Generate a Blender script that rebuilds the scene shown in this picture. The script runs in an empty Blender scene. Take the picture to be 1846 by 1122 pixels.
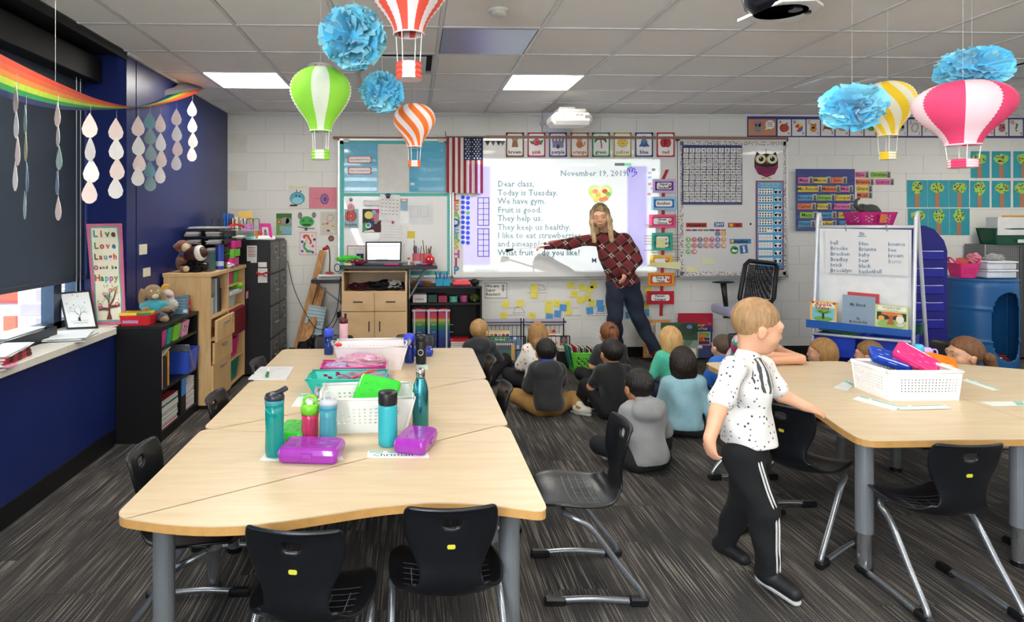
# ---------------------------------------------------------------- implicit surfaces -> one continuous mesh
def sdf_mesh(prims,res,cut=None,fold=None,shell=0,jitter=None):
 """prims: ('cap', a, b, ra, rb, k) | ('ell', c, radii, k[, rot3x3]) | ('box', c, half, round, k[, rot]) ; negative k in last => subtract. returns mesh"""
 lo=np.full(3,1e9);hi=-lo;P=[]
 for p in prims:
  if p[0]=='cap':a,b,r=np.array(p[1],float),np.array(p[2],float),max(p[3],p[4]);l,h=np.minimum(a,b)-r,np.maximum(a,b)+r;k=p[5]
  elif p[0]=='ell':c=np.array(p[1],float);r=max(p[2]);l,h=c-r,c+r;k=p[3]
  elif p[0]=='box':c=np.array(p[1],float);r=np.linalg.norm(np.array(p[2]))+p[3];l,h=c-r,c+r;k=p[4]
  P.append((p,l,h,k))
  if k>=0:lo=np.minimum(lo,l);hi=np.maximum(hi,h)
 pad=3*res+.01;lo=lo-pad;hi=hi+pad
 n=np.ceil((hi-lo)/res).astype(int)+1
 f=np.full(n,.25,np.float32)
 ax=[lo[i]+res*np.arange(n[i])for i in range(3)]
 for p,l,h,k in P:
  m=abs(k)+2.5*res+.012
  i0=np.maximum(((l-m-lo)/res).astype(int),0);i1=np.minimum(((h+m-lo)/res).astype(int)+2,n)
  if(i1<=i0).any():continue
  X,Y,Z=np.meshgrid(ax[0][i0[0]:i1[0]],ax[1][i0[1]:i1[1]],ax[2][i0[2]:i1[2]],indexing='ij',sparse=True)
  if p[0]=='cap':
   a,b=np.array(p[1],float),np.array(p[2],float);d=b-a;L=max(d@d,1e-9)
   t=np.clip(((X-a[0])*d[0]+(Y-a[1])*d[1]+(Z-a[2])*d[2])/L,0,1)
   D=np.sqrt((X-a[0]-t*d[0])**2+(Y-a[1]-t*d[1])**2+(Z-a[2]-t*d[2])**2)-(p[3]+(p[4]-p[3])*t)
  else:
   c=np.array(p[1],float);q=[X-c[0],Y-c[1],Z-c[2]];rot=p[4]if p[0]=='ell' and len(p)>4 else(p[5]if p[0]=='box' and len(p)>5 else None)
   if rot is not None:
    Rm=np.array(rot);q=[Rm[0][i]*q[0]+Rm[1][i]*q[1]+Rm[2][i]*q[2]for i in range(3)]
   if p[0]=='ell':
    r=p[2];k0=np.sqrt((q[0]/r[0])**2+(q[1]/r[1])**2+(q[2]/r[2])**2);k1=np.sqrt((q[0]/r[0]**2)**2+(q[1]/r[1]**2)**2+(q[2]/r[2]**2)**2)
    D=k0*(k0-1)/np.maximum(k1,1e-6)
   else:
    hh=p[2];g=[np.abs(q[i])-hh[i]for i in range(3)]
    D=np.sqrt(sum(np.maximum(x,0)**2 for x in g))+np.minimum(np.maximum(np.maximum(g[0],g[1]),g[2]),0)-p[3]
  s=f[i0[0]:i1[0],i0[1]:i1[1],i0[2]:i1[2]]
  if k>=0:
   kk=max(k,1e-5);hh=np.maximum(kk-np.abs(s-D),0)/kk;s[...]=np.minimum(s,D)-hh*hh*kk*.25
  else:s[...]=np.maximum(s,-D)
 if fold or cut:
  X,Y,Z=np.meshgrid(*ax,indexing='ij',sparse=True)
  if fold:f+=fold(X,Y,Z)
  if cut:
   for c in cut:f=np.maximum(f,c(X,Y,Z))
 return surface_nets(f,lo,res)
def surface_nets(f,lo,res):
 ins=f<0;n=np.array(f.shape)
 c=[ins[a:n[0]-1+a,b:n[1]-1+b,d:n[2]-1+d]for a in(0,1)for b in(0,1)for d in(0,1)]
 anyi=np.logical_or.reduce(c);alli=np.logical_and.reduce(c);act=anyi&~alli
 idx=np.argwhere(act);vid=np.full(act.shape,-1,np.int64);vid[act]=np.arange(len(idx))
 co=[(a,b,d)for a in(0,1)for b in(0,1)for d in(0,1)]
 F_=np.stack([f[idx[:,0]+a,idx[:,1]+b,idx[:,2]+d]for a,b,d in co],1)
 acc=np.zeros((len(idx),3));cnt=np.zeros(len(idx))
 for i in range(8):
  for j in range(i+1,8):
   d=[co[j][k]-co[i][k]for k in range(3)]
   if sum(abs(x)for x in d)!=1:continue
   fi,fj=F_[:,i],F_[:,j];m=(fi<0)!=(fj<0);t=np.where(m,fi/(fi-fj+1e-12),0)
   for k in range(3):acc[:,k]+=np.where(m,co[i][k]+d[k]*t,0)
   cnt+=m
 V=lo+(idx+acc/cnt[:,None])*res
 faces=[]
 for axn in range(3):
  o=[(axn+1)%3,(axn+2)%3];sl0=[slice(None)]*3;sl1=[slice(None)]*3;sl0[axn]=slice(0,-1);sl1[axn]=slice(1,None)
  A,Bq=ins[tuple(sl0)],ins[tuple(sl1)];e=np.argwhere(A!=Bq)
  ok=(e[:,o[0]]>0)&(e[:,o[1]]>0)&(e[:,o[0]]<n[o[0]]-1)&(e[:,o[1]]<n[o[1]]-1);e=e[ok]
  if len(e)==0:continue
  q=[]
  for du,dv in((-1,-1),(0,-1),(0,0),(-1,0)):
   g=e.copy();g[:,o[0]]+=du;g[:,o[1]]+=dv;q.append(vid[g[:,0],g[:,1],g[:,2]])
  q=np.stack(q,1);flip=~A[e[:,0],e[:,1],e[:,2]];q[flip]=q[flip][:,::-1];faces.append(q)
 faces=np.concatenate(faces);me=bpy.data.meshes.new('surface')
 me.vertices.add(len(V));me.vertices.foreach_set('co',V.astype(np.float32).ravel())
 me.loops.add(faces.size);me.loops.foreach_set('vertex_index',faces.astype(np.int32).ravel())
 me.polygons.add(len(faces));me.polygons.foreach_set('loop_start',np.arange(0,faces.size,4,dtype=np.int32));me.polygons.foreach_set('loop_total',np.full(len(faces),4,np.int32))
 me.update(calc_edges=True);me.validate();return me
import bpy,bmesh,math,random
import numpy as np
from mathutils import Vector,Matrix,Euler
R=math.radians
random.seed(7)
scene=bpy.context.scene
COL=scene.collection
# ---------------------------------------------------------------- camera
TH=R(2.0);F=1155.0;CX=785.0;CY=398.0;H=1.48
cd=bpy.data.cameras.new('camera');cam=bpy.data.objects.new('camera',cd);COL.objects.link(cam)
cam.location=(0,0,H);cam.rotation_euler=(R(90),0,-TH)
cd.sensor_width=36;cd.lens=F/1846*36
cd.shift_x=(923-CX)/1846;cd.shift_y=(CY-561)/1846
cd.clip_start=0.05;cd.clip_end=200
scene.camera=cam
# ---------------------------------------------------------------- exposure, world, lights
scene.view_settings.view_transform='Standard';scene.view_settings.look='None'
scene.view_settings.gamma=1;scene.view_settings.use_curve_mapping=False
scene.view_settings.exposure=0.12
PANEL_E=22.0
w=bpy.data.worlds.new('overcast_sky');scene.world=w;w.use_nodes=True
w.node_tree.nodes['Background'].inputs[0].default_value=(.80,.89,1,1)
w.node_tree.nodes['Background'].inputs[1].default_value=4.6
ZC=2.64;YB=6.88;XL=-1.97;XR=7.4;YF=-2.6
PROJ=Vector((1.47,6.02,2.36))
def add_fill_lamp():
 L=bpy.data.lights.new('added_rear_fill','AREA');L.shape='RECTANGLE';L.size=1.7;L.size_y=1.5;L.energy=300;L.color=(.86,.93,1)  # fill lamp added behind the viewer to brighten ceiling and walls
 o=bpy.data.objects.new('added_rear_fill',L);COL.objects.link(o);o.location=(XL+.42,-1.6,1.6);o.rotation_euler=(0,R(-114),0)
add_fill_lamp()
def projector_light():
 L=bpy.data.lights.new('projector_beam','SPOT');L.energy=1.0;L.spot_size=R(165);L.spot_blend=0
 L.shadow_soft_size=.008
 o=bpy.data.objects.new('projector_beam',L);COL.objects.link(o)
 o.location=PROJ;o.rotation_euler=(R(90),0,0)
 L.use_nodes=True;nt=L.node_tree;n=nt.nodes;k=nt.links
 em=[x for x in n if x.type=='EMISSION'][0]
 tc=n.new('ShaderNodeTexCoord');sp=n.new('ShaderNodeSeparateXYZ');k.new(tc.outputs['Normal'],sp.inputs[0])
 def m(op,a,b=None,c=None):
  q=n.new('ShaderNodeMath');q.operation=op
  for i,v in enumerate((a,b,c)):
   if v is None:continue
   if isinstance(v,(int,float)):q.inputs[i].default_value=v
   else:k.new(v,q.inputs[i])
  return q.outputs[0]
 az=m('ABSOLUTE',sp.outputs[2])
 d=YB-.03-PROJ.y
 u=m('MULTIPLY',m('DIVIDE',sp.outputs[0],az),d);v=m('MULTIPLY',m('DIVIDE',sp.outputs[1],az),d)
 X=m('ADD',u,PROJ.x);Z=m('ADD',v,PROJ.z)
 def rect(x0,z0,x1,z1):
  return m('MULTIPLY',m('MULTIPLY',m('GREATER_THAN',X,x0),m('LESS_THAN',X,x1)),m('MULTIPLY',m('GREATER_THAN',Z,z0),m('LESS_THAN',Z,z1)))
 a,b=onY(835,490,YB-.03),onY(1190,287,YB-.03)
 full=rect(a.x,a.z,b.x,b.z)
 p,q=onY(835,479,YB-.03),onY(884,300,YB-.03)
 l1=rect(p.x,p.z,q.x,q.z)
 p,q=onY(1131,479,YB-.03),onY(1166,300,YB-.03)
 l2=rect(p.x,p.z,q.x,q.z)
 lav=m('MAXIMUM',l1,l2)
 mx=n.new('ShaderNodeMix');mx.data_type='RGBA';k.new(lav,mx.inputs[0])
 mx.inputs[6].default_value=(.86,.97,1,1);mx.inputs[7].default_value=(.28,.23,.98,1)
 st=m('MULTIPLY',m('DIVIDE',full,m('POWER',az,3.0)),24.0)
 k.new(mx.outputs[2],em.inputs[0]);k.new(st,em.inputs[1])
# ---------------------------------------------------------------- pixel rays on real planes
def ray(px,py):
 dx=(px-CX)/F
 return Vector((math.sin(TH)+dx*math.cos(TH),math.cos(TH)-dx*math.sin(TH),-(py-CY)/F))
def onY(px,py,Y):r=ray(px,py);return Vector((0,0,H))+r*(Y/r.y)
def onX(px,py,X):r=ray(px,py);return Vector((0,0,H))+r*(X/r.x)
def onZ(px,py,Z):r=ray(px,py);return Vector((0,0,H))+r*((Z-H)/r.z)
projector_light()
# ---------------------------------------------------------------- materials
def lin(c):return tuple((x/12.92 if x<=.04045 else((x+.055)/1.055)**2.4)for x in c)
def hexc(h):h=h.lstrip('#');return lin(tuple(int(h[i:i+2],16)/255 for i in(0,2,4)))
_M={}
def M(h,rough=.5,metal=0,var=.06,scale=12,bump=0,bscale=200,trans=0,emit=0,alpha=1,coat=0,ior=1.45,sheen=0,subs=0,stretch=None,name=None):
 key=(h,rough,metal,var,scale,bump,bscale,trans,emit,alpha,coat,sheen,subs,stretch)
 if key in _M:return _M[key]
 m=bpy.data.materials.new(name or 'finish_'+h.lstrip('#'));m.use_nodes=True;nt=m.node_tree;b=nt.nodes['Principled BSDF']
 c=hexc(h)
 tc=nt.nodes.new('ShaderNodeTexCoord');src=tc.outputs['Object']
 if stretch:
  mp=nt.nodes.new('ShaderNodeMapping');mp.inputs['Scale'].default_value=stretch
  nt.links.new(src,mp.inputs[0]);src=mp.outputs[0]
 if var:
  no=nt.nodes.new('ShaderNodeTexNoise');no.inputs['Scale'].default_value=scale;no.inputs['Detail'].default_value=4
  nt.links.new(src,no.inputs['Vector'])
  mx=nt.nodes.new('ShaderNodeMix');mx.data_type='RGBA'
  mx.inputs[6].default_value=(*[x*(1-var*2)for x in c],1);mx.inputs[7].default_value=(*[min(1,x*(1+var*2))for x in c],1)
  nt.links.new(no.outputs[0],mx.inputs[0]);nt.links.new(mx.outputs[2],b.inputs['Base Color'])
  if emit:nt.links.new(mx.outputs[2],b.inputs['Emission Color'])
 else:
  b.inputs['Base Color'].default_value=(*c,1);b.inputs['Emission Color'].default_value=(*c,1)
 if bump:
  n2=nt.nodes.new('ShaderNodeTexNoise');n2.inputs['Scale'].default_value=bscale;nt.links.new(src,n2.inputs['Vector'])
  bp=nt.nodes.new('ShaderNodeBump');bp.inputs['Strength'].default_value=bump;bp.inputs['Distance'].default_value=.01
  nt.links.new(n2.outputs[0],bp.inputs['Height']);nt.links.new(bp.outputs[0],b.inputs['Normal'])
 b.inputs['Roughness'].default_value=rough;b.inputs['Metallic'].default_value=metal
 b.inputs['Transmission Weight'].default_value=trans;b.inputs['Emission Strength'].default_value=emit
 b.inputs['Alpha'].default_value=alpha;b.inputs['Coat Weight'].default_value=coat;b.inputs['IOR'].default_value=ior
 b.inputs['Sheen Weight'].default_value=sheen
 if subs:b.inputs['Subsurface Weight'].default_value=subs;b.inputs['Subsurface Scale'].default_value=.01
 _M[key]=m;return m
def wood(h,dark,scale=(2,2,30),rough=.45):
 key=('wood',h,dark,scale)
 if key in _M:return _M[key]
 m=M(h,rough,var=0,name='maple_'+h.lstrip('#')).copy();nt=m.node_tree;b=nt.nodes['Principled BSDF']
 tc=nt.nodes.new('ShaderNodeTexCoord');mp=nt.nodes.new('ShaderNodeMapping');mp.inputs['Scale'].default_value=scale
 no=nt.nodes.new('ShaderNodeTexNoise');no.inputs['Scale'].default_value=3;no.inputs['Detail'].default_value=6;no.inputs['Distortion'].default_value=.6
 mx=nt.nodes.new('ShaderNodeMix');mx.data_type='RGBA';mx.inputs[6].default_value=(*hexc(dark),1);mx.inputs[7].default_value=(*hexc(h),1)
 nt.links.new(tc.outputs['Object'],mp.inputs[0]);nt.links.new(mp.outputs[0],no.inputs['Vector'])
 cr=nt.nodes.new('ShaderNodeMapRange');cr.inputs[1].default_value=.35;cr.inputs[2].default_value=.6
 nt.links.new(no.outputs[0],cr.inputs[0]);nt.links.new(cr.outputs[0],mx.inputs[0]);nt.links.new(mx.outputs[2],b.inputs['Base Color'])
 b.inputs['Roughness'].default_value=rough
 _M[key]=m;return m
def nodemat(name,fn,rough=.6,metal=0,**kw):
 m=bpy.data.materials.new(name);m.use_nodes=True;nt=m.node_tree;b=nt.nodes['Principled BSDF']
 b.inputs['Roughness'].default_value=rough;b.inputs['Metallic'].default_value=metal
 fn(nt,b);return m
# ---------------------------------------------------------------- mesh builder
def frame3(d):
 d=Vector(d).normalized();a=Vector((0,0,1))if abs(d.z)<.95 else Vector((1,0,0))
 u=d.cross(a).normalized();return u,d.cross(u).normalized()
class B:
 def __init__(s,T=None):s.v=[];s.f=[];s.T=T
 def add(s,vs,fs):
  n=len(s.v)
  if s.T is not None:vs=[s.T@Vector(p)for p in vs]
  s.v+=[tuple(p)for p in vs];s.f+=[tuple(i+n for i in f)for f in fs];return s
 def box(s,a,b,bev=0,rz=0,T=None):
  x0,x1=sorted((a[0],b[0]));y0,y1=sorted((a[1],b[1]));z0,z1=sorted((a[2],b[2]))
  c=Vector(((x0+x1)/2,(y0+y1)/2,(z0+z1)/2));h=Vector(((x1-x0)/2,(y1-y0)/2,(z1-z0)/2))
  if bev:
   e=min(bev,h.x*.9,h.y*.9,h.z*.9);vs=[];idx={}
   for sx in(-1,1):
    for sy in(-1,1):
     for sz in(-1,1):
      for ax in range(3):
       p=Vector((sx*(h.x-e),sy*(h.y-e),sz*(h.z-e)));p[ax]=(sx,sy,sz)[ax]*h[ax]
       idx[(sx,sy,sz,ax)]=len(vs);vs.append(p)
   fs=[]
   S=lambda*k:idx[k]
   for t in(-1,1):
    fs.append([S(t,-1,-1,0),S(t,1,-1,0),S(t,1,1,0),S(t,-1,1,0)][::t])
    fs.append([S(-1,t,-1,1),S(-1,t,1,1),S(1,t,1,1),S(1,t,-1,1)][::t])
    fs.append([S(-1,-1,t,2),S(1,-1,t,2),S(1,1,t,2),S(-1,1,t,2)][::t])
   for p in(-1,1):
    for q in(-1,1):
     fs.append([S(p,q,-1,0),S(p,q,-1,1),S(p,q,1,1),S(p,q,1,0)])
     fs.append([S(p,-1,q,0),S(p,-1,q,2),S(p,1,q,2),S(p,1,q,0)])
     fs.append([S(-1,p,q,1),S(-1,p,q,2),S(1,p,q,2),S(1,p,q,1)])
     for r in(-1,1):fs.append([S(p,q,r,0),S(p,q,r,1),S(p,q,r,2)])
  else:
   vs=[Vector((sx*h.x,sy*h.y,sz*h.z))for sx in(-1,1)for sy in(-1,1)for sz in(-1,1)]
   fs=[(0,1,3,2),(4,6,7,5),(0,4,5,1),(2,3,7,6),(0,2,6,4),(1,5,7,3)]
  if rz:Rm=Matrix.Rotation(rz,3,'Z');vs=[Rm@p for p in vs]
  if T is not None:vs=[T@(p+c)for p in vs];return s.add(vs,fs)
  return s.add([p+c for p in vs],fs)
 def tube(s,pts,r,n=8,cap=True):
  pts=[Vector(p)for p in pts];m=len(pts);rs=r if isinstance(r,(list,tuple))else[r]*m
  vs=[];pu=None
  for i,p in enumerate(pts):
   d=(pts[min(i+1,m-1)]-pts[max(i-1,0)])
   if d.length<1e-9:d=Vector((0,0,1))
   d.normalize()
   if pu is None:u,v=frame3(d)
   else:u=(pu-d*pu.dot(d));u=u.normalized()if u.length>1e-6 else frame3(d)[0];v=d.cross(u)
   pu=u
   for k in range(n):
    a=2*math.pi*k/n;vs.append(p+(u*math.cos(a)+v*math.sin(a))*rs[i])
  fs=[(i*n+k,i*n+(k+1)%n,(i+1)*n+(k+1)%n,(i+1)*n+k)for i in range(m-1)for k in range(n)]
  if cap:fs+=[tuple(range(n))[::-1],tuple((m-1)*n+k for k in range(n))]
  return s.add(vs,fs)
 def lathe(s,prof,c=(0,0,0),n=24,a0=0,a1=2*math.pi,cap=True,fn=None,sx=1,sy=1):
  c=Vector(c);full=abs(a1-a0-2*math.pi)<1e-6;k=n if full else n+1;vs=[]
  for(r,z)in prof:
   for j in range(k):
    a=a0+(a1-a0)*j/n;q=fn(a,z,r)if fn else r
    vs.append(c+Vector((q*math.cos(a)*sx,q*math.sin(a)*sy,z)))
  m=len(prof)
  fs=[(i*k+j,i*k+(j+1)%k,(i+1)*k+(j+1)%k,(i+1)*k+j)for i in range(m-1)for j in range(k if full else k-1)]
  if full and cap:fs+=[tuple(range(k))[::-1],tuple((m-1)*k+j for j in range(k))]
  return s.add(vs,fs)
 def cyl(s,c,r,h,n=20,ax='z'):
  b=B().lathe([(r,0),(r,h)],n=n)
  Q={'z':Matrix.Identity(3),'y':Matrix.Rotation(R(-90),3,'X'),'x':Matrix.Rotation(R(90),3,'Y')}[ax]
  return s.add([Q@Vector(p)+Vector(c)for p in b.v],b.f)
 def ball(s,c,r,n=12,m=8,rot=None):
  r=(r,r,r)if isinstance(r,(int,float))else r;vs=[]
  for i in range(m+1):
   t=math.pi*i/m
   for j in range(n):
    a=2*math.pi*j/n;vs.append(Vector((r[0]*math.sin(t)*math.cos(a),r[1]*math.sin(t)*math.sin(a),r[2]*math.cos(t))))
  if rot is not None:vs=[rot@p for p in vs]
  fs=[((i+1)*n+j,(i+1)*n+(j+1)%n,i*n+(j+1)%n,i*n+j)for i in range(m)for j in range(n)]
  return s.add([p+Vector(c)for p in vs],fs)
 def prism(s,poly,z0,z1,T=None):
  n=len(poly);vs=[Vector((x,y,z0))for x,y in poly]+[Vector((x,y,z1))for x,y in poly]
  fs=[tuple(range(n))[::-1],tuple(range(n,2*n))]+[(i,(i+1)%n,n+(i+1)%n,n+i)for i in range(n)]
  if T is not None:vs=[T@p for p in vs]
  return s.add(vs,fs)
 def grid(s,fn,nu,nv,skip=None):
  vs=[fn(i/nu,j/nv)for i in range(nu+1)for j in range(nv+1)]
  fs=[(i*(nv+1)+j,(i+1)*(nv+1)+j,(i+1)*(nv+1)+j+1,i*(nv+1)+j+1)for i in range(nu)for j in range(nv)if not(skip and skip(i,j))]
  return s.add(vs,fs)
 def build(s,name,mat,parent=None,smooth=False,label=None,cat=None,group=None,kind=None,solid=0,subd=0,local=False,bevel=0):
  me=bpy.data.meshes.new(name);me.from_pydata(s.v,[],s.f);me.validate()
  return finish(me,name,mat,parent,smooth,label,cat,group,kind,solid,subd,local,bevel)
def tag(o,label=None,cat=None,group=None,kind=None):
 if label:o['label']=label
 if cat:o['category']=cat
 if group:o['group']=group
 if kind:o['kind']=kind
 return o
def finish(me,name,mat,parent=None,smooth=False,label=None,cat=None,group=None,kind=None,solid=0,subd=0,local=False,bevel=0):
 bm=bmesh.new();bm.from_mesh(me);bmesh.ops.recalc_face_normals(bm,faces=bm.faces);bm.to_mesh(me);bm.free()
 if mat:me.materials.append(mat)
 if smooth:me.polygons.foreach_set('use_smooth',[True]*len(me.polygons))
 o=bpy.data.objects.new(name,me);COL.objects.link(o)
 if parent is not None:
  o.parent=parent
  if not local:o.matrix_parent_inverse=world_of(parent).inverted()
 if solid:
  q=o.modifiers.new('thickness','SOLIDIFY');q.thickness=abs(solid);q.offset=0 if solid>0 else-1
 if bevel:
  q=o.modifiers.new('bevel','BEVEL');q.width=bevel;q.segments=2;q.limit_method='ANGLE'
 if subd:
  q=o.modifiers.new('subd','SUBSURF');q.levels=subd;q.render_levels=subd
 return tag(o,label,cat,group,kind)
def world_of(o):
 m=o.matrix_basis.copy()
 if o.parent is not None:m=world_of(o.parent)@o.matrix_parent_inverse@m
 return m
def thing(name,label,cat,loc=(0,0,0),rz=0,group=None,kind=None):
 o=bpy.data.objects.new(name,None);COL.objects.link(o);o.empty_display_size=.05
 o.location=loc;o.rotation_euler=(0,0,rz);return tag(o,label,cat,group,kind)
def clone(o,loc=None,rz=None,label=None,group=None,parent=None):
 kids=list(o.children)
 c=o.copy();COL.objects.link(c)
 if parent is not None:c.parent=parent
 if loc is not None:c.location=loc
 if rz is not None:c.rotation_euler=(0,0,rz)
 if label:c['label']=label
 if group:c['group']=group
 for k in kids:clone(k,parent=c)
 return c
# ---------------------------------------------------------------- lettering
_TX={}
def text_geo(s,size=1.0,align='CENTER',off=.012,sx=1):
 key=(s,align,off)
 if key not in _TX:
  cu=bpy.data.curves.new('lettering','FONT');cu.body=s;cu.size=1;cu.align_x=align;cu.align_y='CENTER'
  cu.resolution_u=1 if len(s)>2 else 2;cu.offset=off
  o=bpy.data.objects.new('lettering',cu);COL.objects.link(o)
  me=bpy.data.meshes.new_from_object(o,depsgraph=None)
  vs=[tuple(v.co)for v in me.vertices];fs=[tuple(p.vertices)for p in me.polygons]
  bpy.data.objects.remove(o);bpy.data.curves.remove(cu);bpy.data.meshes.remove(me)
  _TX[key]=(vs,fs)
 vs,fs=_TX[key]
 return[(x*size*sx,y*size)for x,y,z in vs],fs
# ---------------------------------------------------------------- flat print on a plane; coordinates are whatever pt() maps
ORD='leftmost,second,third,fourth,fifth,sixth,seventh,eighth,ninth,tenth,eleventh,twelfth,thirteenth,fourteenth,fifteenth,sixteenth'.split(',')
class Print:
 """flat marks on a flat sheet. pt(a,b)->Vector on the sheet; n = normal towards the viewer"""
 def __init__(s,parent,pt,n,unit,step=.0006,flipy=True):
  s.p=parent;s.pt=pt;s.n=Vector(n);s.u=unit;s.k=1;s.g={};s.step=step;s.fy=-1 if flipy else 1
 def _b(s,col,name):return s.g.setdefault((col,name),B())
 def poly(s,col,pts,name='print',up=True):
  if up:s.k+=1
  b=s._b(col,name);vs=[s.pt(x,y)+s.n*(s.step*s.k)for x,y in pts];b.add(vs,[tuple(range(len(vs)))])
 def rect(s,col,x0,y0,x1,y1,name='print',up=True,rot=0):
  cx,cy=(x0+x1)/2,(y0+y1)/2;c,q=math.cos(rot),math.sin(rot)
  s.poly(col,[(cx+(x-cx)*c-(y-cy)*q,cy+(x-cx)*q+(y-cy)*c)for x,y in((x0,y0),(x1,y0),(x1,y1),(x0,y1))],name,up)
 def disc(s,col,x,y,rx,ry=None,n=14,name='print',up=True):
  ry=ry or rx;s.poly(col,[(x+rx*math.cos(2*math.pi*i/n),y+ry*math.sin(2*math.pi*i/n))for i in range(n)],name,up)
 def line(s,col,pts,w,name='print',up=True):
  if up:s.k+=1
  for(x0,y0),(x1,y1)in zip(pts,pts[1:]):
   dx,dy=x1-x0,y1-y0;L=math.hypot(dx,dy)or 1;ox,oy=-dy/L*w/2,dx/L*w/2
   s.poly(col,[(x0+ox,y0+oy),(x1+ox,y1+oy),(x1-ox,y1-oy),(x0-ox,y0-oy)],name,False)
 def border(s,col,x0,y0,x1,y1,w,name='print'):
  s.k+=1
  for r in((x0,y0,x1,y0+w),(x0,y1-w,x1,y1),(x0,y0,x0+w,y1),(x1-w,y0,x1,y1)):s.rect(col,*r,name=name,up=False)
 def text(s,col,t,x,y,size,align='CENTER',sx=1,off=.012,rot=0,up=True):
  if up:s.k+=1
  vs,fs=text_geo(t,size,align,off,sx);b=s._b(col,'lettering');c,q=math.cos(rot),math.sin(rot)
  b.add([s.pt(x+a*c-d*q,y+s.fy*(a*q+d*c))+s.n*(s.step*s.k)for a,d in vs],fs)
 def done(s,rough=.6,**kw):
  for(col,name),b in s.g.items():
   b.build(name,M(col,rough,var=.03)if isinstance(col,str)else col,s.p)
def wallprint(parent,Y,step=.0006):return Print(parent,lambda a,b:onY(a,b,Y),(0,-1,0),1,step)
def sheet(name,label,cat,px0,py0,px1,py1,Y,col,th=.002,group=None,rough=.6,part='sheet',rot=0,bev=0):
 """a flat thing on the plane Y seen between two picture corners: returns thing, printer"""
 a,b=onY(px0,py1,Y),onY(px1,py0,Y);c=(a+b)/2
 t=thing(name,label,cat,(c.x,Y,a.z),0,group)
 T=Matrix.Translation((c.x,Y,c.z))@Matrix.Rotation(-rot,4,'Y')
 hx,hz=(b.x-a.x)/2,(b.z-a.z)/2
 B().box((-hx,0,-hz),(hx,th,hz),bev,T=T).build(part,M(col,rough)if isinstance(col,str)else col,t)
 if rot:
  Cc=Vector((c.x,Y,c.z));Rm=Matrix.Rotation(-rot,3,'Y')
  P=Print(t,lambda x,y:Cc+Rm@(onY(x,y,Y)-Cc),(0,-1,0),1)
 else:P=wallprint(t,Y)
 return t,P
def circ(x,y,r,n=16,ry=None):ry=ry or r;return[(x+r*math.cos(2*math.pi*i/n),y+ry*math.sin(2*math.pi*i/n))for i in range(n)]
def rrect(x0,y0,x1,y1,r,n=4):
 out=[]
 for cx,cy,a0 in((x1-r,y1-r,0),(x0+r,y1-r,90),(x0+r,y0+r,180),(x1-r,y0+r,270)):
  for i in range(n+1):a=R(a0+90*i/n);out.append((cx+r*math.cos(a),cy+r*math.sin(a)))
 return out
def bez(pts,n=12):
 """smooth curve through points (catmull rom)"""
 P=[Vector(p)for p in pts];P=[P[0]*2-P[1]]+P+[P[-1]*2-P[-2]];out=[]
 for i in range(1,len(P)-2):
  for j in range(n):
   t=j/n;a,b,c,d=P[i-1:i+3]
   out.append(.5*((2*b)+(c-a)*t+(2*a-5*b+4*c-d)*t*t+(3*b-a-3*c+d)*t**3))
 return out+[P[-2]]
# ================================================================ THE ROOM
WHITE='#dad9d4'
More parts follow.
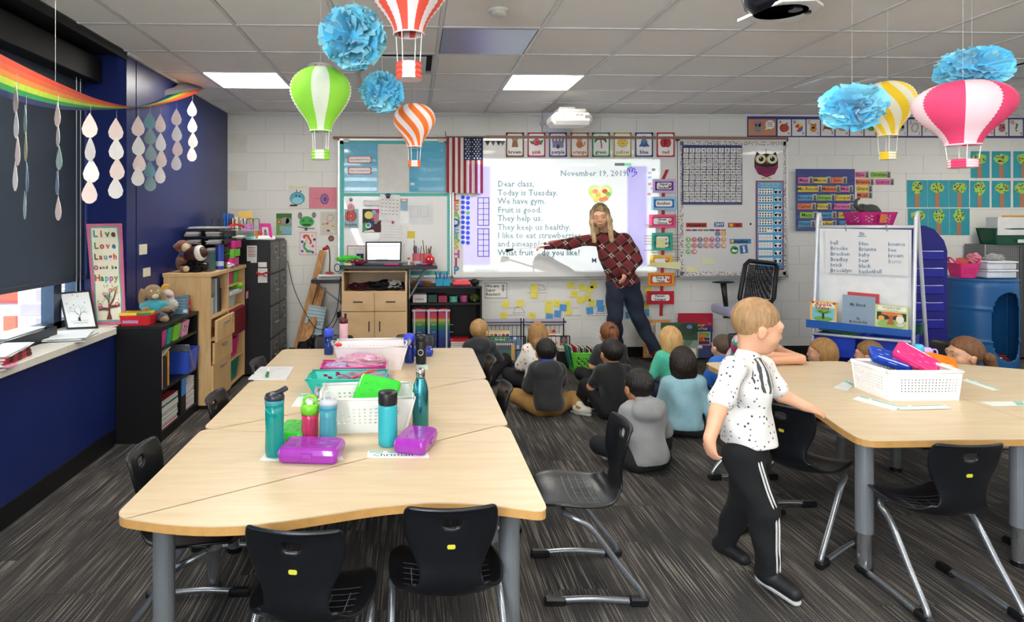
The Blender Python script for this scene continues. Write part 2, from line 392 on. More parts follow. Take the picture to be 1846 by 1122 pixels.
# floor: carpet planks as separate pieces over a slab
def carpet(nt,b):
 n=nt.nodes;k=nt.links
 tc=n.new('ShaderNodeTexCoord');oi=n.new('ShaderNodeObjectInfo')
 add=n.new('ShaderNodeVectorMath');add.operation='ADD';cmb=n.new('ShaderNodeCombineXYZ');mu=n.new('ShaderNodeMath');mu.operation='MULTIPLY';mu.inputs[1].default_value=37
 k.new(oi.outputs['Random'],mu.inputs[0]);k.new(mu.outputs[0],cmb.inputs[0]);k.new(mu.outputs[0],cmb.inputs[1])
 k.new(tc.outputs['Object'],add.inputs[0]);k.new(cmb.outputs[0],add.inputs[1])
 def noise(sc,scale,det=3):
  mp=n.new('ShaderNodeMapping');mp.inputs['Scale'].default_value=sc;no=n.new('ShaderNodeTexNoise');no.inputs['Scale'].default_value=scale;no.inputs['Detail'].default_value=det
  k.new(add.outputs[0],mp.inputs[0]);k.new(mp.outputs[0],no.inputs['Vector']);return no.outputs[0]
 st=noise((1,.014,1),150,2)
 bl=noise((1,.3,1),9,3)
 fz=noise((1,.35,1),420,2)
 r1=n.new('ShaderNodeMapRange');r1.inputs[1].default_value=.5;r1.inputs[2].default_value=.62;k.new(st,r1.inputs[0])
 r2=n.new('ShaderNodeMapRange');r2.inputs[1].default_value=.38;r2.inputs[2].default_value=.56;r2.inputs[3].default_value=.15;k.new(bl,r2.inputs[0])
 mm=n.new('ShaderNodeMath');mm.operation='MULTIPLY';k.new(r1.outputs[0],mm.inputs[0]);k.new(r2.outputs[0],mm.inputs[1])
 ramp=n.new('ShaderNodeValToRGB');k.new(oi.outputs['Random'],ramp.inputs[0])
 e=ramp.color_ramp.elements;e[0].position=0;e[0].color=(*hexc('#252322'),1);e[1].position=1;e[1].color=(*hexc('#3d3834'),1)
 for p,c in((.3,'#28282a'),(.5,'#312e2b'),(.75,'#2c2a2a')):q=e.new(p);q.color=(*hexc(c),1)
 mx=n.new('ShaderNodeMix');mx.data_type='RGBA';k.new(mm.outputs[0],mx.inputs[0]);k.new(ramp.outputs[0],mx.inputs[6]);mx.inputs[7].default_value=(*hexc('#7b746c'),1)
 m2=n.new('ShaderNodeMix');m2.data_type='RGBA';m2.blend_type='MULTIPLY';m2.inputs[0].default_value=.9
 r3=n.new('ShaderNodeMapRange');r3.inputs[1].default_value=.35;r3.inputs[2].default_value=.65;r3.inputs[3].default_value=.45;r3.inputs[4].default_value=1.35;k.new(fz,r3.inputs[0])
 k.new(mx.outputs[2],m2.inputs[6]);k.new(r3.outputs[0],m2.inputs[7]);k.new(m2.outputs[2],b.inputs['Base Color'])
 bp=n.new('ShaderNodeBump');bp.inputs['Strength'].default_value=.5;bp.inputs['Distance'].default_value=.004;k.new(fz,bp.inputs['Height']);k.new(bp.outputs[0],b.inputs['Normal'])
CARPET=nodemat('carpet',carpet,.95)
fl=thing('floor',None,None,kind='structure')
B().box((XL-.6,YF-.2,-.12),(XR+.2,YB+.2,-.012)).build('floor_slab',M('#2e2c2a',.9),fl,kind=None)
plank=B().box((-.124,-.499,-.012),(.124,.499,0)).build('carpet_plank',CARPET,fl,local=True)
first=True
for i in range(int((XR-XL)/.25)+1):
 for j in range(7):
  x=XL+.125+i*.25;y=.35+j+(i*.37%1.0)
  if y-.5>YB or x>XR:continue
  if x>5.2 and y<3:continue
  o=plank if first else plank.copy()
  if not first:COL.objects.link(o)
  first=False
  y1=min(y+.499,YB);y0=y-.499
  o.location=(x,(y0+y1)/2,0);o.scale=(1,(y1-y0)/.998,1)
B().box((XL,YF,-.012),(XR,.0,0)).build('carpet',CARPET,fl)
# back wall: painted block, each block a piece with recessed joints
wb=thing('wall_back',None,None,kind='structure')
B().box((XL-.6,YB+.004,0),(XR+.2,YB+.2,ZC+.2)).build('mortar',M('#d2d0c8',.8),wb)
PAINT=M(WHITE,.55,var=.015,bump=.15,bscale=60)
blk=B().box((-.1975,0,-.0975),(.1975,.0123,.0975),.002).build('block',PAINT,wb,local=True)
half=None;first=True
for r in range(14):
 z=.1+.2*r-.005*0
 x=XL+(.2 if r%2 else 0)
 zz0,zz1=z-.0975,min(z+.0975,ZC)
 if zz1-zz0<.02:continue
 while x<XR:
  o=blk if first else blk.copy()
  if not first:COL.objects.link(o)
  first=False
  a,b2=max(x,XL),min(x+.4,XR)
  o.location=((a+b2)/2,YB,(zz0+zz1)/2);o.scale=((b2-a-.005)/.395,1,(zz1-zz0)/.195);x+=.4
BB=M('#111113',.4)
B().box((XL,YB-.012,0),(XR,YB,.11),.003).build('baseboard_back',BB,kind='structure')
# left wall: navy, with a deep window recess
NAVY=M('#16245f',.33,var=.03,scale=3,bump=.1,bscale=90)
JY=4.48;SZ=.785;WX=-2.30
wl=thing('wall_left',None,None,kind='structure')
B().box((XL-.35,YF,0),(XL,JY,SZ-.045)).build('lower_wall',NAVY,wl)
B().box((XL-.35,JY,0),(XL,4.625,ZC+.05)).box((XL-.35,4.625,0),(XL-.012,4.64,ZC+.05)).box((XL-.35,4.64,0),(XL,YB,ZC+.05)).build('panelling',NAVY,wl)
B().box((XL-.35,-.6,SZ-.045),(XL,YF,ZC+.05)).build('near_wall',NAVY,wl)
B().box((WX-.05,-.6,2.42),(WX+.0,JY,ZC+.05)).build('window_header',M('#0d1436',.5),wl)
B().box((XL-.02,-.6,2.585),(XL+.004,JY,ZC)).box((XL-.05,-.6,2.62),(WX,JY,ZC+.05)).build('black_trim',M('#050506',.6),wl)
B().box((XL-.004,YF,0),(XL+.012,JY-.2,.11)).build('baseboard_left',BB,kind='structure')
B().box((WX-.02,-.6,SZ-.045),(-1.925,4.235,SZ),.004).build('trim_1',M('#d6d1c6',.35),kind='structure')
B().box((WX-.02,4.235,SZ-.045),(XL+.0,JY,SZ),.004).build('trim_2',M('#d6d1c6',.35),kind='structure')
B().box((XL-.05,YF-.2,0),(XR+.2,YF,ZC)).build('wall_front',M(WHITE,.7),kind='structure')
B().box((XR,YF,0),(XR+.2,YB,ZC)).build('wall_right',M(WHITE,.7),kind='structure')
# window with frame, glass, mullions
wn=thing('window_1',None,None,kind='structure')
FRM=M('#3b4757',.35,.5)
B().box((WX-.06,-.6,SZ),(WX+.02,JY,SZ+.045)).box((WX-.06,JY-.05,SZ),(WX+.02,JY,2.45)).box((WX-.06,4.15,SZ),(WX+.02,4.24,2.45)).box((WX-.06,2.2,SZ),(WX+.02,2.26,2.45)).box((WX-.06,-.6,2.38),(WX+.02,JY,2.45)).build('window_frame',FRM,wn)
B().box((WX-.03,-.6,SZ+.04),(WX-.022,JY,2.4)).build('glass',M('#e8f4f8',.02,trans=1,var=0,ior=1.02),wn)
added_wn=thing('added_window',None,None,kind='structure')  # unseen frame, added to go with the rear fill lamp
B().box((XL-.02,-2.5,.82),(XL+.02,-.7,.87)).box((XL-.02,-2.5,2.36),(XL+.02,-.7,2.41)).box((XL-.02,-2.5,.82),(XL+.02,-2.45,2.41)).box((XL-.02,-.75,.82),(XL+.02,-.7,2.41)).build('window_frame',FRM,added_wn)
# roller shade
sh=thing('roller_shade','dark grey roller shade pulled down over the window','window shade',(WX+.06,2,1.07))
B().box((WX+.045,-.55,1.075),(WX+.048,4.455,2.45)).build('cloth',M('#333e4e',.8,bump=.3,bscale=500),sh)
B().box((WX+.038,-.55,1.075),(WX+.056,4.455,1.105),.003).build('hem_bar',M('#2c3643',.5),sh)
B().box((WX+.01,-.58,2.42),(WX+.17,JY-.01,2.585),.004).build('cassette',M('#050507',.6),sh)
bc=B()
for dy in(0,.05):
 p0=Vector((WX+.1,4.27+dy,2.42));bc.tube([p0,(WX+.1,4.27+dy,.98)],.0035,6)
bc.tube([(WX+.1,4.27,.98),(WX+.1,4.28,.955),(WX+.1,4.31,.955),(WX+.1,4.32,.98)],.0035,6)
bc.build('bead_chain',M('#7f868c',.35,.6),sh)
# outside the window: brick pier, red car hood shape, paving
BRK=M('#c3ada9',.85,var=.12,scale=9,bump=.4,bscale=80)
ob=thing('brick_pier','pale pink brick pier outside the window','wall',(-3.4,5.9,0))
B().box((-3.45,5.72,-.2),(-2.4,6.1,3)).build('mortar',M('#f1f0ec',.9),ob)
first=True
for r in range(9):
 for c in range(4):
  z=.45+r*.125;x=-3.30+c*.27+(r%2)*.135
  q=B().box((-.125,-.008,-.052),(.125,.02,.052),.003).build('brick',BRK,ob,local=False)if first else qq.copy()
  if first:qq=q
  else:COL.objects.link(q)
  q.location=(x,5.712,z);first=False
rt=thing('storage_trailer','pale trailer with red orange stripes outside the window','trailer',(-4.6,6.4,0))
B().box((-6.4,6.2,.3),(-3.3,7.0,.70),.05).build('body',M('#cfe0ee',.4),rt)
B().box((-6.4,6.17,.70),(-3.25,7.1,.95),.03).build('stripe',M('#e0563c',.5),rt)
B().box((-3.86,6.17,.44),(-3.74,6.21,.58),.005).build('reflector',M('#e8684a',.4),rt)
for x_ in(-4.3,-5.6):B().cyl((x_,6.22,.3),.28,.2,20,'y').build('wheel',M('#1c1c1e',.8),rt)
B().box((-9,-6,-.12),(XL-.62,12,0)).build('outdoor_pavement',M('#c9cdd2',.9),kind='structure')
# ================================================================ CEILING
G=.61
cl=thing('ceiling',None,None,kind='structure')
B().box((XL,YF,ZC+.03),(XR,YB,ZC+.2)).build('slab',M('#c9c6bf',.9),cl)
TILE=M('#f3f1ee',.9,var=.015,scale=5,bump=.35,bscale=260)
# grid lines pass through measured crossings
gx0=onZ(801,2,ZC).x;gy0=onZ(900,134,ZC).y
gx0-=G*math.ceil((gx0-XL)/G-1e-6);gy0-=G*math.ceil((gy0-YF)/G-1e-6)
nx=int((XR-gx0)/G)+1;ny=int((YB-gy0)/G)+1
bars=B();first=True
tl=B().box((-.292,-.292,0),(.292,.292,.014),.004).build('ceiling_tile',TILE,cl,local=True)
def cell(px,py):p=onZ(px,py,ZC);return int((p.x-gx0)//G),int((p.y-gy0)//G)
lit={cell(455,150),cell(975,147)}
vent={cell(880,70)};slot={cell(740,107),cell(1830,128)}
for(i,j)in list(lit):pass
LX=sorted(c[0]for c in lit);LYJ=list(lit)[0][1]
step=LX[1]-LX[0]
back={(LX[0]+a*step,LYJ-b*4)for a in range(0,4)for b in range(1,4)}|{(LX[1]+step*2,LYJ)}
back={c for c in back if c[0]<nx and c[1]>=0}
holes=lit|back|vent|slot
for i in range(nx):
 for j in range(ny):
  if(i,j)in holes:continue
  x0,x1=max(gx0+i*G,XL),min(gx0+(i+1)*G,XR);y0,y1=max(gy0+j*G,YF),min(gy0+(j+1)*G,YB)
  if x1-x0<.03 or y1-y0<.03:continue
  o=tl if first else tl.copy()
  if not first:COL.objects.link(o)
  first=False
  o.location=((x0+x1)/2,(y0+y1)/2,ZC+.002);o.scale=((x1-x0)/G,(y1-y0)/G,1)
BAR=M('#d6d6d6',.45)
for i in range(nx+1):
 x=gx0+i*G
 if XL<x<XR:B().box((x-.012,YF,ZC-.003),(x+.012,YB,ZC+.02)).build('grid_bar',BAR,cl)
for j in range(ny+1):
 y=gy0+j*G
 if YF<y<YB:B().box((XL,y-.012,ZC-.0035),(XR,y+.012,ZC+.02)).build('cross_bar',BAR,cl)
B().box((XL,YB-.022,ZC-.02),(XR,YB,ZC),0).box((XL,JY,ZC-.02),(XL+.022,YB,ZC)).build('wall_angle',BAR,cl)
def panel(ij,label,group=None):
 x,y=gx0+(ij[0]+.5)*G,gy0+(ij[1]+.5)*G
 t=thing('ceiling_light',label,'ceiling light',(x,y,ZC),0,group)
 B().box((x-.285,y-.285,ZC+.004),(x+.285,y+.285,ZC+.01)).build('diffuser',M('#fffaf0',.5,emit=PANEL_E,var=0),t)
 f=B()
 for a in(-1,1):f.box((x-.292,y+a*.292-.008,ZC-.001),(x+.292,y+a*.292+.008,ZC+.016)).box((x+a*.292-.008,y-.292,ZC-.001),(x+a*.292+.008,y+.292,ZC+.016))
 f.build('frame',M('#e8e8e6',.4),t)
ls=sorted(lit)
panel(ls[0],'lit square ceiling panel nearest the navy window wall')
panel(ls[1],'lit square ceiling panel above the projector in the middle of the room')
for c in sorted(back):panel(c,'lit square ceiling panel outside the picture','ceiling panels behind the viewer')
for c in vent:
 x,y=gx0+(c[0]+.5)*G,gy0+(c[1]+.5)*G
 B().box((x-.288,y-.288,ZC-.004),(x+.288,y+.288,ZC+.01),.003).build('access_panel',M('#8d92a4',.3,.75),label='smooth blue grey metal panel set in the ceiling',cat='ceiling panel')
for n_,c in enumerate(sorted(slot)):
 x,y=gx0+(c[0]+.5)*G,gy0+(c[1]+.5)*G
 t=thing('ceiling_vent',['slotted ceiling vent behind the red striped balloon','slotted ceiling vent at the right edge of the ceiling'][n_],'vent',(x,y,ZC))
 B().box((x-.29,y-.29,ZC+.02),(x+.29,y+.29,ZC+.028)).build('duct',M('#0a0a0a',.8),t)
 B().box((x-.235,y-.235,ZC-.012),(x+.235,y+.235,ZC-.002),.003).build('plate',M('#d2d4d4',.4),t)
 f=B()
 for a in(-1,1):f.box((x-.3,y+a*.29-.012,ZC-.004),(x+.3,y+a*.29+.012,ZC+.016)).box((x+a*.29-.012,y-.3,ZC-.004),(x+a*.29+.012,y+.3,ZC+.016))
 f.build('frame',M('#c8c8c6',.4),t)
# long slim diffusers on the right of the ceiling
for n_,(a,b_)in enumerate((((1440,158),(1500,139)),((1548,150),(1592,139)))):
 p,q=onZ(*a,ZC),onZ(*b_,ZC);d=(q-p).normalized();s_=Vector((-d.y,d.x,0))*.05
 B().add([p-s_+Vector((0,0,-.006)),p+s_+Vector((0,0,-.006)),q+s_+Vector((0,0,-.006)),q-s_+Vector((0,0,-.006)),p-s_+Vector((0,0,.002)),p+s_+Vector((0,0,.002)),q+s_+Vector((0,0,.002)),q-s_+Vector((0,0,.002))],[(0,1,2,3),(0,4,5,1),(1,5,6,2),(2,6,7,3),(3,7,4,0)]).build('linear_diffuser',M('#e9edf5',.3),label=['wide pale slot diffuser left of the yellow balloon','short pale slot diffuser just behind the yellow balloon'][n_],cat='vent')
# smoke detector, speaker, ceiling camera dome
p=onZ(899,18,ZC)
t=thing('smoke_detector','round off-white smoke detector on the ceiling','smoke detector',(p.x,p.y,ZC-.04))
B().lathe([(.055,-.012),(.06,0)],(p.x,p.y,ZC),24).build('base',M('#d8d6d0',.5),t)
B().lathe([(.012,-.04),(.03,-.038),(.045,-.03),(.05,-.012)],(p.x,p.y,ZC),24).build('sensor_cap',M('#c4c2bc',.5),t)
p=onZ(577,118,ZC)
t=thing('fire_alarm','round white fire alarm on the ceiling above the green balloon','fire alarm',(p.x,p.y,ZC-.05))
B().lathe([(.05,-.05),(.075,-.045),(.09,-.02),(.095,0)],(p.x,p.y,ZC),28).build('housing',M('#dedcd7',.5),t)
Pp=Print(t,lambda a,b:Vector((p.x+a,p.y-.088,ZC-.018+b)),(0,-1,0),1,flipy=False);Pp.text('#c01818','FIRE',0,0,.03,off=.03);Pp.done()
p=onZ(1408,2,ZC);a=onY(1355,0,2.75);c=Vector((onY(1407,5,2.75).x,2.75,0));z=onY(1400,22,2.75).z
t=thing('ceiling_projector','black and white rounded projector hung from the ceiling, cut by the top edge','projector',(c.x,c.y,z))
B().prism([(-.07,-.13),(.06,-.15),(.14,-.08),(.15,.13),(-.12,.14)],z,z+.012,T=Matrix.Translation((c.x,c.y,0))).build('base_plate',M('#e2e0da',.4),t)
B().lathe([(.11,.0),(.145,.03),(.165,.10),(.16,.16),(.10,.19)],(c.x,c.y,z),28,sy=.95).build('housing',M('#12151c',.25),t,smooth=True)
B().tube([(c.x,c.y,z+.18),(c.x,c.y,ZC)],.02,12).build('pole',M('#d0d0d0',.4),t)
B().cyl((c.x+.03,c.y-.06,z-.012),.028,.014,16).cyl((c.x+.11,c.y-.02,z-.01),.014,.012,12).build('lens',M('#101010',.1),t)
# ================================================================ BACK WALL: boards and everything pinned there
YW=YB-.030
FRAME=M('#c9cbcb',.3,.6,var=.02)
BOARD=M('#d9d8d6',.22,var=.01,coat=.3)
def pbox(b,x0,y0,x1,y1,Y,d,bev=0):
 a,c=onY(x0,y1,Y),onY(x1,y0,Y);b.box((a.x,Y,a.z),(c.x,Y+d,c.z),bev);return b
def board(name,label,x0,y0,x1,y1):
 a,c=onY(x0,y1,YW),onY(x1,y0,YW)
 t=thing(name,label,'whiteboard',((a.x+c.x)/2,YW,a.z))
 pbox(B(),x0+1,y0+1,x1-1,y1-1,YW,.022).build('panel',BOARD,t)
 f=B();z=.006
 for q in((x0,y0,x1,y0+3.5),(x0,y1-3.5,x1,y1)):pbox(f,*q,YW-.008,.034,.002)
 for q in((x0,y0,x0+3.5,y1),(x1-3.5,y0,x1,y1)):pbox(f,*q,YW-.008,.034,.002)
 f.build('frame',FRAME,t);return t
bl_=board('whiteboard','whiteboard edged with teal tape behind the laptop desk',609,250,814,501)
bm_=board('whiteboard','wide whiteboard carrying the projected morning message',815,250,1221,501)
br_=board('whiteboard','whiteboard edged with speckled border holding the number chart',1222,251,1421,500)
P=wallprint(bl_,YW);T_='#56b5ab'
TEAL=M(T_,.6,var=.15,scale=60)
for r in((613,254,811,260),(613,254,620,495),(806,254,811,495),(620,348,806,354),(620,489,806,496)):P.rect(TEAL,*r,name='teal_border',up=False)
P.done()
def speck(nt,b):
 n=nt.nodes;tc=n.new('ShaderNodeTexCoord');v=n.new('ShaderNodeTexVoronoi');v.inputs['Scale'].default_value=75
 nt.links.new(tc.outputs['Object'],v.inputs['Vector']);g=n.new('ShaderNodeMath');g.operation='LESS_THAN';g.inputs[1].default_value=.42
 nt.links.new(v.outputs['Distance'],g.inputs[0]);cr=n.new('ShaderNodeValToRGB');cr.color_ramp.interpolation='CONSTANT'
 sp=n.new('ShaderNodeSeparateColor');nt.links.new(v.outputs['Color'],sp.inputs[0]);nt.links.new(sp.outputs[0],cr.inputs[0])
 e=cr.color_ramp.elements;e[0].color=(*hexc('#2a2626'),1);e[1].position=.5;e[1].color=(*hexc('#7d2f3a'),1);q=e.new(.8);q.color=(*hexc('#8a8580'),1)
 mx=n.new('ShaderNodeMix');mx.data_type='RGBA';mx.inputs[6].default_value=(*hexc('#dcd8d4'),1);nt.links.new(g.outputs[0],mx.inputs[0]);nt.links.new(cr.outputs[0],mx.inputs[7]);nt.links.new(mx.outputs[2],b.inputs['Base Color'])
SPECK=nodemat('speckled_border',speck)
P=wallprint(br_,YW)
for r in((1226,255,1418,262),(1226,255,1232,497),(1412,255,1418,497),(1226,490,1418,497)):P.rect(SPECK,*r,name='speckled_border',up=False)
P.done()
# ledges and map rails
t=B();pbox(t,816,501.6,1421,505,YW-.055,.06,.003);t.build('marker_tray',FRAME,label='long aluminium marker tray under the whiteboards',cat='tray')
t=B();pbox(t,606,247,804,249.3,YW-.02,.03,.002);pbox(t,600,246,608,250,YW-.022,.03,.002);t.build('map_rail',M('#8c5a4a',.5),label='brown map rail along the top of the teal edged whiteboard',cat='rail')
pbox(B(),876,247,1421,249.5,YW-.02,.03,.002).build('map_rail',M('#8c6a5c',.5),label='brown map rail above the projected picture',cat='rail')
# ---- projected message: faint print on the board
P=wallprint(bm_,YW-.0005,.0004)
G1,G2='#71878f','#66808a'
P.text(G1,'November 19, 2019',1070,313,15,sx=.98)
for y,s in zip((332,348,363,379,394,410,425,440),('Dear class,','Today is Tuesday.','We have gym.','Fruit is good.','They help us.','They keep us healthy.','I like to eat strawberries','and pineapples.')):
 P.text(G2 if y<400 else G1,s,897,y,15.5,'LEFT',sx=.97,up=False)
P.text('#5c737c','What fruit',897,456,15.5,'LEFT',sx=.97,up=False);P.text('#41616b','do you like?',976,456,15.5,'LEFT',sx=.93,up=False)  # shadow on the board is put into these words' darker colours
P.text('#3a4a52','M',1071,470,12)
BL='#2f55d6'
for i in range(10):
 y=356+i*9.0
 P.disc(BL,834.5,y,3.6,up=False);P.disc('#58c07c' if i==3 else BL,843.5,y+1,3.6,up=False)
for(x0,y0)in((861,356),(861,412)):
 P.border('#4a32a0',x0,y0,x0+21,y0+51,1.2)
 P.rect('#4a32a0',x0+10,y0,x0+11,y0+51,up=False)
 for k in range(1,5):P.rect('#4a32a0',x0,y0+k*10.2-.5,x0+21,y0+k*10.2+.5,up=False)
P.line('#4338b0',[(1132,318),(1130,306),(1133,303),(1135,311),(1136,301),(1139,302),(1139,311),(1142,303),(1145,305),(1143,312),(1148,310),(1147,314),(1139,319)],1.1)
P.rect('#5f6a66',1108,294,1126,299);P.rect('#6fce8c',1127,294,1138,299,up=False)
for x,y,c in((1171,312,'#9fb6d8'),(1171,320,'#86b6e8'),(1171,332,'#c58f9a'),(1176,340,'#8fa0d8'),(1170,350,'#d08a8a'),(1178,306,'#777')):P.rect(c.ljust(7,'7'),x-3,y-2,x+3,y+2,up=False)
# heart shaped fruit picture
def heart(cx,cy,s,n=28):return[(cx+s*16*math.sin(a)**3/16,cy-s*(13*math.cos(a)-5*math.cos(2*a)-2*math.cos(3*a)-math.cos(4*a))/16)for a in[2*math.pi*i/n for i in range(n)]]
for c,s in(('#b8d08a',22),('#e0cf8a',17)):P.poly(c,heart(1082,350,s))
for x,y,c in((1066,347,'#e8c34f'),(1073,345,'#d88a6a'),(1078,352,'#d9a93c'),(1090,345,'#c24a3a'),(1096,350,'#7aa84a'),(1084,360,'#c87a6a'),(1091,358,'#d07a4a'),(1074,360,'#d8c25a')):P.disc(c,x,y,5,4)
P.text('#eef4ff','Freeze',1165,287,7)
P.text('#9ab0c0','Type here to search',856,486,5,'LEFT')
P.done()
# LEADERSHIP letters: each cut letter a thing
for ch,y,c,dsc in zip('LEADERSHIP',(357,373,388,402,415,429,443,459,473,488),('#b5574f','#c9826a','#8fb565','#3f6fa8','#7d9cc9','#6fae7a','#c2b04f','#b35a8c','#a83d55','#3f7f9c'),('rust','salmon','green','blue','pale blue','mint','mustard','magenta','crimson','teal')):
 c0=onY(822,y,YW);vs,fs=text_geo(ch,.115,off=.05);b=B()
 n=len(vs);b.add([(c0.x+a,YW-.003,c0.z+d)for a,d in vs],fs)
 b.build('cutout_letter',M(c,.6,var=.2,scale=80),label='%s cut-out letter %s in the column left of the screen'%(dsc,ch),cat='letter',solid=.003,group='cut-out letters left of the screen')
# pocket charts (blue) on the left board
def pocket(name,label,x0,y0,x1,y1,col,rows,cat='pocket chart',Y=YW-.012):
 t,P=sheet(name,label,cat,x0,y0,x1,y1,Y,M(col,.3,var=.05,coat=.4),.006)
 for r in range(rows):
  y=y0+(y1-y0)*(r+1)/rows-2
  pbox(B(),x0+1,y-((y1-y0)/rows*.35),x1-1,y,Y-.003,.0025).build('pocket',M(col,.12,var=.05,coat=1,bump=.25,bscale=25),t)
 return t,P
t,P=pocket('pocket_chart','blue pocket chart with two pink edged labels on the teal edged board',620,258,681,346,'#3f9fc0',5)
P.k=8
for y,s in((288,'I have Number Power'),(308,'I have Counting Power')):
 P.poly('#c9626a',rrect(627,y-6.5,670,y+6.5,3));P.poly('#efe9e6',rrect(629,y-5,668,y+5,3));P.text('#3a3434',s,648.5,y,4)
P.done()
t,P=pocket('pocket_chart','empty blue pocket chart left of the flag',738,258,803,346,'#3f9fc0',5)
P.k=8;P.rect('#d8dde0',740,330,747,334);P.done()
# clips of the charts
for x in(624,795):pbox(B(),x-5,250,x+5,257,YW-.03,.03,.002).build('rail_clip',M('#c8c4bc',.4),label='square grey clip on the map rail, %s'%('left one' if x<700 else 'beside the flag'),cat='clip')
pbox(B(),681,260,738,346,YW-.006,.005).build('blank_sheet',M('#cfcdc8',.6),label='large blank pale sheet between the two blue pocket charts',cat='paper')
# flag
t=thing('flag','american flag hung vertically over the left edge of the screen','flag',tuple(onY(838,349,YW-.06)))
YFg=YW-.05;gb={}
def fold(px):return .018*math.sin((px-805)*.32)
def flagstrip(col,x0,x1,y0,y1,name,dn=0):
 b=gb.setdefault((name,col),B());n=6
 for i in range(n):
  xa,xb=x0+(x1-x0)*i/n,x0+(x1-x0)*(i+1)/n
  for j in range(4):
   ya,yb=y0+(y1-y0)*j/4,y0+(y1-y0)*(j+1)/4
   b.add([onY(x,y,YFg-dn)+Vector((0,fold(x),0))for x,y in((xa,yb),(xb,yb),(xb,ya),(xa,ya))],[(0,1,2,3)])
wd=(871-805)/13
for i in range(13):
 x0=805+i*wd;col='#8e2230' if i%2==0 else '#dcd6d2'
 top=248 if x0+wd/2<836 else 289
 flagstrip(col,x0,x0+wd,top,347+(1.5 if i>2 else 0),'red_stripes' if i%2==0 else 'white_stripes')
flagstrip('#1f2547',805+6*wd,871,248,289,'star_field')
for r in range(9):
 for c in range(6 if r%2==0 else 5):
  x=839.5+(c+(.5 if r%2 else 0))*5.2;y=252+r*4.2;cc=onY(x,y,YFg-.0025)+Vector((0,fold(x),0))
  gb.setdefault(('stars','#e9e9ee'),B()).add([cc+Vector((math.cos(R(90+k*36)),0,math.sin(R(90+k*36))))*(.0105 if k%2==0 else .0045)for k in range(10)],[tuple(range(10))])
for(nm,c),b in gb.items():b.build(nm,M(c,.8,var=.05,sheen=.3),t,kind='stuff' if nm=='stars' else None)
B().tube([onY(803,247,YFg),onY(876,247,YFg)],.008,8).tube([onY(804,247,YFg),onY(803,237,YFg)],.005,8).build('flag_rod',M('#6b6258',.5),t)
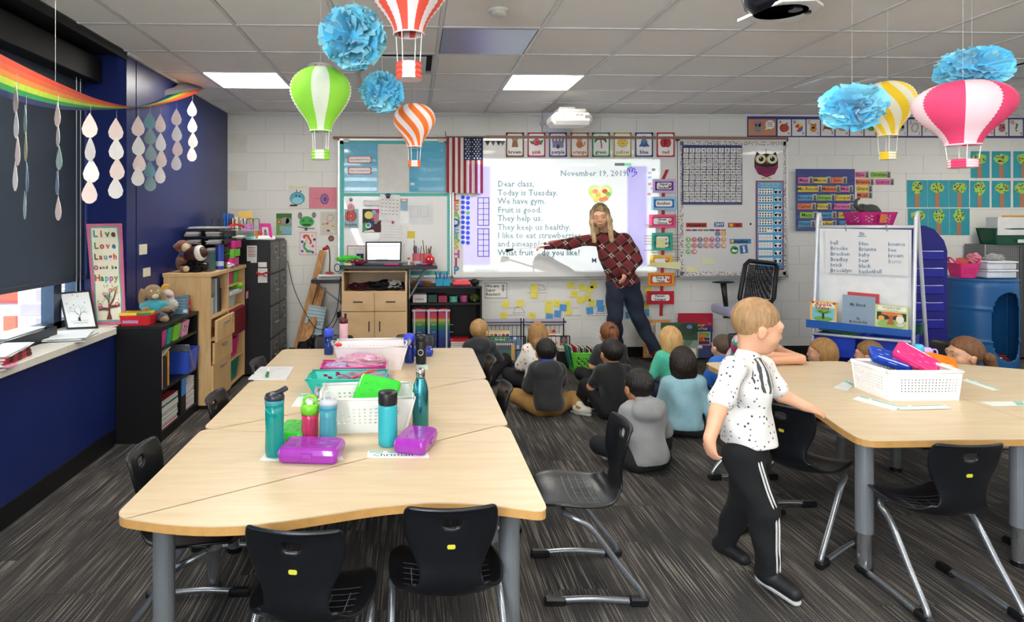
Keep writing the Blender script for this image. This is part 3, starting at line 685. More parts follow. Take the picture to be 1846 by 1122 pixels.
# colour posters above the screen
cols=[('brown','#6e4a34'),('pink','#b52a5c'),('purple','#5a3f86'),('orange','#c9793c'),('green','#3f8a58'),('yellow','#c2b14a'),('blue','#3a4f8c'),('red','#b8283a')]
for i,(nm,c)in enumerate(cols):
 x0=911.5+i*38.8;x1=x0+33.5;y0,y1=238.5,283.5;cx=(x0+x1)/2
 pic=['a tree stump','a rose','a castle','a kitten','a palm tree','a sun','a bird','an apple'][i]
 t,P=sheet('colour_poster','%s colour word poster with %s above the screen'%(nm,pic),'poster',x0,y0,x1,y1,YW-.012,'#e6e2df',.003)
 for k in range(12):
  P.disc(c,x0+2+(x1-x0-4)*k/11,y0+2,1.9,n=8,up=(k==0));P.disc(c,x0+2+(x1-x0-4)*k/11,y1-2,1.9,n=8,up=False)
 for k in range(15):
  P.disc(c,x0+2,y0+2+(y1-y0-4)*k/14,1.9,n=8,up=False);P.disc(c,x1-2,y0+2+(y1-y0-4)*k/14,1.9,n=8,up=False)
 P.poly('#ebe8e5',rrect(x0+3,y0+3,x1-3,y1-3,3));P.text(c,nm,cx,y1-9,9,off=.03)
 cy=y0+18
 if i==0:P.poly('#8f6a48',[(cx-7,cy-8),(cx-4,cy-3),(cx-6,cy+9),(cx+6,cy+9),(cx+4,cy-3),(cx+7,cy-8),(cx+2,cy-5),(cx-2,cy-5)]);P.disc('#b8946a',cx,cy-5,4,2)
 if i==1:P.poly('#3f7a48',[(cx-13,cy-3),(cx,cy),(cx+13,cy-5),(cx+9,cy+5),(cx,cy+3),(cx-9,cy+4)]);P.disc('#b83a5a',cx,cy,6.5);P.disc('#d0647c',cx-1,cy-1,4);P.disc('#a02848',cx,cy,2)
 if i==2:
  P.rect('#8a86a8',cx-10,cy-2,cx+10,cy+10)
  for dx in(-9,-3,3,9):P.rect('#8a86a8',cx+dx-2,cy-7,cx+dx+2,cy,up=False);P.poly('#5a4a9a',[(cx+dx-3,cy-7),(cx+dx+3,cy-7),(cx+dx,cy-13)],up=False)
  P.disc('#4a3f6a',cx,cy+8,3,4)
 if i==3:P.disc('#c47a48',cx,cy+4,6,7);P.disc('#d0905c',cx,cy-5,5);P.poly('#c47a48',[(cx-5,cy-8),(cx-5,cy-12),(cx-1,cy-9)]);P.poly('#c47a48',[(cx+5,cy-8),(cx+5,cy-12),(cx+1,cy-9)],up=False);P.line('#c47a48',[(cx+5,cy+8),(cx+9,cy+4),(cx+9,cy-1)],2)
 if i==4:
  P.line('#8a6a4a',[(cx+1,cy+11),(cx,cy),(cx-1,cy-6)],2.2)
  for a in(-170,-140,-100,-60,-30,-5,15,165):P.line('#3f8a4a',[(cx-1,cy-6),(cx-1+7*math.cos(R(a)),cy-6+6*math.sin(R(a))),(cx-1+11*math.cos(R(a)),cy-1+6*math.sin(R(a)))],2.2,up=False)
 if i==5:P.poly('#d9b545',[(cx+(11 if k%2 else 8)*math.cos(R(k*15)),cy+(11 if k%2 else 8)*math.sin(R(k*15)))for k in range(24)]);P.disc('#e6c65a',cx,cy,7.5);P.disc('#6a4a2a',cx-2.5,cy-2,.8);P.disc('#6a4a2a',cx+2.5,cy-2,.8,up=False);P.rect('#6a4a2a',cx-2.5,cy+2,cx+2.5,cy+2.8,up=False)
 if i==6:P.disc('#5f86b8',cx,cy+1,6,8);P.poly('#3f5f98',[(cx-10,cy+8),(cx-3,cy-2),(cx+1,cy+8)]);P.poly('#3f5f98',[(cx+10,cy+8),(cx+3,cy-2),(cx-1,cy+8)],up=False);P.disc('#5f86b8',cx,cy-8,3.8);P.poly('#d9a040',[(cx+3,cy-9),(cx+6,cy-8),(cx+3,cy-7)])
 if i==7:P.disc('#b83038',cx-3.5,cy+1,6.5,8.5);P.disc('#b83038',cx+3.5,cy+1,6.5,8.5,up=False);P.line('#6a4a2a',[(cx,cy-6),(cx+1,cy-11)],1.3);P.poly('#4f8a3f',[(cx+1,cy-8),(cx+7,cy-12),(cx+6,cy-7)])
 P.done()
# little bunting behind the flag
for i,x in enumerate((879,889,899,906)):
 B().add([onY(x-5,254,YW-.006),onY(x+5,254,YW-.006),onY(x,263,YW-.006)],[(0,1,2)]).build('bunting_pennant',M('#3a3836' if i%2==0 else '#6a6662',.7,var=.3,scale=200),label='dark bunting pennant right of the flag, %s of four'%ORD[i],cat='pennant',group='bunting pennants right of the flag',solid=.002)
# number chart 1-100
t,P=pocket('hundreds_chart','navy pocket chart holding number cards one to hundred',1230,262,1338,369,'#1f2c66',1)
P.k=6
first=True
for r in range(10):
 for c in range(10):
  x0=1232.3+c*10.6+(.4*math.sin(r*5+c));y0=267+r*9.85
  cb=B();pbox(cb,x0,y0,x0+9,y0+8.4,YW-.018,.002);cb.build('number_card',M('#e3e0da',.5),t)
PP=wallprint(t,YW-.0185)
for r in range(10):
 for c in range(10):PP.text('#3a3a3c',str(r*10+c+1),1236.8+c*10.6,271.4+r*9.85,7,off=.015,up=False)
PP.done()
# owl
def owl():
 t=thing('owl_cutout','black and magenta paper owl with big yellow eyes on the board','owl decoration',tuple(onY(1381,318,YW)))
 P=wallprint(t,YW-.004)
 B().prism([(onY(x,y,YW).x,onY(x,y,YW).z)for x,y in[(1360,287),(1364,274),(1370,279),(1381,277),(1392,279),(1398,274),(1402,288),(1402,302),(1396,314),(1382,320),(1367,314),(1360,301)]],0,.004,T=Matrix(((1,0,0,0),(0,0,1,YW-.006),(0,1,0,0),(0,0,0,1)))).build('body',M('#1c181a',.6),t)
 P.k=5;P.poly('#8a1f55',[(1361,296),(1362,306),(1369,314),(1382,319),(1395,314),(1401,304),(1402,294),(1396,300),(1382,302),(1367,300)])
 for r in range(3):P.line('#1c181a',[(1366+k*4,303+r*4+(2 if k%2 else 0))for k in range(9-r)],1)
 for x in(1371,1391):
  P.disc('#cfc48a',x,287,10,8.5,20);P.disc('#e8e4cf',x,287,7,6.5,18);P.disc('#0e0e10',x+.5,287,4.6);P.disc('#ffffff',x-1,285,1.1)
 P.poly('#a82a4a',[(1379,292),(1384,292),(1381.5,297)])
 for x in(1374,1378,1388,1385):P.disc('#c2a83f',x,321,1.8,1.6,up=False)
 P.done();B().tube([onY(1381,268,YW-.004),onY(1381,277,YW-.004)],.002,6).build('hanger',M('#333',.5)if False else M('#333333',.5),t)
owl()
# tens chart
t,P=sheet('counting_poster','tall blue counting poster with dotted ten frames right of the number chart','poster',1363,326,1413,487,YW-.01,'#9c2a4a',.003)
P.rect('#58a4cf',1365,328,1411,485);P.text('#e6d86a','How many days have',1388,331.5,4);P.text('#e6d86a','we been in school?',1388,336,4,up=False)
for r in range(10):
 y=345.5+r*13.8
 if y>484:break
 P.rect('#ece9e4',1367,y-5,1393,y+5,up=(r==0));P.disc('#eef2f4',1402,y,7,4.2,up=False);P.disc('#eef2f4',1398,y+1.5,3.5,3,up=False);P.disc('#eef2f4',1406,y+1.5,3.5,3,up=False)
P.k+=1
for r in range(10):
 y=345.5+r*13.8
 if r<6:
  nd=10 if r<5 else 8
  for k in range(nd):P.disc('#222226',1370+(k%5)*5,y-2+(k//5)*4.6,1.5,n=8,up=False)
  P.text('#2a2a30',('10','20','30','40','50','58')[r],1402,y,7,up=False)
 else:
  for k in range(6):P.rect('#9aa0a8',1367+k*5.2,y-5,1367.4+k*5.2,y+5,up=False)
  P.rect('#9aa0a8',1367,y-.2,1393,y+.2,up=False)
P.done()
# november calendar pieces
def chip(name,label,x0,y0,x1,y1,col,txt=None,tc='#ffffff',sz=6,**kw):
 t,P=sheet(name,label,kw.pop('cat','card'),x0,y0,x1,y1,YW-.006,col,.002,**kw)
 if txt:P.text(tc,txt,(x0+x1)/2,(y0+y1)/2,sz,off=.03)
 return t,P
for a in(('month_card','red calendar card reading November',1237,402,1274,410,'#a8342c','November','#3a1414',7),('year_card','blue calendar card reading 2019',1288,401,1305,409,'#2f4a86','2019','#ffffff',7),('turkey_card','small red and yellow card beside the year card',1313,402,1338,410,'#a8342c',None)):
 t,P=chip(*a[:7],*a[7:]);
 if a[0]=='turkey_card':P.disc('#d9b040',1318,406,3.6,3);P.text('#3a1414','fall',1329,406,6)
 P.done()
for i,c in enumerate(('#a83a3a','#3a4a8a','#b85a3a','#4a8a4a','#5a3a7a','#a8343c','#c98a3a')):
 t,P=chip('weekday_strip','thin coloured weekday strip above the calendar discs, %s of seven'%ORD[i],1237+i*10.5,414-.4,1246+i*10.5,416.6,c,group='weekday strips of the calendar');P.done()
dc=['#3a4a8a','#d18a2c','#5f9a3a','#b8302c','#4a3070','#b8503a','#c2306a','#3a3f8a','#d18a2c','#5f9a3a','#b8302c','#4a3070','#c2503a','#c2306a','#3a3f8a','#d18a2c','#5f9a3a','#b8302c']
NW='one two three four five six seven eight nine ten eleven twelve thirteen fourteen fifteen sixteen seventeen eighteen'.split()
for d in range(1,19):
 k=d+4;col=k%7;row=k//7;x,y=1241+col*10.6,421.5+row*10.8
 c0=onY(x,y,YW-.006);t=thing('number_disc','round calendar disc with white number %s'%NW[d-1],'disc',tuple(c0))
 B().cyl((c0.x,c0.y,c0.z),.029,.003,18,'y').build('disc',M(dc[d-1],.5),t)
 P=wallprint(t,YW-.0065);P.disc('#e8e4de',x,y,4.0);P.disc(dc[d-1],x,y,3.4);P.text('#ffffff',str(d),x,y,5,off=.04);P.done()
t,P=chip('weather_card','blue card reading weather',1316,431,1354,439.5,'#3f7fb0','weather','#1c2230',8);P.disc('#e0b030',1320,435,3);P.done()
t,P=chip('windsock_card','blue square card with a thermometer under the weather card',1334,442,1348,457,'#3f6fa8',rot=R(8));P.rect('#e8e8ee',1339.5,444,1342.5,454);P.disc('#e8e8ee',1341,453,2.4);P.line('#20305a',[(1337,446),(1337,453)],1);P.done()
c0=onY(1324,451,YW-.006);t=thing('weather_disc','round green card with a white cloud','disc',tuple(c0));B().cyl((c0.x,c0.y,c0.z),.044,.003,20,'y').build('disc',M('#3f8f3a',.5),t)
P=wallprint(t,YW-.0065);P.disc('#e8ebe8',1324,452,5,2.6);P.disc('#23402a',1326,449,3,1.8);P.done()
for a in(('sticky_note','pale yellow note low on the calendar board',1265,466,1287,477,'#dcdcae'),('sticky_note','pale yellow note in the corner of the calendar board',1238,481,1258,491,'#dfdcae')):
 t,P=chip(*a,rot=R(-2));P.done()
c0=onY(1353,404,YW-.002);B().cyl(tuple(c0-Vector((0,.004,0))),.011,.01,14,'y').build('magnet',M('#141416',.4),label='small round black magnet left of the counting poster',cat='magnet')
# clip chart strip right of the screen
t=thing('clip_chart','behaviour cards on a long red ribbon right of the screen','clip chart',tuple(onY(1195,570,YW-.03)))
YR=YW-.075
b=B();pts=[(1203,306),(1196,322),(1195.5,380),(1195,440),(1193.5,500),(1191.5,570)]
for(xa,ya),(xb,yb)in zip(pts,pts[1:]):b.add([onY(xa-3,ya,YR+.004),onY(xa+3,ya,YR+.004),onY(xb+3,yb,YR+.004),onY(xb-3,yb,YR+.004)],[(0,1,2,3)])
b.build('ribbon',M('#a81c28',.55),t,solid=.002)
def ccard(x0,y0,x1,y1,outer,inner,lines,ex=None,rot=0):
 P=wallprint(t,YR);P.k=0
 q=B();pbox(q,x0,y0,x1,y1,YR,.003);q.build('card',M(outer,.35,coat=.3),t)
 P.rect(inner,x0+5,y0+4.5,x1-5,y1-4.5);P.poly('#e9e6e2',rrect(x0+8,y0+6.5,x1-8,y1-6.5,3))
 for k,s in enumerate(lines):P.text('#25232a',s,(x0+x1)/2-1,(y0+y1)/2+(k-(len(lines)-1)/2)*6.4,6.4,off=.03,up=(k==0))
 if ex:P.disc(ex,x1-11,(y0+y1)/2,3,4);P.disc('#f0e6e6',x1-11,(y0+y1)/2-1.5,1.3)
 P.done()
ccard(1176,323,1219,348,'#c3a6c9','#3a2a86',('Super','Student'),'#8a2a5a')
ccard(1174,355,1220,379,'#8fb9d4','#2a5aa8',('Excellent',))
ccard(1170,387,1219,411,'#d64f80','#b8285c',('Great','Choice'),'#c42a3c')
ccard(1175,420,1213,452,'#2fa08c','#1f7f66',('READY','TO LEARN'))
ccard(1172,460,1213,480,'#d8b048','#cf9a3a',('',''),'#c2402c')
ccard(1168,492,1216,516,'#d98a28','#c23a24',('Stop &','Think'),'#c4301c')
ccard(1166,525,1215,549,'#b81c2c','#a01828',('Parent','Contact'))
P=wallprint(t,YR-.006);P.rect('#d8d79a',1183,430,1199,447,rot=R(3));P.poly('#d9d6a0',[(1165,480),(1176,474),(1228,472),(1226,486)]);P.done()
pn=B()
for x0,x1,y in((1163,1176,404),(1163,1175,407),(1215,1224,389),(1215,1226,394),(1215,1226,399),(1161,1176,424),(1161,1176,429),(1161,1176,434),(1161,1176,439),(1161,1178,450),(1212,1226,422),(1212,1226,428),(1212,1226,435),(1212,1226,442),(1211,1226,449),(1213,1226,463),(1213,1226,467)):
 pn=B();a,c=onY(x0,y,YR-.01),onY(x1,y+2,YR-.01);pn.box((a.x,YR-.016,c.z),(c.x,YR-.004,a.z-.004),.002);pn.build('clothes_pin',M('#a58c72',.7),t)
# sheets and notes under the board
YN=YB-.004
t,P=sheet('reader_sign','white printed sign reading We are Super Readers','sign',872,508,917,540,YN,'#dedbd6',.002)
P.border('#2a2a2c',874,510,914,538,.8)
for k,s in enumerate(('We are','Super','Readers!')):P.text('#26262a',s,876,516+k*7.4,7.4,'LEFT',off=.02,up=False)
P.disc('#8a8a8a',907,516,2.4,3);P.line('#777777',[(907,519),(907,526)],2.5);P.line('#777777',[(903,522),(911,522)],1);P.done()
for i,(x0,y0,x1,y1,c,d)in enumerate(((945,506,990,532,(956,513,984,524),'left'),(906,541,951,572,(925,554,946,565),'lower left'),(1020,506,1062,540,None,'upper middle'),(1013,541,1052,573,None,'middle'),(1054,541,1100,573,(1075,555,1095,566),'right'))):
 t,P=sheet('poem_sheet','white poem sheet, %s of those under the screen'%d,'paper',x0,y0,x1,y1,YN,'#d9d6d1',.0015)
 if c:P.line('#6a6a6c',[(c[0],c[3]),(c[0]+5,c[1]),(c[2]-6,c[1]+1),(c[2],c[3]-1),(c[0],c[3])],.7)
 P.rect('#8a8886',x0+6,y1-4,x1-4,y1-3.2);P.rect('#9a9896',x0+8,y0+14,x0+30,y0+14.7,up=False);P.done()
YEL,BLU='#e2d45c','#5596cc'
notes=[(905,543,'y'),(932,541,'y'),(902,563,'y'),(953,564,'y'),(957,512,'y'),(957,525,'y'),(983,542,'y'),(983,553,'y'),(984,566,'b'),(998,541,'y'),(1016,542,'y'),(1018,555,'y'),(1009,549,'b'),(999,560,'b'),(1023,508,'y'),(1043,512,'y'),(1057,516,'y'),(1064,507,'y'),(1029,524,'y'),(1040,535,'y'),(1052,531,'y'),(1061,540,'y'),(1057,554,'b'),(1075,541,'b'),(1077,550,'b'),(1091,544,'y'),(1120,541,'b'),(1128,562,'b'),(1151,543,'b'),(1157,545,'y'),(1158,558,'b'),(1162,517,'y')]
notes.sort(key=lambda q:q[0])
row=lambda y:'top row' if y<530 else 'middle row' if y<551 else 'bottom row'
cnt={}
for i,(x,y,k)in enumerate(notes):
 kk=(k,row(y));nn=cnt.get(kk,0);cnt[kk]=nn+1
 t,P=sheet('sticky_note','%s sticky note under the screen, %s from the left in the %s'%('yellow' if k=='y' else 'blue',ORD[nn].replace('leftmost','first'),row(y)),'sticky note',x,y,x+12.5,y+12.5,YN-.003-.0015*(i%3),YEL if k=='y' else BLU,.0008,group='%s sticky notes under the screen'%('yellow' if k=='y' else 'blue'),rot=R(random.uniform(-7,7)))
 if i%3==0:P.line('#8f8638' if k=='y' else '#33689a',[(x+3,y+5),(x+9,y+5.5)],.5)
 P.done()
# drawings on the wall left of the boards
t,P=sheet('child_drawing','drawing of a round light blue creature on white paper','drawing',520,334,557,376,YN,'#d5d3cf',.0015)
P.disc('#3f3a3a',536,358,13.6,11.6,20);P.disc('#4fa3b8',536,358,13,11,20);P.disc('#8cc6cf',536,362,10,6);P.disc('#222222',534,353,1.4);P.disc('#222222',540,354,1.4,up=False);P.line('#222222',[(535,347),(535,342)],1.4);P.line('#222222',[(541,347),(543,344)],1.6,up=False);P.rect('#333333',523,369,536,372)
for k in range(6):P.disc('#d8cf6a',524+k*5.5,338,2,1.4,up=False)
P.done()
t,P=sheet('child_drawing','pink paper with a purple oval drawing','drawing',557,338,607,376,YN-.001,'#cf7c8c',.0015)
P.disc('#4a2a6a',585,359,7.6,9.6);P.disc('#9a6a9c',585,359,6.4,8.2);P.disc('#5a3a86',586,359,3,4.5);P.rect('#b8687a',564,358,578,359,up=False);P.done()
t,P=sheet('wall_poster','jungle animals poster above the filing cabinets','poster',497,382,527,428,YN,'#d8d6d2',.0015)
P.rect('#6f9a5a',498,385,526,424);P.rect('#3f6a34',498,385,526,394);P.rect('#7ab0c4',508,408,526,422);P.disc('#8f8f92',514,398,8,6);P.disc('#8f8f92',520,400,5,7,up=False);P.disc('#a8482a',503,400,3.8);P.disc('#d8a050',503,400,2.2);P.disc('#a0a09a',508,412,4,5);P.done()
t,P=sheet('child_drawing','drawing of a green animal head with grey ears','drawing',530,381,577,416,YN-.0005,'#dbdad6',.0015)
P.disc('#7c7876',541,389,4,6.5);P.disc('#7c7876',566,388,4,5.5,up=False);P.disc('#3fa04f',553,400,13.5,10);P.disc('#2f6a3c',547,398,2.4);P.disc('#2f6a3c',560,398,2.4,up=False);P.rect('#27402c',546,404,560,407);P.line('#55504c',[(537,409),(552,412),(567,412)],1.4);P.disc('#55504c',552,413,3);P.done()
t,P=sheet('child_drawing','faint pencil drawing with small yellow and pink marks on grey paper','drawing',578,382,608,424,YN-.0005,'#c4bfb4',.0015)
P.line('#77716a',[(588,396),(592,388),(599,387),(602,394),(596,400),(588,396)],.8);P.disc('#c8a83a',583,404,3,2.4);P.disc('#d06070',590,403,2.6);P.disc('#c8a83a',600,408,3.4,2,up=False);P.disc('#6a3038',592,416,3.2,1.6);P.line('#dddddd',[(594,414),(604,420)],1.2);P.done()
t,P=sheet('child_drawing','coloured picture of a red haired swimmer with a pink dotted border','drawing',539,418,571,461,YN-.001,'#e0d3d5',.0015)
for k in range(11):
 P.disc('#c84a6a',541+k*2.9,419.5,.9,n=6,up=False);P.disc('#c84a6a',541+k*2.9,459.5,.9,n=6,up=False)
 P.disc('#c84a6a',540.5,422+k*3.6,.9,n=6,up=False);P.disc('#c84a6a',569.5,422+k*3.6,.9,n=6,up=False)
P.disc('#c23a3a',552,427,6,4);P.line('#b02c34',[(556,428),(561,436),(559,440)],3);P.disc('#e8b48c',552.5,429,2.6,3);P.line('#e0a880',[(553,431),(551,437)],2.6);P.line('#3fa060',[(550,437),(548,446),(554,452)],3.6);P.poly('#3fa060',[(553,450),(564,452),(559,456),(551,455)])
for x,y,c in((545,436,'#2f4aa8'),(567,432,'#3a2f8a'),(564,444,'#d8602a'),(545,453,'#2f5fb8'),(564,455,'#2f5fb8'),(563,425,'#c8b83a')):P.disc(c,x,y,2.4,up=False)
P.done()
c0=onY(597,430,YN-.004);B().lathe([(.0,.0),(.022,.002),(.03,.0)],(0,0,0),18).add([],[]).v
t=thing('brown_button_ornament','small round brown ornament on the wall left of the desk','ornament',tuple(c0));B().cyl(tuple(c0),.031,.004,20,'y').build('rim',M('#5a2620',.5),t);B().cyl(tuple(c0-Vector((0,.003,0))),.02,.004,16,'y').build('centre',M('#8a5a48',.5),t)
# things on the teal edged board
t,P=sheet('inspire_plaque','pale blue plaque reading Inspire hung on a hook','plaque',621,377,646,411,YW-.012,'#8fb8bf',.01)
P.poly('#b83038',[(632.5+(11.5 if k%2 else 9.6)*math.cos(R(k*9)),389.5+(11.5 if k%2 else 9.6)*math.sin(R(k*9)))for k in range(40)])
for k in range(16):P.disc('#e8d8cc',632.5+8*math.cos(R(k*22.5)),389.5+8*math.sin(R(k*22.5)),1.1,n=8,up=False)
P.disc('#d8736a',632.5,389.5,5.5);P.disc('#b83038',632.5,389.5,4);P.disc('#e8c8a8',632.5,389.5,1.4);P.text('#6a2430','Inspire',632.5,405,8);P.done()
B().tube([onY(628,377,YW-.012),onY(632,362,YW-.014),onY(636,377,YW-.012)],.0015,5).build('string',M('#8a7a6a',.8),t)
c0=onY(632.5,374,YW-.022);t=thing('round_tag','small pink round tag hanging above the plaque','tag',tuple(c0));B().cyl(tuple(c0),.038,.004,20,'y').build('disc',M('#d9929a',.5),t);P=wallprint(t,YW-.0225);P.disc('#b8687a',632.5,374,1.5);P.disc('#c0808a',632.5,370.5,1,up=False);P.done()
c0=onY(632.5,360,YW-.02);B().ball(tuple(c0),(.018,.012,.018)).build('hook_magnet',M('#8c8880',.3,.8),label='round metal hook above the plaque',cat='hook',smooth=True)
t,P=sheet('abstract_painting','bright abstract painting left of the paper calendar','painting',653.5,377,687,419,YW-.006,'#2f2a2c',.002)
for c,pts in(('#dcd672',circ(665,388,8,16,7)),('#b8306a',[(668,378),(687,377),(687,384),(676,382)]),('#b87a8c',circ(679,392,8,14,9)),('#8fa8c8',circ(674,383,4)),('#2f4a8c',[(664,398),(672,402),(674,410),(666,408)]),('#3f9a5a',[(654,403),(660,400),(662,415),(654,417)]),('#d8dcd8',circ(664,407,5)),('#4a8aa8',circ(664,406,3)),('#4a1f22',[(670,412),(680,402),(687,404),(687,418),(674,416)]),('#e8e4de',[(656,417),(672,414),(676,418),(656,418.5)]),('#a02c5a',circ(672,396,3)),('#4fa08a',circ(677,402,3,10,2))):P.poly(c,pts)
P.done()
t,P=sheet('paper_calendar','white paper calendar sheet under a paw print magnet','calendar',684,351,720,398,YW-.014,'#dedddb',.0015,rot=R(-3))
for r in range(5):
 for c in range(5):P.rect('#77787c',688+c*6.6,360+r*6.4,690.5+c*6.6,361.4+r*6.4,up=False)
for c in range(6):P.rect('#b8b8ba',686.5+c*6.2,357,686.8+c*6.2,392,up=False)
P.done()
c0=onY(699.5,354,YW-.022);b=B().ball(tuple(c0+Vector((0,0,-.008))),(.022,.007,.016))
for k in(-1.5,-.5,.5,1.5):b.ball(tuple(c0+Vector((k*.015,0,.012+.006*(2-abs(k))))),(.0075,.006,.010),8,6)
b.build('paw_magnet',M('#241c4a',.4),label='dark paw print magnet holding the calendar sheet',cat='magnet',smooth=True)
t,P=sheet('printed_sheet','loose white sheet hanging below the paper calendar','paper',686,402,734,441,YW-.009,'#dfdedc',.0015,rot=R(-2))
for k in range(5):P.rect('#bfc0c2',692,408+k*5,726,408.6+k*5,up=False)
P.done()
B().ball(tuple(onY(708,401,YW-.02)),(.013,.01,.018)).build('pink_clip',M('#d03a86',.4),label='small pink magnet clip above the loose sheet',cat='clip',smooth=True)
t,P=sheet('task_card','small light blue card right of the paper calendar','card',722,358.5,735,380,YW-.006,'#8fb4c4',.002)
P.rect('#b87a6a',722,358.5,735,363.5);P.rect('#dedcd8',724,360,733,362.5);P.done()
t,P=sheet('faint_printout','faint large printout taped to the teal edged board','paper',737,369,781,404,YW-.003,'#d8d9da',.0015)
for x0 in(740,758):P.border('#b8babd',x0,372,x0+14,391,.6)
P.done()
t,P=sheet('sticky_note','single yellow sticky note right of the laptop on the board','sticky note',734.5,417,748,430,YW-.004,'#d8c040',.001,rot=R(-2));P.done()
pbox(B(),655,361,686,371,YW-.03,.03,.004).build('eraser',M('#d5d5d6',.5),label='white eraser tray left of the paper calendar',cat='eraser')
t,P=sheet('schedule_frame','red bordered schedule sheet behind the laptop','paper',626,443,660,472,YW-.006,'#dcdad8',.002)
P.border('#a02c34',626,443,660,472,1.3);P.rect('#777777',640,448,640.5,470);P.rect('#999999',628,449,658,449.6,up=False);P.done()
# alphabet strip, name chart, trees (upper right)
t,P=sheet('alphabet_strip','long alphabet picture strip high on the back wall','alphabet strip',1347,213,1880,247,YN,'#3f3a7a',.003)
t.location.z=t.location.z
P.rect('#c08a66',1349,215,1398.5,244.5);P.disc('#8d8a90',1366,231,7,8);P.disc('#8d8a90',1366,224,6,5.5,up=False);P.disc('#c07a80',1358,222,4,4.5,up=False);P.disc('#c07a80',1374,222,4,4.5,up=False);P.rect('#8d8a90',1364.5,226,1367.5,234);P.disc('#ece8e4',1388,225,8.5,8,18);P.poly('#ece8e4',[(1381,230),(1379,235),(1386,232)],up=False)
for k in range(3):P.rect('#55505a',1383,221+k*3,1393,222+k*3,up=(k==0))
pics={'A':'#a83a2c','B':'#c8a030','C':'#c88a4a','D':'#8a4a2c','E':'#9a9aa0','F':'#7a8a9a','G':'#5f9a4a','H':'#9a5a3a','I':'#8fa0b8','J':'#5a5a5a','K':'#6a9a8a','L':'#8a9a3a','M':'#c08a8a','N':'#8a6a4a','O':'#c8803a','P':'#b0687a','Q':'#5a4a6a','R':'#a04a4a','S':'#caa23a'}
for i,ch in enumerate('ABCDEFGHIJKLMNOPQRS'):
 x0=1401.5+i*26.1;P.rect('#e0dcd6',x0,215.5,x0+24,245.5-.3,up=(i==0))
 if x0>1860:break
P.k+=1
for i,ch in enumerate('ABCDEFGHIJKLMNOPQ'):
 x0=1401.5+i*26.1;c=pics[ch]
 P.text('#8a2430',ch,x0+4.5,220.5,8,up=False);P.text('#8a2430',ch.lower(),x0+20,240,8,up=False)
 cx,cy=x0+12,231
 if ch=='A':P.disc(c,cx-1.5,cy,7,7.5,up=False);P.disc('#b84a3a',cx+2,cy,6.5,7,up=True);P.poly('#4a7a3a',[(cx,cy-7),(cx+7,cy-11),(cx+5,cy-6)])
 elif ch=='B':P.disc('#c8402c',cx,cy,7.2);P.poly('#e8c040',[(cx,cy)]+[(cx+7.2*math.cos(R(a)),cy+7.2*math.sin(R(a)))for a in(-90,-70,-50,-30)]);P.poly('#3a6ab0',[(cx,cy)]+[(cx+7.2*math.cos(R(a)),cy+7.2*math.sin(R(a)))for a in(10,40,70)],up=False);P.poly('#e8e4dc',[(cx,cy)]+[(cx+7.2*math.cos(R(a)),cy+7.2*math.sin(R(a)))for a in(130,160,190)],up=False)
 elif ch=='J':P.line('#4a4a4a',[(cx-3,cy-7),(cx+4,cy-8),(cx+6,cy-1),(cx+2,cy+7),(cx-5,cy+5),(cx-6,cy-1),(cx-3,cy-7)],1)
 elif ch=='Q':P.text('#4a4560','?',cx,cy,20)
 elif ch=='K':P.poly('#6aa09a',[(cx-2,cy-9),(cx+6,cy-6),(cx+2,cy+2),(cx-7,cy+1)]);P.line('#5a5a5a',[(cx-5,cy+2),(cx-9,cy+8)],.8)
 elif ch in 'CP':P.disc(c,cx,cy+2,6,5.5,up=False);P.disc(c,cx,cy-3,5,4.5,up=False);P.poly(c,[(cx-5,cy-4),(cx-5,cy-9),(cx-1,cy-6)],up=False);P.poly(c,[(cx+5,cy-4),(cx+5,cy-9),(cx+1,cy-6)],up=False)
 elif ch=='D':P.line(c,[(cx-8,cy-1),(cx+6,cy+1)],4.5);P.line(c,[(cx-6,cy),(cx-9,cy+5)],1.6,up=False);P.line(c,[(cx+5,cy),(cx+7,cy+6)],1.6,up=False);P.disc(c,cx+8,cy-2,3,up=False)
 else:
  P.disc(c,cx,cy,7.5,5.5,up=False);P.disc(c,cx+3,cy-3,4,4,up=False)
P.done()
def namecard(t,x0,y0,x1,y1,col,s,Y,photo=True,rot=0):
 Pn=wallprint(t,Y);b=B();xm=x1-8 if photo else x1
 pbox(b,x0,y0,xm,y1,Y,.0015);b.build('name_card',M(col,.4,coat=.3),t)
 if photo:
  b=B();pbox(b,xm,y0-1.2,x1,y1+.4,Y,.0015);b.build('photo',M('#a8a6a2',.4),t)
  Pn.disc('#4a4642',(xm+x1)/2,y0+3.2,2,2.4);Pn.rect('#55504c',xm+1.6,y0+5.5,x1-1.6,y1,up=False)
 Pn.text('#2a2a30',s,(x0+xm)/2,(y0+y1)/2,8.5,up=False);Pn.done()
t,P=pocket('name_chart','dark blue pocket chart with colourful first name cards',1435,305,1541,416,'#1f2f7c',6);P.done()
PK,YE,OR,BU,GN='#d9679c','#d6bd3a','#dd7236','#4f94bc','#86b83e'
rows=[[(1439,1466,PK,'Maja'),(1467,1498,YE,'Mason'),(1499,1527,OR,'Jace')],[(1438,1482,YE,'Ms. Knock'),(1483,1515,OR,'Makena'),(1516,1538,PK,'Mali')],[(1438,1473,BU,'Brooke'),(1474,1506,GN,'Amaya'),(1507,1540,YE,'Cooper')],[(1438,1471,OR,'Carter'),(1473,1499,YE,'Khloe'),(1503,1539,PK,'Florence')],[(1442,1474,GN,'Macy'),(1475,1508,BU,'Henry'),(1511,1541,YE,'Carson')],[(1439,1470,BU,'Wyatt'),(1475,1508,YE,'Bradley'),(1512,1540,BU,'Colby')]]
for r,row in enumerate(rows):
 for x0,x1,c,s in row:namecard(t,x0,320+r*15.7,x1,330.5+r*15.7,c,s,YW-.018-.0)
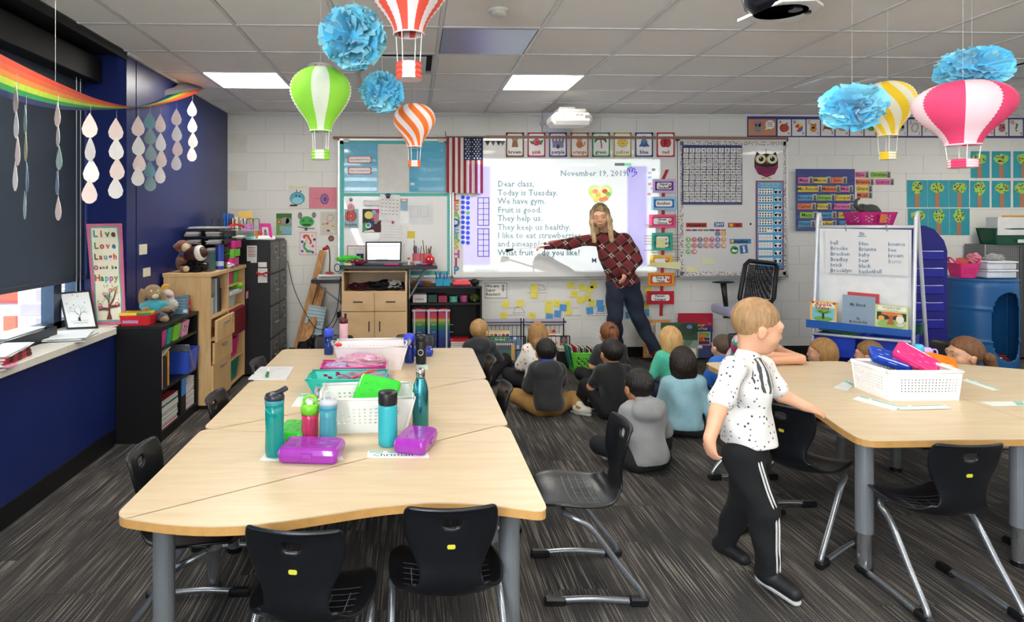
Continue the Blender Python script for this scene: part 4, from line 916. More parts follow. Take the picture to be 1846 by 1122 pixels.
for x0,y0,x1,c,s,d in((1542,310,1567,PK,'Elsie','pink name card reading Elsie right of the name chart'),(1570,310,1606,GN,'Christian','green name card reading Christian on the wall'),(1543,323,1576,OR,'Brianna','orange name card reading Brianna on the wall'),(1578,323,1612,PK,'Quincy','pink name card reading Quincy on the wall'),(1544,335,1573,YE,'Grace','yellow name card reading Grace on the wall'),(1545,347,1573,OR,'Micah','orange name card reading Micah on the wall'),(1542,374,1562,OR,'Ella','orange name card half hidden behind the pink basket')):
 t=thing('name_label',d,'name card',tuple(onY(x0,y0+11,YN)));namecard(t,x0,y0,x1,y0+10.5,c,s,YN)
trees=[(1750,273,1784,321),(1788,273,1822,321),(1827,273,1861,321),(1635,325,1672,374),(1673,325,1710,374),(1711,325,1747,374),(1749,326,1784,374),(1788,326,1822,374),(1827,326,1861,374),(1637,376,1673,422),(1674,376,1711,424),(1712,376,1748,424)]
where=['top row, leftmost','top row, second','top row, at the picture edge','middle row, leftmost','middle row, second','middle row, third','middle row, fourth','middle row, fifth','middle row, at the picture edge','bottom row, leftmost','bottom row, second','bottom row, third']
rt_=random.Random(3)
for(x0,y0,x1,y1),wq in zip(trees,where):
 t,P=sheet('tree_collage','apple tree collage on turquoise paper, '+wq,'collage',x0,y0,x1,y1,YN,'#2f93a2',.0015)
 cx=(x0+x1)/2+rt_.uniform(-2,2)
 b=B();pbox(b,cx-4,y0+(y1-y0)*.45,cx+4,y1,YN-.002,.001);b.build('trunk',M('#a8785c',.8),t)
 kk=rt_.randint(0,2);w_,h_=(13,9)if kk else(10,12);cr=B();ycr=y0+(y1-y0)*.28
 pts=[(cx+w_*(1+rt_.uniform(-.16,.16))*math.cos(a),ycr+h_*(1+rt_.uniform(-.2,.2))*math.sin(a))for a in[2*math.pi*i/22 for i in range(22)]]
 cr.add([onY(x,y,YN-.0035)for x,y in pts],[tuple(range(22))]);cr.build('leafy_crown',M('#9cc45a',.8,var=.15,scale=60),t)
 P.k=7
 for k in range(17):
  a=rt_.uniform(0,6.28);q=math.sqrt(rt_.random())*.85;P.disc('#6a2028',cx+w_*q*math.cos(a),ycr+h_*q*math.sin(a),1.3,n=6,up=False)
 P.done()
# wall mounted arm and short throw projector
t=thing('short_throw_projector','white short throw projector on a wall arm above the screen','projector',(PROJ.x,PROJ.y,2.35))
a,c=onY(985,236,5.85),onY(1079,206,5.85);cx=(a.x+c.x)/2
T0=Matrix.Translation((cx,5.98,2.42))
B().box((-.19,-.15,-.055),(.19,.15,.06),.035,T=T0).build('body',M('#e6e4e0',.3,var=.01),t,smooth=False)
B().box((-.13,-.12,.058),(.14,.12,.095),.02,T=T0).build('mount_plate',M('#d8d6d2',.35),t)
B().box((-.10,-.02,.09),(.06,.95,.13),.01,T=T0).build('wall_arm',M('#d0cfcc',.35),t)
a,c=onY(978,238,YW-.03),onY(1020,200,YW-.03);B().box((a.x,YB-.06,a.z),(c.x,YB,ZC),.004).build('wall_bracket',M('#c6c8cf',.35),t)
Pp=Print(t,lambda x,y:Vector((cx+x,5.83,2.42+y)),(0,-1,0),1,flipy=False);Pp.text('#55585c','EPSON',.06,.03,.022,off=.03);Pp.rect('#8c9094',.11,.0,.17,.03);Pp.disc('#777b80',-.08,.03,.006);Pp.rect('#777b80',-.09,.008,-.06,.011,up=False);Pp.done()
# ================================================================ TABLES
TZ=.60
def tabletop_mat():
 return wood('#cfbb9b','#c7b18d',(1.2,9,9),.33)
TOP=tabletop_mat();EDGE=M('#b98c4f',.5,var=.12,scale=30)
LEG=M('#7b7f84',.38,.35,var=.03);CHR=M('#b9bcc0',.18,.9,var=.02);BLK=M('#0d0e10',.38,var=.03);PLAST=M('#0f1115',.30,var=.03,bump=.08,bscale=300)
def round_poly(pts,r,n=5):
 out=[];m=len(pts)
 for i,p in enumerate(pts):
  p=Vector(p);a=Vector(pts[i-1]);b=Vector(pts[(i+1)%m])
  u,v=(a-p),(b-p);ang=u.angle(v)
  if ang>R(150):out.append(tuple(p));continue
  u.normalize();v.normalize();s,e=p+u*r,p+v*r
  for k in range(n+1):
   t=k/n;out.append(tuple((1-t)**2*s+2*t*(1-t)*p+t*t*e))
 return out
def table(label,poly,legs,z=TZ):
 cx=sum(p[0]for p in poly)/len(poly);cy=sum(p[1]for p in poly)/len(poly)
 t=thing('classroom_table',label,'table',(cx,cy,0),group=None)
 B().prism(poly,z-.004,z).build('table_surface',TOP,t)
 B().prism([((x-cx)*.9985+cx,(y-cy)*.9985+cy)for x,y in poly],z-.03,z-.004).build('edge_band',EDGE,t)
 for x,y in legs:
  l=B().cyl((x,y,.17),.034,z-.20,22).build('leg',LEG,t,smooth=False)
  B().cyl((x,y,.015),.027,.17,20).build('inner_tube',CHR,l)
  B().cyl((x,y,0),.031,.022,20).build('foot_cap',BLK,l)
 return t
wv=lambda X:math.cos(2*math.pi*(X+.56)/1.24)
xs=[-.89+1.3*i/30 for i in range(31)]
def ltab(label,ya,yb,legs):
 poly=[(x,ya(x))for x in xs]+[(x,yb(x))for x in xs[::-1]]
 return table(label,round_poly(poly,.05),legs)
e1=lambda X:1.932-.066*wv(X);e2=lambda X:2.735-.045*wv(X);e3=lambda X:3.55-.03*wv(X);e4=lambda X:4.42
ltab('maple classroom table nearest the camera with purple pencil boxes',e1,e2,[(-.80,2.09),(.315,2.09),(-.80,2.60),(.315,2.62)])
ltab('maple classroom table in the middle of the left row, white basket on it',lambda x:e2(x)+.004,e3,[(-.80,2.9),(.315,2.9),(-.80,3.42),(.315,3.42)])
ltab('maple classroom table at the far end of the left row',lambda x:e3(x)+.004,e4,[(-.80,3.7),(.315,3.7),(-.78,4.3),(.30,4.3)])
ys=[2.50+1.42*i/24 for i in range(25)]
le=lambda Y:1.80+.075*(1-math.cos(2*math.pi*(Y-2.5)/1.05))/2 if Y<3.55 else 1.80+.0*Y
table('maple classroom table at right, wavy edge beside the walking boy',round_poly([(2.705,y)for y in ys]+[(le(y),y)for y in ys[::-1]],.07),[(1.90,2.635),(2.60,2.66),(1.92,3.8),(2.6,3.8)])
fe=lambda X:3.94-.42*(1-math.cos(math.pi*min(1,max(0,(X-2.95)/1.1))))/2
xr=[2.709+1.0*i/16 for i in range(17)]
table('maple classroom table cut off by the right edge of the picture',round_poly([(x,2.52)for x in xr]+[(x,fe(x))for x in xr[::-1]],.06),[(2.86,2.66),(3.6,2.66),(2.86,3.7),(3.6,3.4)])
# ================================================================ CHAIRS
def chair_proto(label):
 t=thing('school_chair',label,'chair',(0,0,0))
# shell profile: (y, z, half width, sideways curl, edge roll)
 prof=[(.185,.335,.120),(.175,.352,.150),(.12,.362,.176),(.04,.358,.184),(-.04,.355,.176),(-.095,.362,.150),(-.130,.392,.112),(-.145,.430,.092),(-.15,.475,.100),(-.158,.525,.124),(-.166,.575,.139),(-.176,.62,.141),(-.186,.645,.136),(-.197,.654,.128)]
 C=bez([Vector(p)for p in prof],3);n=len(C)-1;nv=12
 def fn(u,v):
  p=C[round(u*n)];s=v*2-1;seat=p.z/.184
  q=max(0,min(1,(p.y-.40)/.12))
  dish=(abs(s)**2.2)*(.020 if p.y<.4 else 0)
  wrap=(abs(s)**2)*.028*q
  return Vector((p.z*s,p.x+wrap,p.y+dish-.012*(1-s*s)*(0 if p.y>.4 else 1)*.6))
 hole=lambda i,j:(5<=j<=6)and n-8<=i<=n-7
 B().grid(fn,n,nv,hole).build('seat_shell',PLAST,t,smooth=True,solid=.012,subd=1,local=True)
# grid lines printed in relief on the seat
 g=B();zz=lambda x,y:.3585+abs(x/.18)**2.2*.02-.007*(1-(x/.18)**2)+.0068
 gl=B()
 for k in range(-2,3):
  x=k*.055;gl.add([(x-.0012,.13,zz(x,0)),(x+.0012,.13,zz(x,0)),(x+.0012,-.07,zz(x,0)-.003),(x-.0012,-.07,zz(x,0)-.003)],[(0,1,2,3)])
 for k in range(-2,5):
  y=k*.03
  for a in range(-3,3):
   xa,xb=a*.045,(a+1)*.045;gl.add([(xa,y-.0012,zz(xa,y)+.0003),(xb,y-.0012,zz(xb,y)+.0003),(xb,y+.0012,zz(xb,y)+.0003),(xa,y+.0012,zz(xa,y)+.0003)],[(0,1,2,3)])
 gl.build('seat_lines',M('#5f666e',.4),t,local=True,kind='stuff')
 T=Matrix.Translation((0,-.1635,.535))@Matrix.Rotation(R(100),4,'X')
 B(T).prism(rrect(-.012,-.007,.012,.007,.005),.0035,.0048).build('size_label',M('#c8c23c',.5),t,local=True)
 for s in(-1,1):
  path=bez([(s*.13,.10,.335),(s*.165,.06,.325),(s*.172,.00,.29),(s*.176,-.10,.16),(s*.18,-.185,.055),(s*.18,-.19,.026),(s*.18,-.165,.017),(s*.18,0,.026),(s*.175,.16,.017)],6)
  f=B().tube(path,.0125,10).build('frame_tube',M('#8d9196',.25,.75,var=.02),t,smooth=True,local=True)
  B().box((s*.18-.018,-.215,0),(s*.18+.018,-.14,.035),.008).build('foot_glide',BLK,f,local=True)
  B().box((s*.176-.018,.10,0),(s*.176+.018,.185,.032),.008).build('foot_glide',BLK,f,local=True)
 B().tube([(-.13,.10,.335),(.13,.10,.335)],.011,8).build('cross_tube',M('#8d9196',.25,.75,var=.02),t,local=True)
 return t
CH='black school chair '
ch0=chair_proto(CH+'pulled out on the right of the nearest table, seat visible');ch0.location=(.695,2.62,0);ch0.rotation_euler=(0,0,R(88))
for x,y,rz,lb in((-.30,1.90,-8,'at the near edge of the left table, left of two'),(.105,2.02,2,'at the near edge of the left table, right of two'),(-.82,2.37,-88,'on the window side of the nearest table'),(-.775,3.08,-90,'on the window side of the middle table'),(-.76,3.82,-92,'on the window side near the mini whiteboard'),(.30,3.2,90,'tucked in on the aisle side of the middle table'),(.30,3.83,90,'tucked in on the aisle side of the far table'),(-.57,4.46,178,'at the far end of the left row, left of two'),(.02,4.47,182,'at the far end of the left row behind the dark bottle'),(1.80,2.92,-58,'at the right table under the walking boy\'s hand'),(2.06,2.47,0,'at the near edge of the right table'),(1.90,3.42,-90,'on the far left side of the right table behind the walking boy'),(3.47,4.22,92,'beyond the right table with the pony tail girl'),(2.42,4.42,180,'beyond the right table under the child in tie-dye'),(2.95,2.75,20,'under the right hand table at the picture edge')):
 clone(ch0,(x,y,0),R(rz),CH+lb)
# ================================================================ THINGS ON THE TABLES
def basket(name,label,x,y,rz,w,d,h,col,taper=.82,rows=5,cols=12,v0=.2,v1=.8,rim=.012,handle=None,z=TZ,wallt=.003,cover=1.0,cat='basket',pattern='square',group=None,u0=.12,u1=.88):
 t=thing(name,label,cat,(x,y,z),rz,group);m=M(col,.38,var=.02)
 hw,hd=w/2,d/2
 def wallpt(side,u,v):
  k=taper+(1-taper)*v;bow=1-.06*abs(u)**4
  if side in(0,1):s=-1 if side==0 else 1;return Vector((hw*k*u,s*hd*k*bow,h*v))
  s=-1 if side==2 else 1;return Vector((s*hw*k*bow,hd*k*u,h*v))
 b=B()
 for side in range(4):
  nc=cols if side<2 else max(3,round(cols*d/w));U=2*nc+3;V=2*rows+3
  def us(i):
   if i==0:return-1
   if i==U:return 1
   return-1+2*(u0+(u1-u0)*((i-1)+(.22 if i%2==0 else 0)*(1 if pattern=='square' else 0))/(U-2))
  def vs_(j):
   if j==0:return 0
   if j==V:return 1
   return v0+(v1-v0)*((j-1)+(.2 if j%2==0 else 0)*(1 if pattern=='square' else 0))/(V-2)
  n0=len(b.v);vsn=[wallpt(side,us(i),vs_(j))for i in range(U+1)for j in range(V+1)]
  fs=[]
  for i in range(U):
   for j in range(V):
    hole=i%2==0 and j%2==0 and 0<i<U-1 and 0<j<V-1 and i<U-1
    if pattern=='diamond':hole=((i//2+j//2)%2==0)and 0<i<U-1 and 0<j<V-1 and not(i%2 and j%2)
    if hole and rows:continue
    fs.append((i*(V+1)+j,(i+1)*(V+1)+j,(i+1)*(V+1)+j+1,i*(V+1)+j+1))
  b.add(vsn,fs)
 b.add([(-hw*taper*.94,-hd*taper*.94,.003),(hw*taper*.94,-hd*taper*.94,.003),(hw*taper*.94,hd*taper*.94,.003),(-hw*taper*.94,hd*taper*.94,.003)],[(0,1,2,3)])
 b.build('basket_wall',m,t,solid=wallt,local=True)
 r=B();k=[wallpt(s,u,1)for s,us2 in((0,(-1,0,1)),(3,(-1,0,1)),(1,(1,0,-1)),(2,(1,0,-1)))for u in us2]
 r.tube(k+[k[0]],rim/2,8);o=r.build('rim',m,t,smooth=True,local=True);
 if handle:
  for s in(-1,1):
   hb=B();q=[Vector((s*(hw+.004),-hd*.42,h-.004)),Vector((s*(hw+.016),-hd*.25,h+.006)),Vector((s*(hw+.018),0,h+.01)),Vector((s*(hw+.016),hd*.25,h+.006)),Vector((s*(hw+.004),hd*.42,h-.004))]
   hb.tube(bez(q,4),.009,8).build('handle',M(handle,.4),t,smooth=True,local=True)
 return t
def zat(px,py,z=TZ):p=onZ(px,py,z);return p.x,p.y
x,y=zat(652,782);basket('storage_basket','white plastic basket on the middle table with a green pencil box inside',x+.015,y+.12,R(4),.40,.27,.145,'#e4e6e2',rows=5,cols=12,handle='#8f959c',v0=.22,v1=.78)
x,y=zat(658,668);basket('storage_basket','white plastic basket on the far table, empty at the back',x+.03,y+.11,R(3),.43,.27,.14,'#e6dfe0',rows=5,cols=14,handle='#8f959c',v0=.2,v1=.75)
x,y=zat(628,679,.68);basket('pink_tray_basket','bright pink lattice tray holding clear plastic bags',x,3.62,R(3),.36,.20,.075,'#d93a94',rows=2,cols=5,pattern='diamond',v0=.1,v1=.85,rim=.008)
basket('turquoise_tray_basket','turquoise lattice tray in front of the pink tray',onZ(628,675,.675).x,3.36,R(-1),.41,.22,.075,'#2cb8a8',rows=2,cols=6,pattern='diamond',v0=.1,v1=.85,rim=.009)
x,y=zat(1668,723);x-=.035;y-=.02;basket('storage_basket','white plastic basket on the right table full of pencil boxes',x+.035,y+.15,R(-1),.375,.28,.142,'#f0eeec',rim=.02,taper=.93,rows=5,cols=17,handle=None,v0=.25,v1=.8,u0=.14,u1=.95)
RBX,RBY=x+.035,y+.15
# pencil boxes
def pencil_box(label,loc,rz,col,size=(.205,.135,.055),tilt=None,alpha=True,group=None,name='pencil_box'):
 t=thing(name,label,'pencil box',loc,rz,group)
 if tilt:t.rotation_euler=(tilt[0],tilt[1],rz)
 w,d,h=size;m=M(col,.12,var=.12,scale=25,coat=.6,trans=.35 if alpha else 0,ior=1.2)
 pl=rrect(-w/2,-d/2,w/2,d/2,.018)
 def ring(k,z):return[(x*k[0],y*k[1],z)for x,y in pl]
 def shell(rs):
  b=B();n=len(pl);vs=[p for r in rs for p in r];fs=[tuple(range(n))[::-1],tuple(range((len(rs)-1)*n,len(rs)*n))]+[(a*n+i,a*n+(i+1)%n,(a+1)*n+(i+1)%n,(a+1)*n+i)for a in range(len(rs)-1)for i in range(n)]
  return b.add(vs,fs)
 shell([ring((.90,.88),0),ring((.95,.94),.006),ring((.99,.98),h*.52)]).build('box_base',m,t,local=True)
 shell([ring((1.0,1.0),h*.53),ring((1.0,1.0),h*.60),ring((.95,.93),h*.88),ring((.90,.86),h*.97),ring((.84,.78),h)]).build('lid',m,t,local=True)
 rb=B()
 for i in range(5):
  for j in range(3):
   if(i+j)%2==0:rb.box((-w*.34+i*w*.16,-d*.27+j*d*.2,h-.001),(-w*.34+i*w*.16+w*.10,-d*.27+j*d*.2+d*.06,h+.0018),.001)
 rb.build('raised_ribs',m,t,local=True,kind='stuff')
 B().box((-.02,-d/2-.004,h*.38),(.02,-d/2+.006,h*.72),.002).build('latch',m,t,local=True)
 return t
PUR,GRN='#b23fc0','#4be04a'
x,y=zat(560,832);pencil_box('purple translucent pencil box beside the tall teal bottle',(x,y+.035,TZ+.003),R(-7),PUR,(.225,.15,.055))
x,y=zat(750,812);pencil_box('purple translucent pencil box turned sideways at the name strip',(x,y+.03,TZ+.003),R(72),PUR,(.19,.13,.055))
x,y=zat(526,800);pencil_box('bright green pencil box behind the tall teal bottle',(x,y+.06,TZ+.002),R(80),GRN,(.18,.13,.05))
x,y=zat(752,646);pencil_box('blue pencil box behind the two dark bottles',(x,y+.10,TZ),R(2),'#3358c8',(.21,.13,.05))
x,y=zat(690,770);pencil_box('bright green pencil box leaning inside the white basket',(.0,0,0),0,GRN,(.19,.14,.045));
gbx=[o for o in bpy.data.objects if o.get('label')=='bright green pencil box leaning inside the white basket'][0]
gbx.location=onY(681,711,2.85)-Vector((0,0,.0));gbx.rotation_euler=(R(48),R(8),R(-16))
for lb,loc,rot,col,sz in(('deep blue pencil box on top of the right table basket',(1600,650,3.30),(R(20),R(18),R(-20)),'#1f47b4',(.19,.12,.045)),('hot pink pencil box sticking out of the right table basket',(1648,650,3.25),(R(28),R(30),R(-38)),'#f0387c',(.21,.125,.045)),('orange pencil box at the right end of the right table basket',(1682,656,3.27),(R(18),R(12),R(-30)),'#ff7a1a',(.19,.12,.05))):
 o=pencil_box(lb,(0,0,0),0,col,sz,alpha=False);o.location=onY(*loc)-Vector((0,0,.01));o.rotation_euler=rot
o=pencil_box('pale translucent pencil case lying low in the right table basket',(0,0,0),0,'#8c8f98',(.16,.08,.03));o.location=onY(1590,668,3.25)-Vector((0,0,.03));o.rotation_euler=(R(5),R(4),R(-20))
# bottles
def bottle(name,label,x,y,prof,mats,z=TZ,extra=None,n=24):
 """prof: list of (part, [(r,z)...], material)"""
 t=thing(name,label,'bottle',(x,y,z))
 for nm,pr in prof:B().lathe(pr,(0,0,0),n).build(nm,mats[nm],t,smooth=True,local=True)
 if extra:extra(t)
 return t
def clear(c):return M(c,.08,var=.05,trans=.55,coat=.6,ior=1.2)
x,y=zat(495,822)
def ex(t):
 B().tube([(-.004,0,.02),(.0,0,.12),(.002,0,.20)],.004,8).build('straw',M('#0e6a72',.4),t,local=True,smooth=True)
 B().tube(bez([(-.01,0,.228),(.012,0,.236),(.038,0,.250),(.046,0,.256)],3),[.010]*9+[.007],8).build('spout',M('#2b2f36',.3),t,local=True,smooth=True)
bottle('water_bottle','tall teal water bottle with a dark flip spout',x,y,[('body',[(.024,0),(.033,.004),(.035,.03),(.034,.10),(.035,.16),(.034,.196)]),('collar',[(.035,.192),(.036,.2),(.036,.212),(.034,.214)]),('lid',[(.037,.212),(.037,.222),(.033,.232),(.018,.238)])],{'body':clear('#17a7a6'),'collar':M('#2d8f97',.4),'lid':M('#2b2f36',.3)},extra=ex)
x,y=zat(559,800)
def ex(t):
 B().tube(bez([(-.024,0,.155),(-.022,0,.178),(0,0,.188),(.022,0,.178),(.024,0,.155)],4),.006,8).build('carry_loop',M('#74c832',.35),t,local=True,smooth=True)
 B().box((-.012,-.014,.150),(.012,.008,.172),.005).build('mouthpiece',M('#d8ead0',.3),t,local=True)
 P=Print(t,lambda a,b:Vector((math.sin(a)*.0345,-math.cos(a)*.0345,b))+Vector((x,y,TZ)),(0,0,0),1)
 for k in range(9):P.disc('#8a2f2a',.35+(k%2)*.3,.03+k*.009,.12,.004,n=8,up=False)
 P.done()
bottle('water_bottle','pink water bottle with a green loop cap',x,y,[('body',[(.028,0),(.033,.005),(.034,.05),(.033,.10),(.034,.122)]),('lid',[(.036,.12),(.0365,.148),(.030,.156),(.0,.158)])],{'body':clear('#e8447e'),'lid':M('#74c832',.35)},extra=ex)
x,y=zat(592,803)
def ex(t):
 B().tube(bez([(-.016,0,.175),(-.013,0,.205),(0,0,.213),(.013,0,.205),(.016,0,.175)],4),.0035,8).build('carry_loop',M('#c9ccd0',.3),t,local=True,smooth=True)
 B().tube([(0,0,.02),(0,0,.16)],.004,8).build('straw',M('#7fb8c8',.3),t,local=True,smooth=True)
bottle('water_bottle','light blue water bottle with a grey loop lid',x,y,[('body',[(.028,0),(.034,.005),(.0345,.06),(.033,.11),(.034,.145)]),('collar',[(.035,.145),(.0355,.158),(.034,.162)]),('lid',[(.0365,.16),(.036,.172),(.028,.180),(.0,.182)])],{'body':clear('#57b7c9'),'collar':M('#4aa0bb',.4),'lid':M('#b8bcc2',.3)},extra=ex)
x,y=zat(699,803)
bottle('insulated_bottle','matte turquoise insulated bottle with a black lid',x,y,[('body',[(.030,0),(.036,.005),(.0375,.03),(.0375,.150),(.035,.163)]),('lid',[(.0365,.162),(.038,.168),(.038,.205),(.036,.210),(.0,.2105)])],{'body':M('#2fa3ad',.42,var=.02),'lid':M('#15161a',.35)})
x,y=zat(758,770)
bottle('steel_bottle','shiny teal steel bottle with a silver cap',x,y,[('body',[(.031,0),(.0345,.004),(.035,.10),(.034,.150),(.029,.180),(.020,.206),(.017,.214)]),('cap',[(.0185,.213),(.0195,.216),(.0195,.244),(.017,.249),(.0,.25)])],{'body':M('#3f8c96',.22,.85,var=.25,scale=6),'cap':M('#b8b2ac',.2,.95)})
x,y=zat(738,654)
bottle('water_bottle','deep blue bottle on the far table',x,y,[('body',[(.028,0),(.031,.004),(.031,.125)]),('lid',[(.034,.122),(.035,.15),(.033,.172),(.022,.180),(.0,.181)])],{'body':clear('#2644a8'),'lid':M('#3b48cc',.4)})
x,y=zat(759,656)
def ex(t):
 P=Print(t,lambda a,b:Vector((math.sin(a)*.0335,-math.cos(a)*.0335,b))+t.location,(0,0,0),1)
 P.disc('#c9cbcd',-.1,.075,.55,.019,n=20);
 P.pt=lambda a,b:Vector((math.sin(a)*.034,-math.cos(a)*.034,b))+t.location;P.disc('#15161a',-.1,.075,.44,.0145,n=20);P.done()
bottle('insulated_bottle','black bottle with a pale oval badge beside the deep blue one',x,y,[('body',[(.029,0),(.032,.004),(.0325,.135),(.030,.142)]),('lid',[(.031,.14),(.031,.165),(.026,.178),(.0,.180)])],{'body':M('#16171a',.4),'lid':M('#222326',.3)},extra=ex)
x,y=zat(592,640)
bottle('water_bottle','blue bottle left of the far white basket',x,y+.02,[('body',[(.028,0),(.032,.004),(.031,.12)]),('lid',[(.033,.118),(.034,.15),(.028,.168),(.0,.17)])],{'body':clear('#2c4a9c'),'lid':M('#3b50d0',.4)})
def ex(t):B().cyl((.012,0,.20),.008,.035,12).build('spout',M('#1c1114',.4),t,local=True);B().box((-.028,-.012,.185),(-.008,.012,.215),.004).build('strap_loop',M('#5a1f30',.4),t,local=True)
x,y=zat(619,628)
bottle('water_bottle','pale pink bottle with a maroon lid behind the far basket',x,y+.02,[('body',[(.028,0),(.031,.004),(.029,.172)]),('lid',[(.030,.170),(.029,.192),(.022,.205),(.0,.206)])],{'body':M('#d8a8b4',.3),'lid':M('#5a1f30',.4)},extra=ex)
x,y=onY(1671,640,3.3).x,3.3
t=thing('water_bottle','lilac and blue bottle lying behind the orange pencil box','bottle',tuple(onY(1668,634,3.32)-Vector((0,0,.0))))
T=Matrix.Translation(t.location)@Matrix.Rotation(R(96),4,'Y')@Matrix.Rotation(R(8),4,'X')
b=B(T).lathe([(.0,-.05),(.022,-.045),(.024,.02),(.018,.03)],(0,0,0),18);b.build('body',M('#b79ad8',.3),t,smooth=True)
B(T).lathe([(.024,-.052),(.026,-.02),(.0,-.018)],(-.01,0,0),18).build('lid',M('#4fb4dc',.3),t,smooth=True)
B(T).tube(bez([(-.014,0,.03),(-.016,0,.052),(0,0,.06),(.016,0,.052),(.014,0,.03)],3),.004,8).build('carry_loop',M('#b79ad8',.3),t,smooth=True)
# clear bags of supplies in the trays
def crumple(label,c,size,col,seed,trans=.6,name='plastic_bag',cat='bag',rz=0):
 rr=random.Random(seed);ph=[rr.uniform(0,6)for _ in range(8)]
 def fn(u,v):
  th=math.pi*u;a=2*math.pi*v;d=Vector((math.sin(th)*math.cos(a),math.sin(th)*math.sin(a),math.cos(th)))
  k=1+.16*math.sin(5*d.x+ph[0]+4*d.y)+.13*math.sin(9*d.y+ph[1]+5*d.z)+.09*math.sin(13*d.z+ph[2]+7*d.x)+.06*math.sin(23*d.x+ph[3])*math.sin(19*d.y+ph[4])
  q=Vector((d.x*size[0]*k,d.y*size[1]*k,d.z*size[2]*k));q.rotate(Euler((0,0,rz)));return q+Vector(c)
 return B().grid(fn,22,30).build(name,M(col,.08,var=.1,trans=trans,coat=.6,ior=1.15),label=label,cat=cat)
crumple('crumpled pink and clear plastic bag in the pink tray',(onY(652,640,3.62).x,3.62,.68),(.13,.065,.045),'#e9b4cc',1,.4)
crumple('small clear bag of coloured supplies in the pink tray',(onY(608,655,3.58).x,3.58,.655),(.06,.05,.035),'#c7c0e0',2,.4)
crumple('clear zip bag with a red strip in the turquoise tray',(onY(657,675,3.36).x,3.36,.655),(.13,.06,.03),'#b7a9bd',5,.4)
B().tube([onY(632,683,3.30),onY(676,667,3.37)],.006,8).build('red_zip_strip',M('#c8402f',.4),label='red zip strip of the clear bag in the turquoise tray',cat='zip strip')
B().ball(tuple(onY(610,622,3.75)),(.022,.012,.01)).build('red_marker',M('#e02a2a',.4),label='small red cap on the rim of the far white basket',cat='cap',smooth=True)
# mini whiteboard and marker
a=[onZ(*q,TZ+.004)for q in((446,684),(516,684),(530,661),(470,661))]
B().prism(round_poly([(p.x,p.y)for p in a],.015),TZ,TZ+.004).build('mini_whiteboard',M('#dcdddf',.25),label='small white lap board lying on the window side of the table',cat='whiteboard')
m0,m1=onZ(481,678,TZ+.014),onZ(485,666,TZ+.014)
t=thing('marker','green capped marker lying on the lap board','marker',tuple(m0));B().tube([m0,m0+(m1-m0)*.45],.009,12).build('cap',M('#1c7a3c',.3),t);B().tube([m0+(m1-m0)*.45,m1],.007,12).build('barrel',M('#dfe4df',.4),t)
# name strips
def strip(label,pts,txt=None,under=0,z=TZ):
 q=[onZ(*p,z)for p in pts];t=thing('name_strip',label,'name tag',tuple(sum(q,Vector())/4))
 B().prism([(p.x,p.y)for p in q],z+.0003+under,z+.0012+under).build('card',M('#e2e8e4',.3),t)
 def pt(u,v):return(q[0]*(1-u)+q[1]*u)*(1-v)+(q[3]*(1-u)+q[2]*u)*v
 P=Print(t,pt,(0,0,1),1,step=.0004,flipy=False);P.k=3+int(under/.0004)
 P.rect('#6fbfb4',.02,.74,.98,.95,up=False);P.rect('#e2e8e4',.25,.76,.33,.94);P.rect('#c9a24a',.6,.78,.66,.93,up=False)
 if txt:
  vs,fs=text_geo(txt,1,'LEFT',.0);L=(q[1]-q[0]).length;W_=(q[3]-q[0]).length;b=P._b('#2c2c30','lettering')
  b.add([pt(.08+a*W_*.62/L,.40+d*.62)+Vector((0,0,.0004*P.k))for a,d in vs],fs)
 P.done()
strip('name strip reading Christian under the teal bottle',[(661,826),(774,826),(770,814),(664,814)],'Christian')
strip('name strip under the tall teal bottle and purple pencil box',[(468,831),(620,830),(614,818),(478,818)])
strip('name strip left of the middle white basket',[(525,734),(552,734),(560,710),(541,710)])
strip('name strip right of the shiny steel bottle',[(735,720),(748,723),(750,708),(738,706)])
strip('name strip under the deep blue bottle on the far table',[(720,655),(752,655),(752,650),(722,650)])
strip('name strip in front of the black bottle on the far table',[(751,667),(772,667),(771,656),(751,656)])
strip('name strip left of the right table basket',[(1502,699),(1528,705),(1540,693),(1528,685)])
strip('long name strip in front of the right table basket, left one',[(1537,720),(1612,741),(1625,733),(1550,714)])
strip('name strip in front of the right table basket, right one',[(1624,740),(1716,738),(1700,731),(1612,733)],under=.002)
strip('name strip right of the basket near the pony tail girl',[(1734,686),(1790,705),(1804,703),(1745,683)])
strip('name strip at the right edge of the picture',[(1766,725),(1790,733),(1850,731),(1846,724)])
o=pencil_box('navy pencil case at the bottom of the right table basket',(RBX,RBY-.02,TZ+.012),R(-4),'#2a2440',(.30,.20,.075),alpha=False)
# ================================================================ LEFT SIDE FURNITURE
BKW=M('#0b0b0d',.42,var=.1);MAP=wood('#d9b583','#cda671',(9,9,1.2),.4)
def slab(x0,y0,z0,x1,y1,z1,name,mat,parent,bev=.002,**k):return B().box((x0,y0,z0),(x1,y1,z1),bev).build(name,mat,parent,**k)
def bookset(specs,x_front,y0,z0,gap=.001,depth=.17,prefix='',kind='book',leans=None):
 """spines facing +X, books in a row along +Y: (thickness, height, colour, label)"""
 y=y0
 for i,(th,h,c,lb)in enumerate(specs):
  t=thing('book',lb,'book',(x_front-depth/2,y+th/2,z0))
  B().box((x_front-depth,y,z0),(x_front,y+.0015,z0+h)).box((x_front-depth,y+th-.0015,z0),(x_front,y+th,z0+h)).box((x_front-.002,y,z0),(x_front,y+th,z0+h)).build('cover',M(c,.45),t)
  B().box((x_front-depth+.004,y+.0015,z0+.004),(x_front-.003,y+th-.0015,z0+h-.004)).build('pages',M('#d8d3c6',.8),t);y+=th+gap
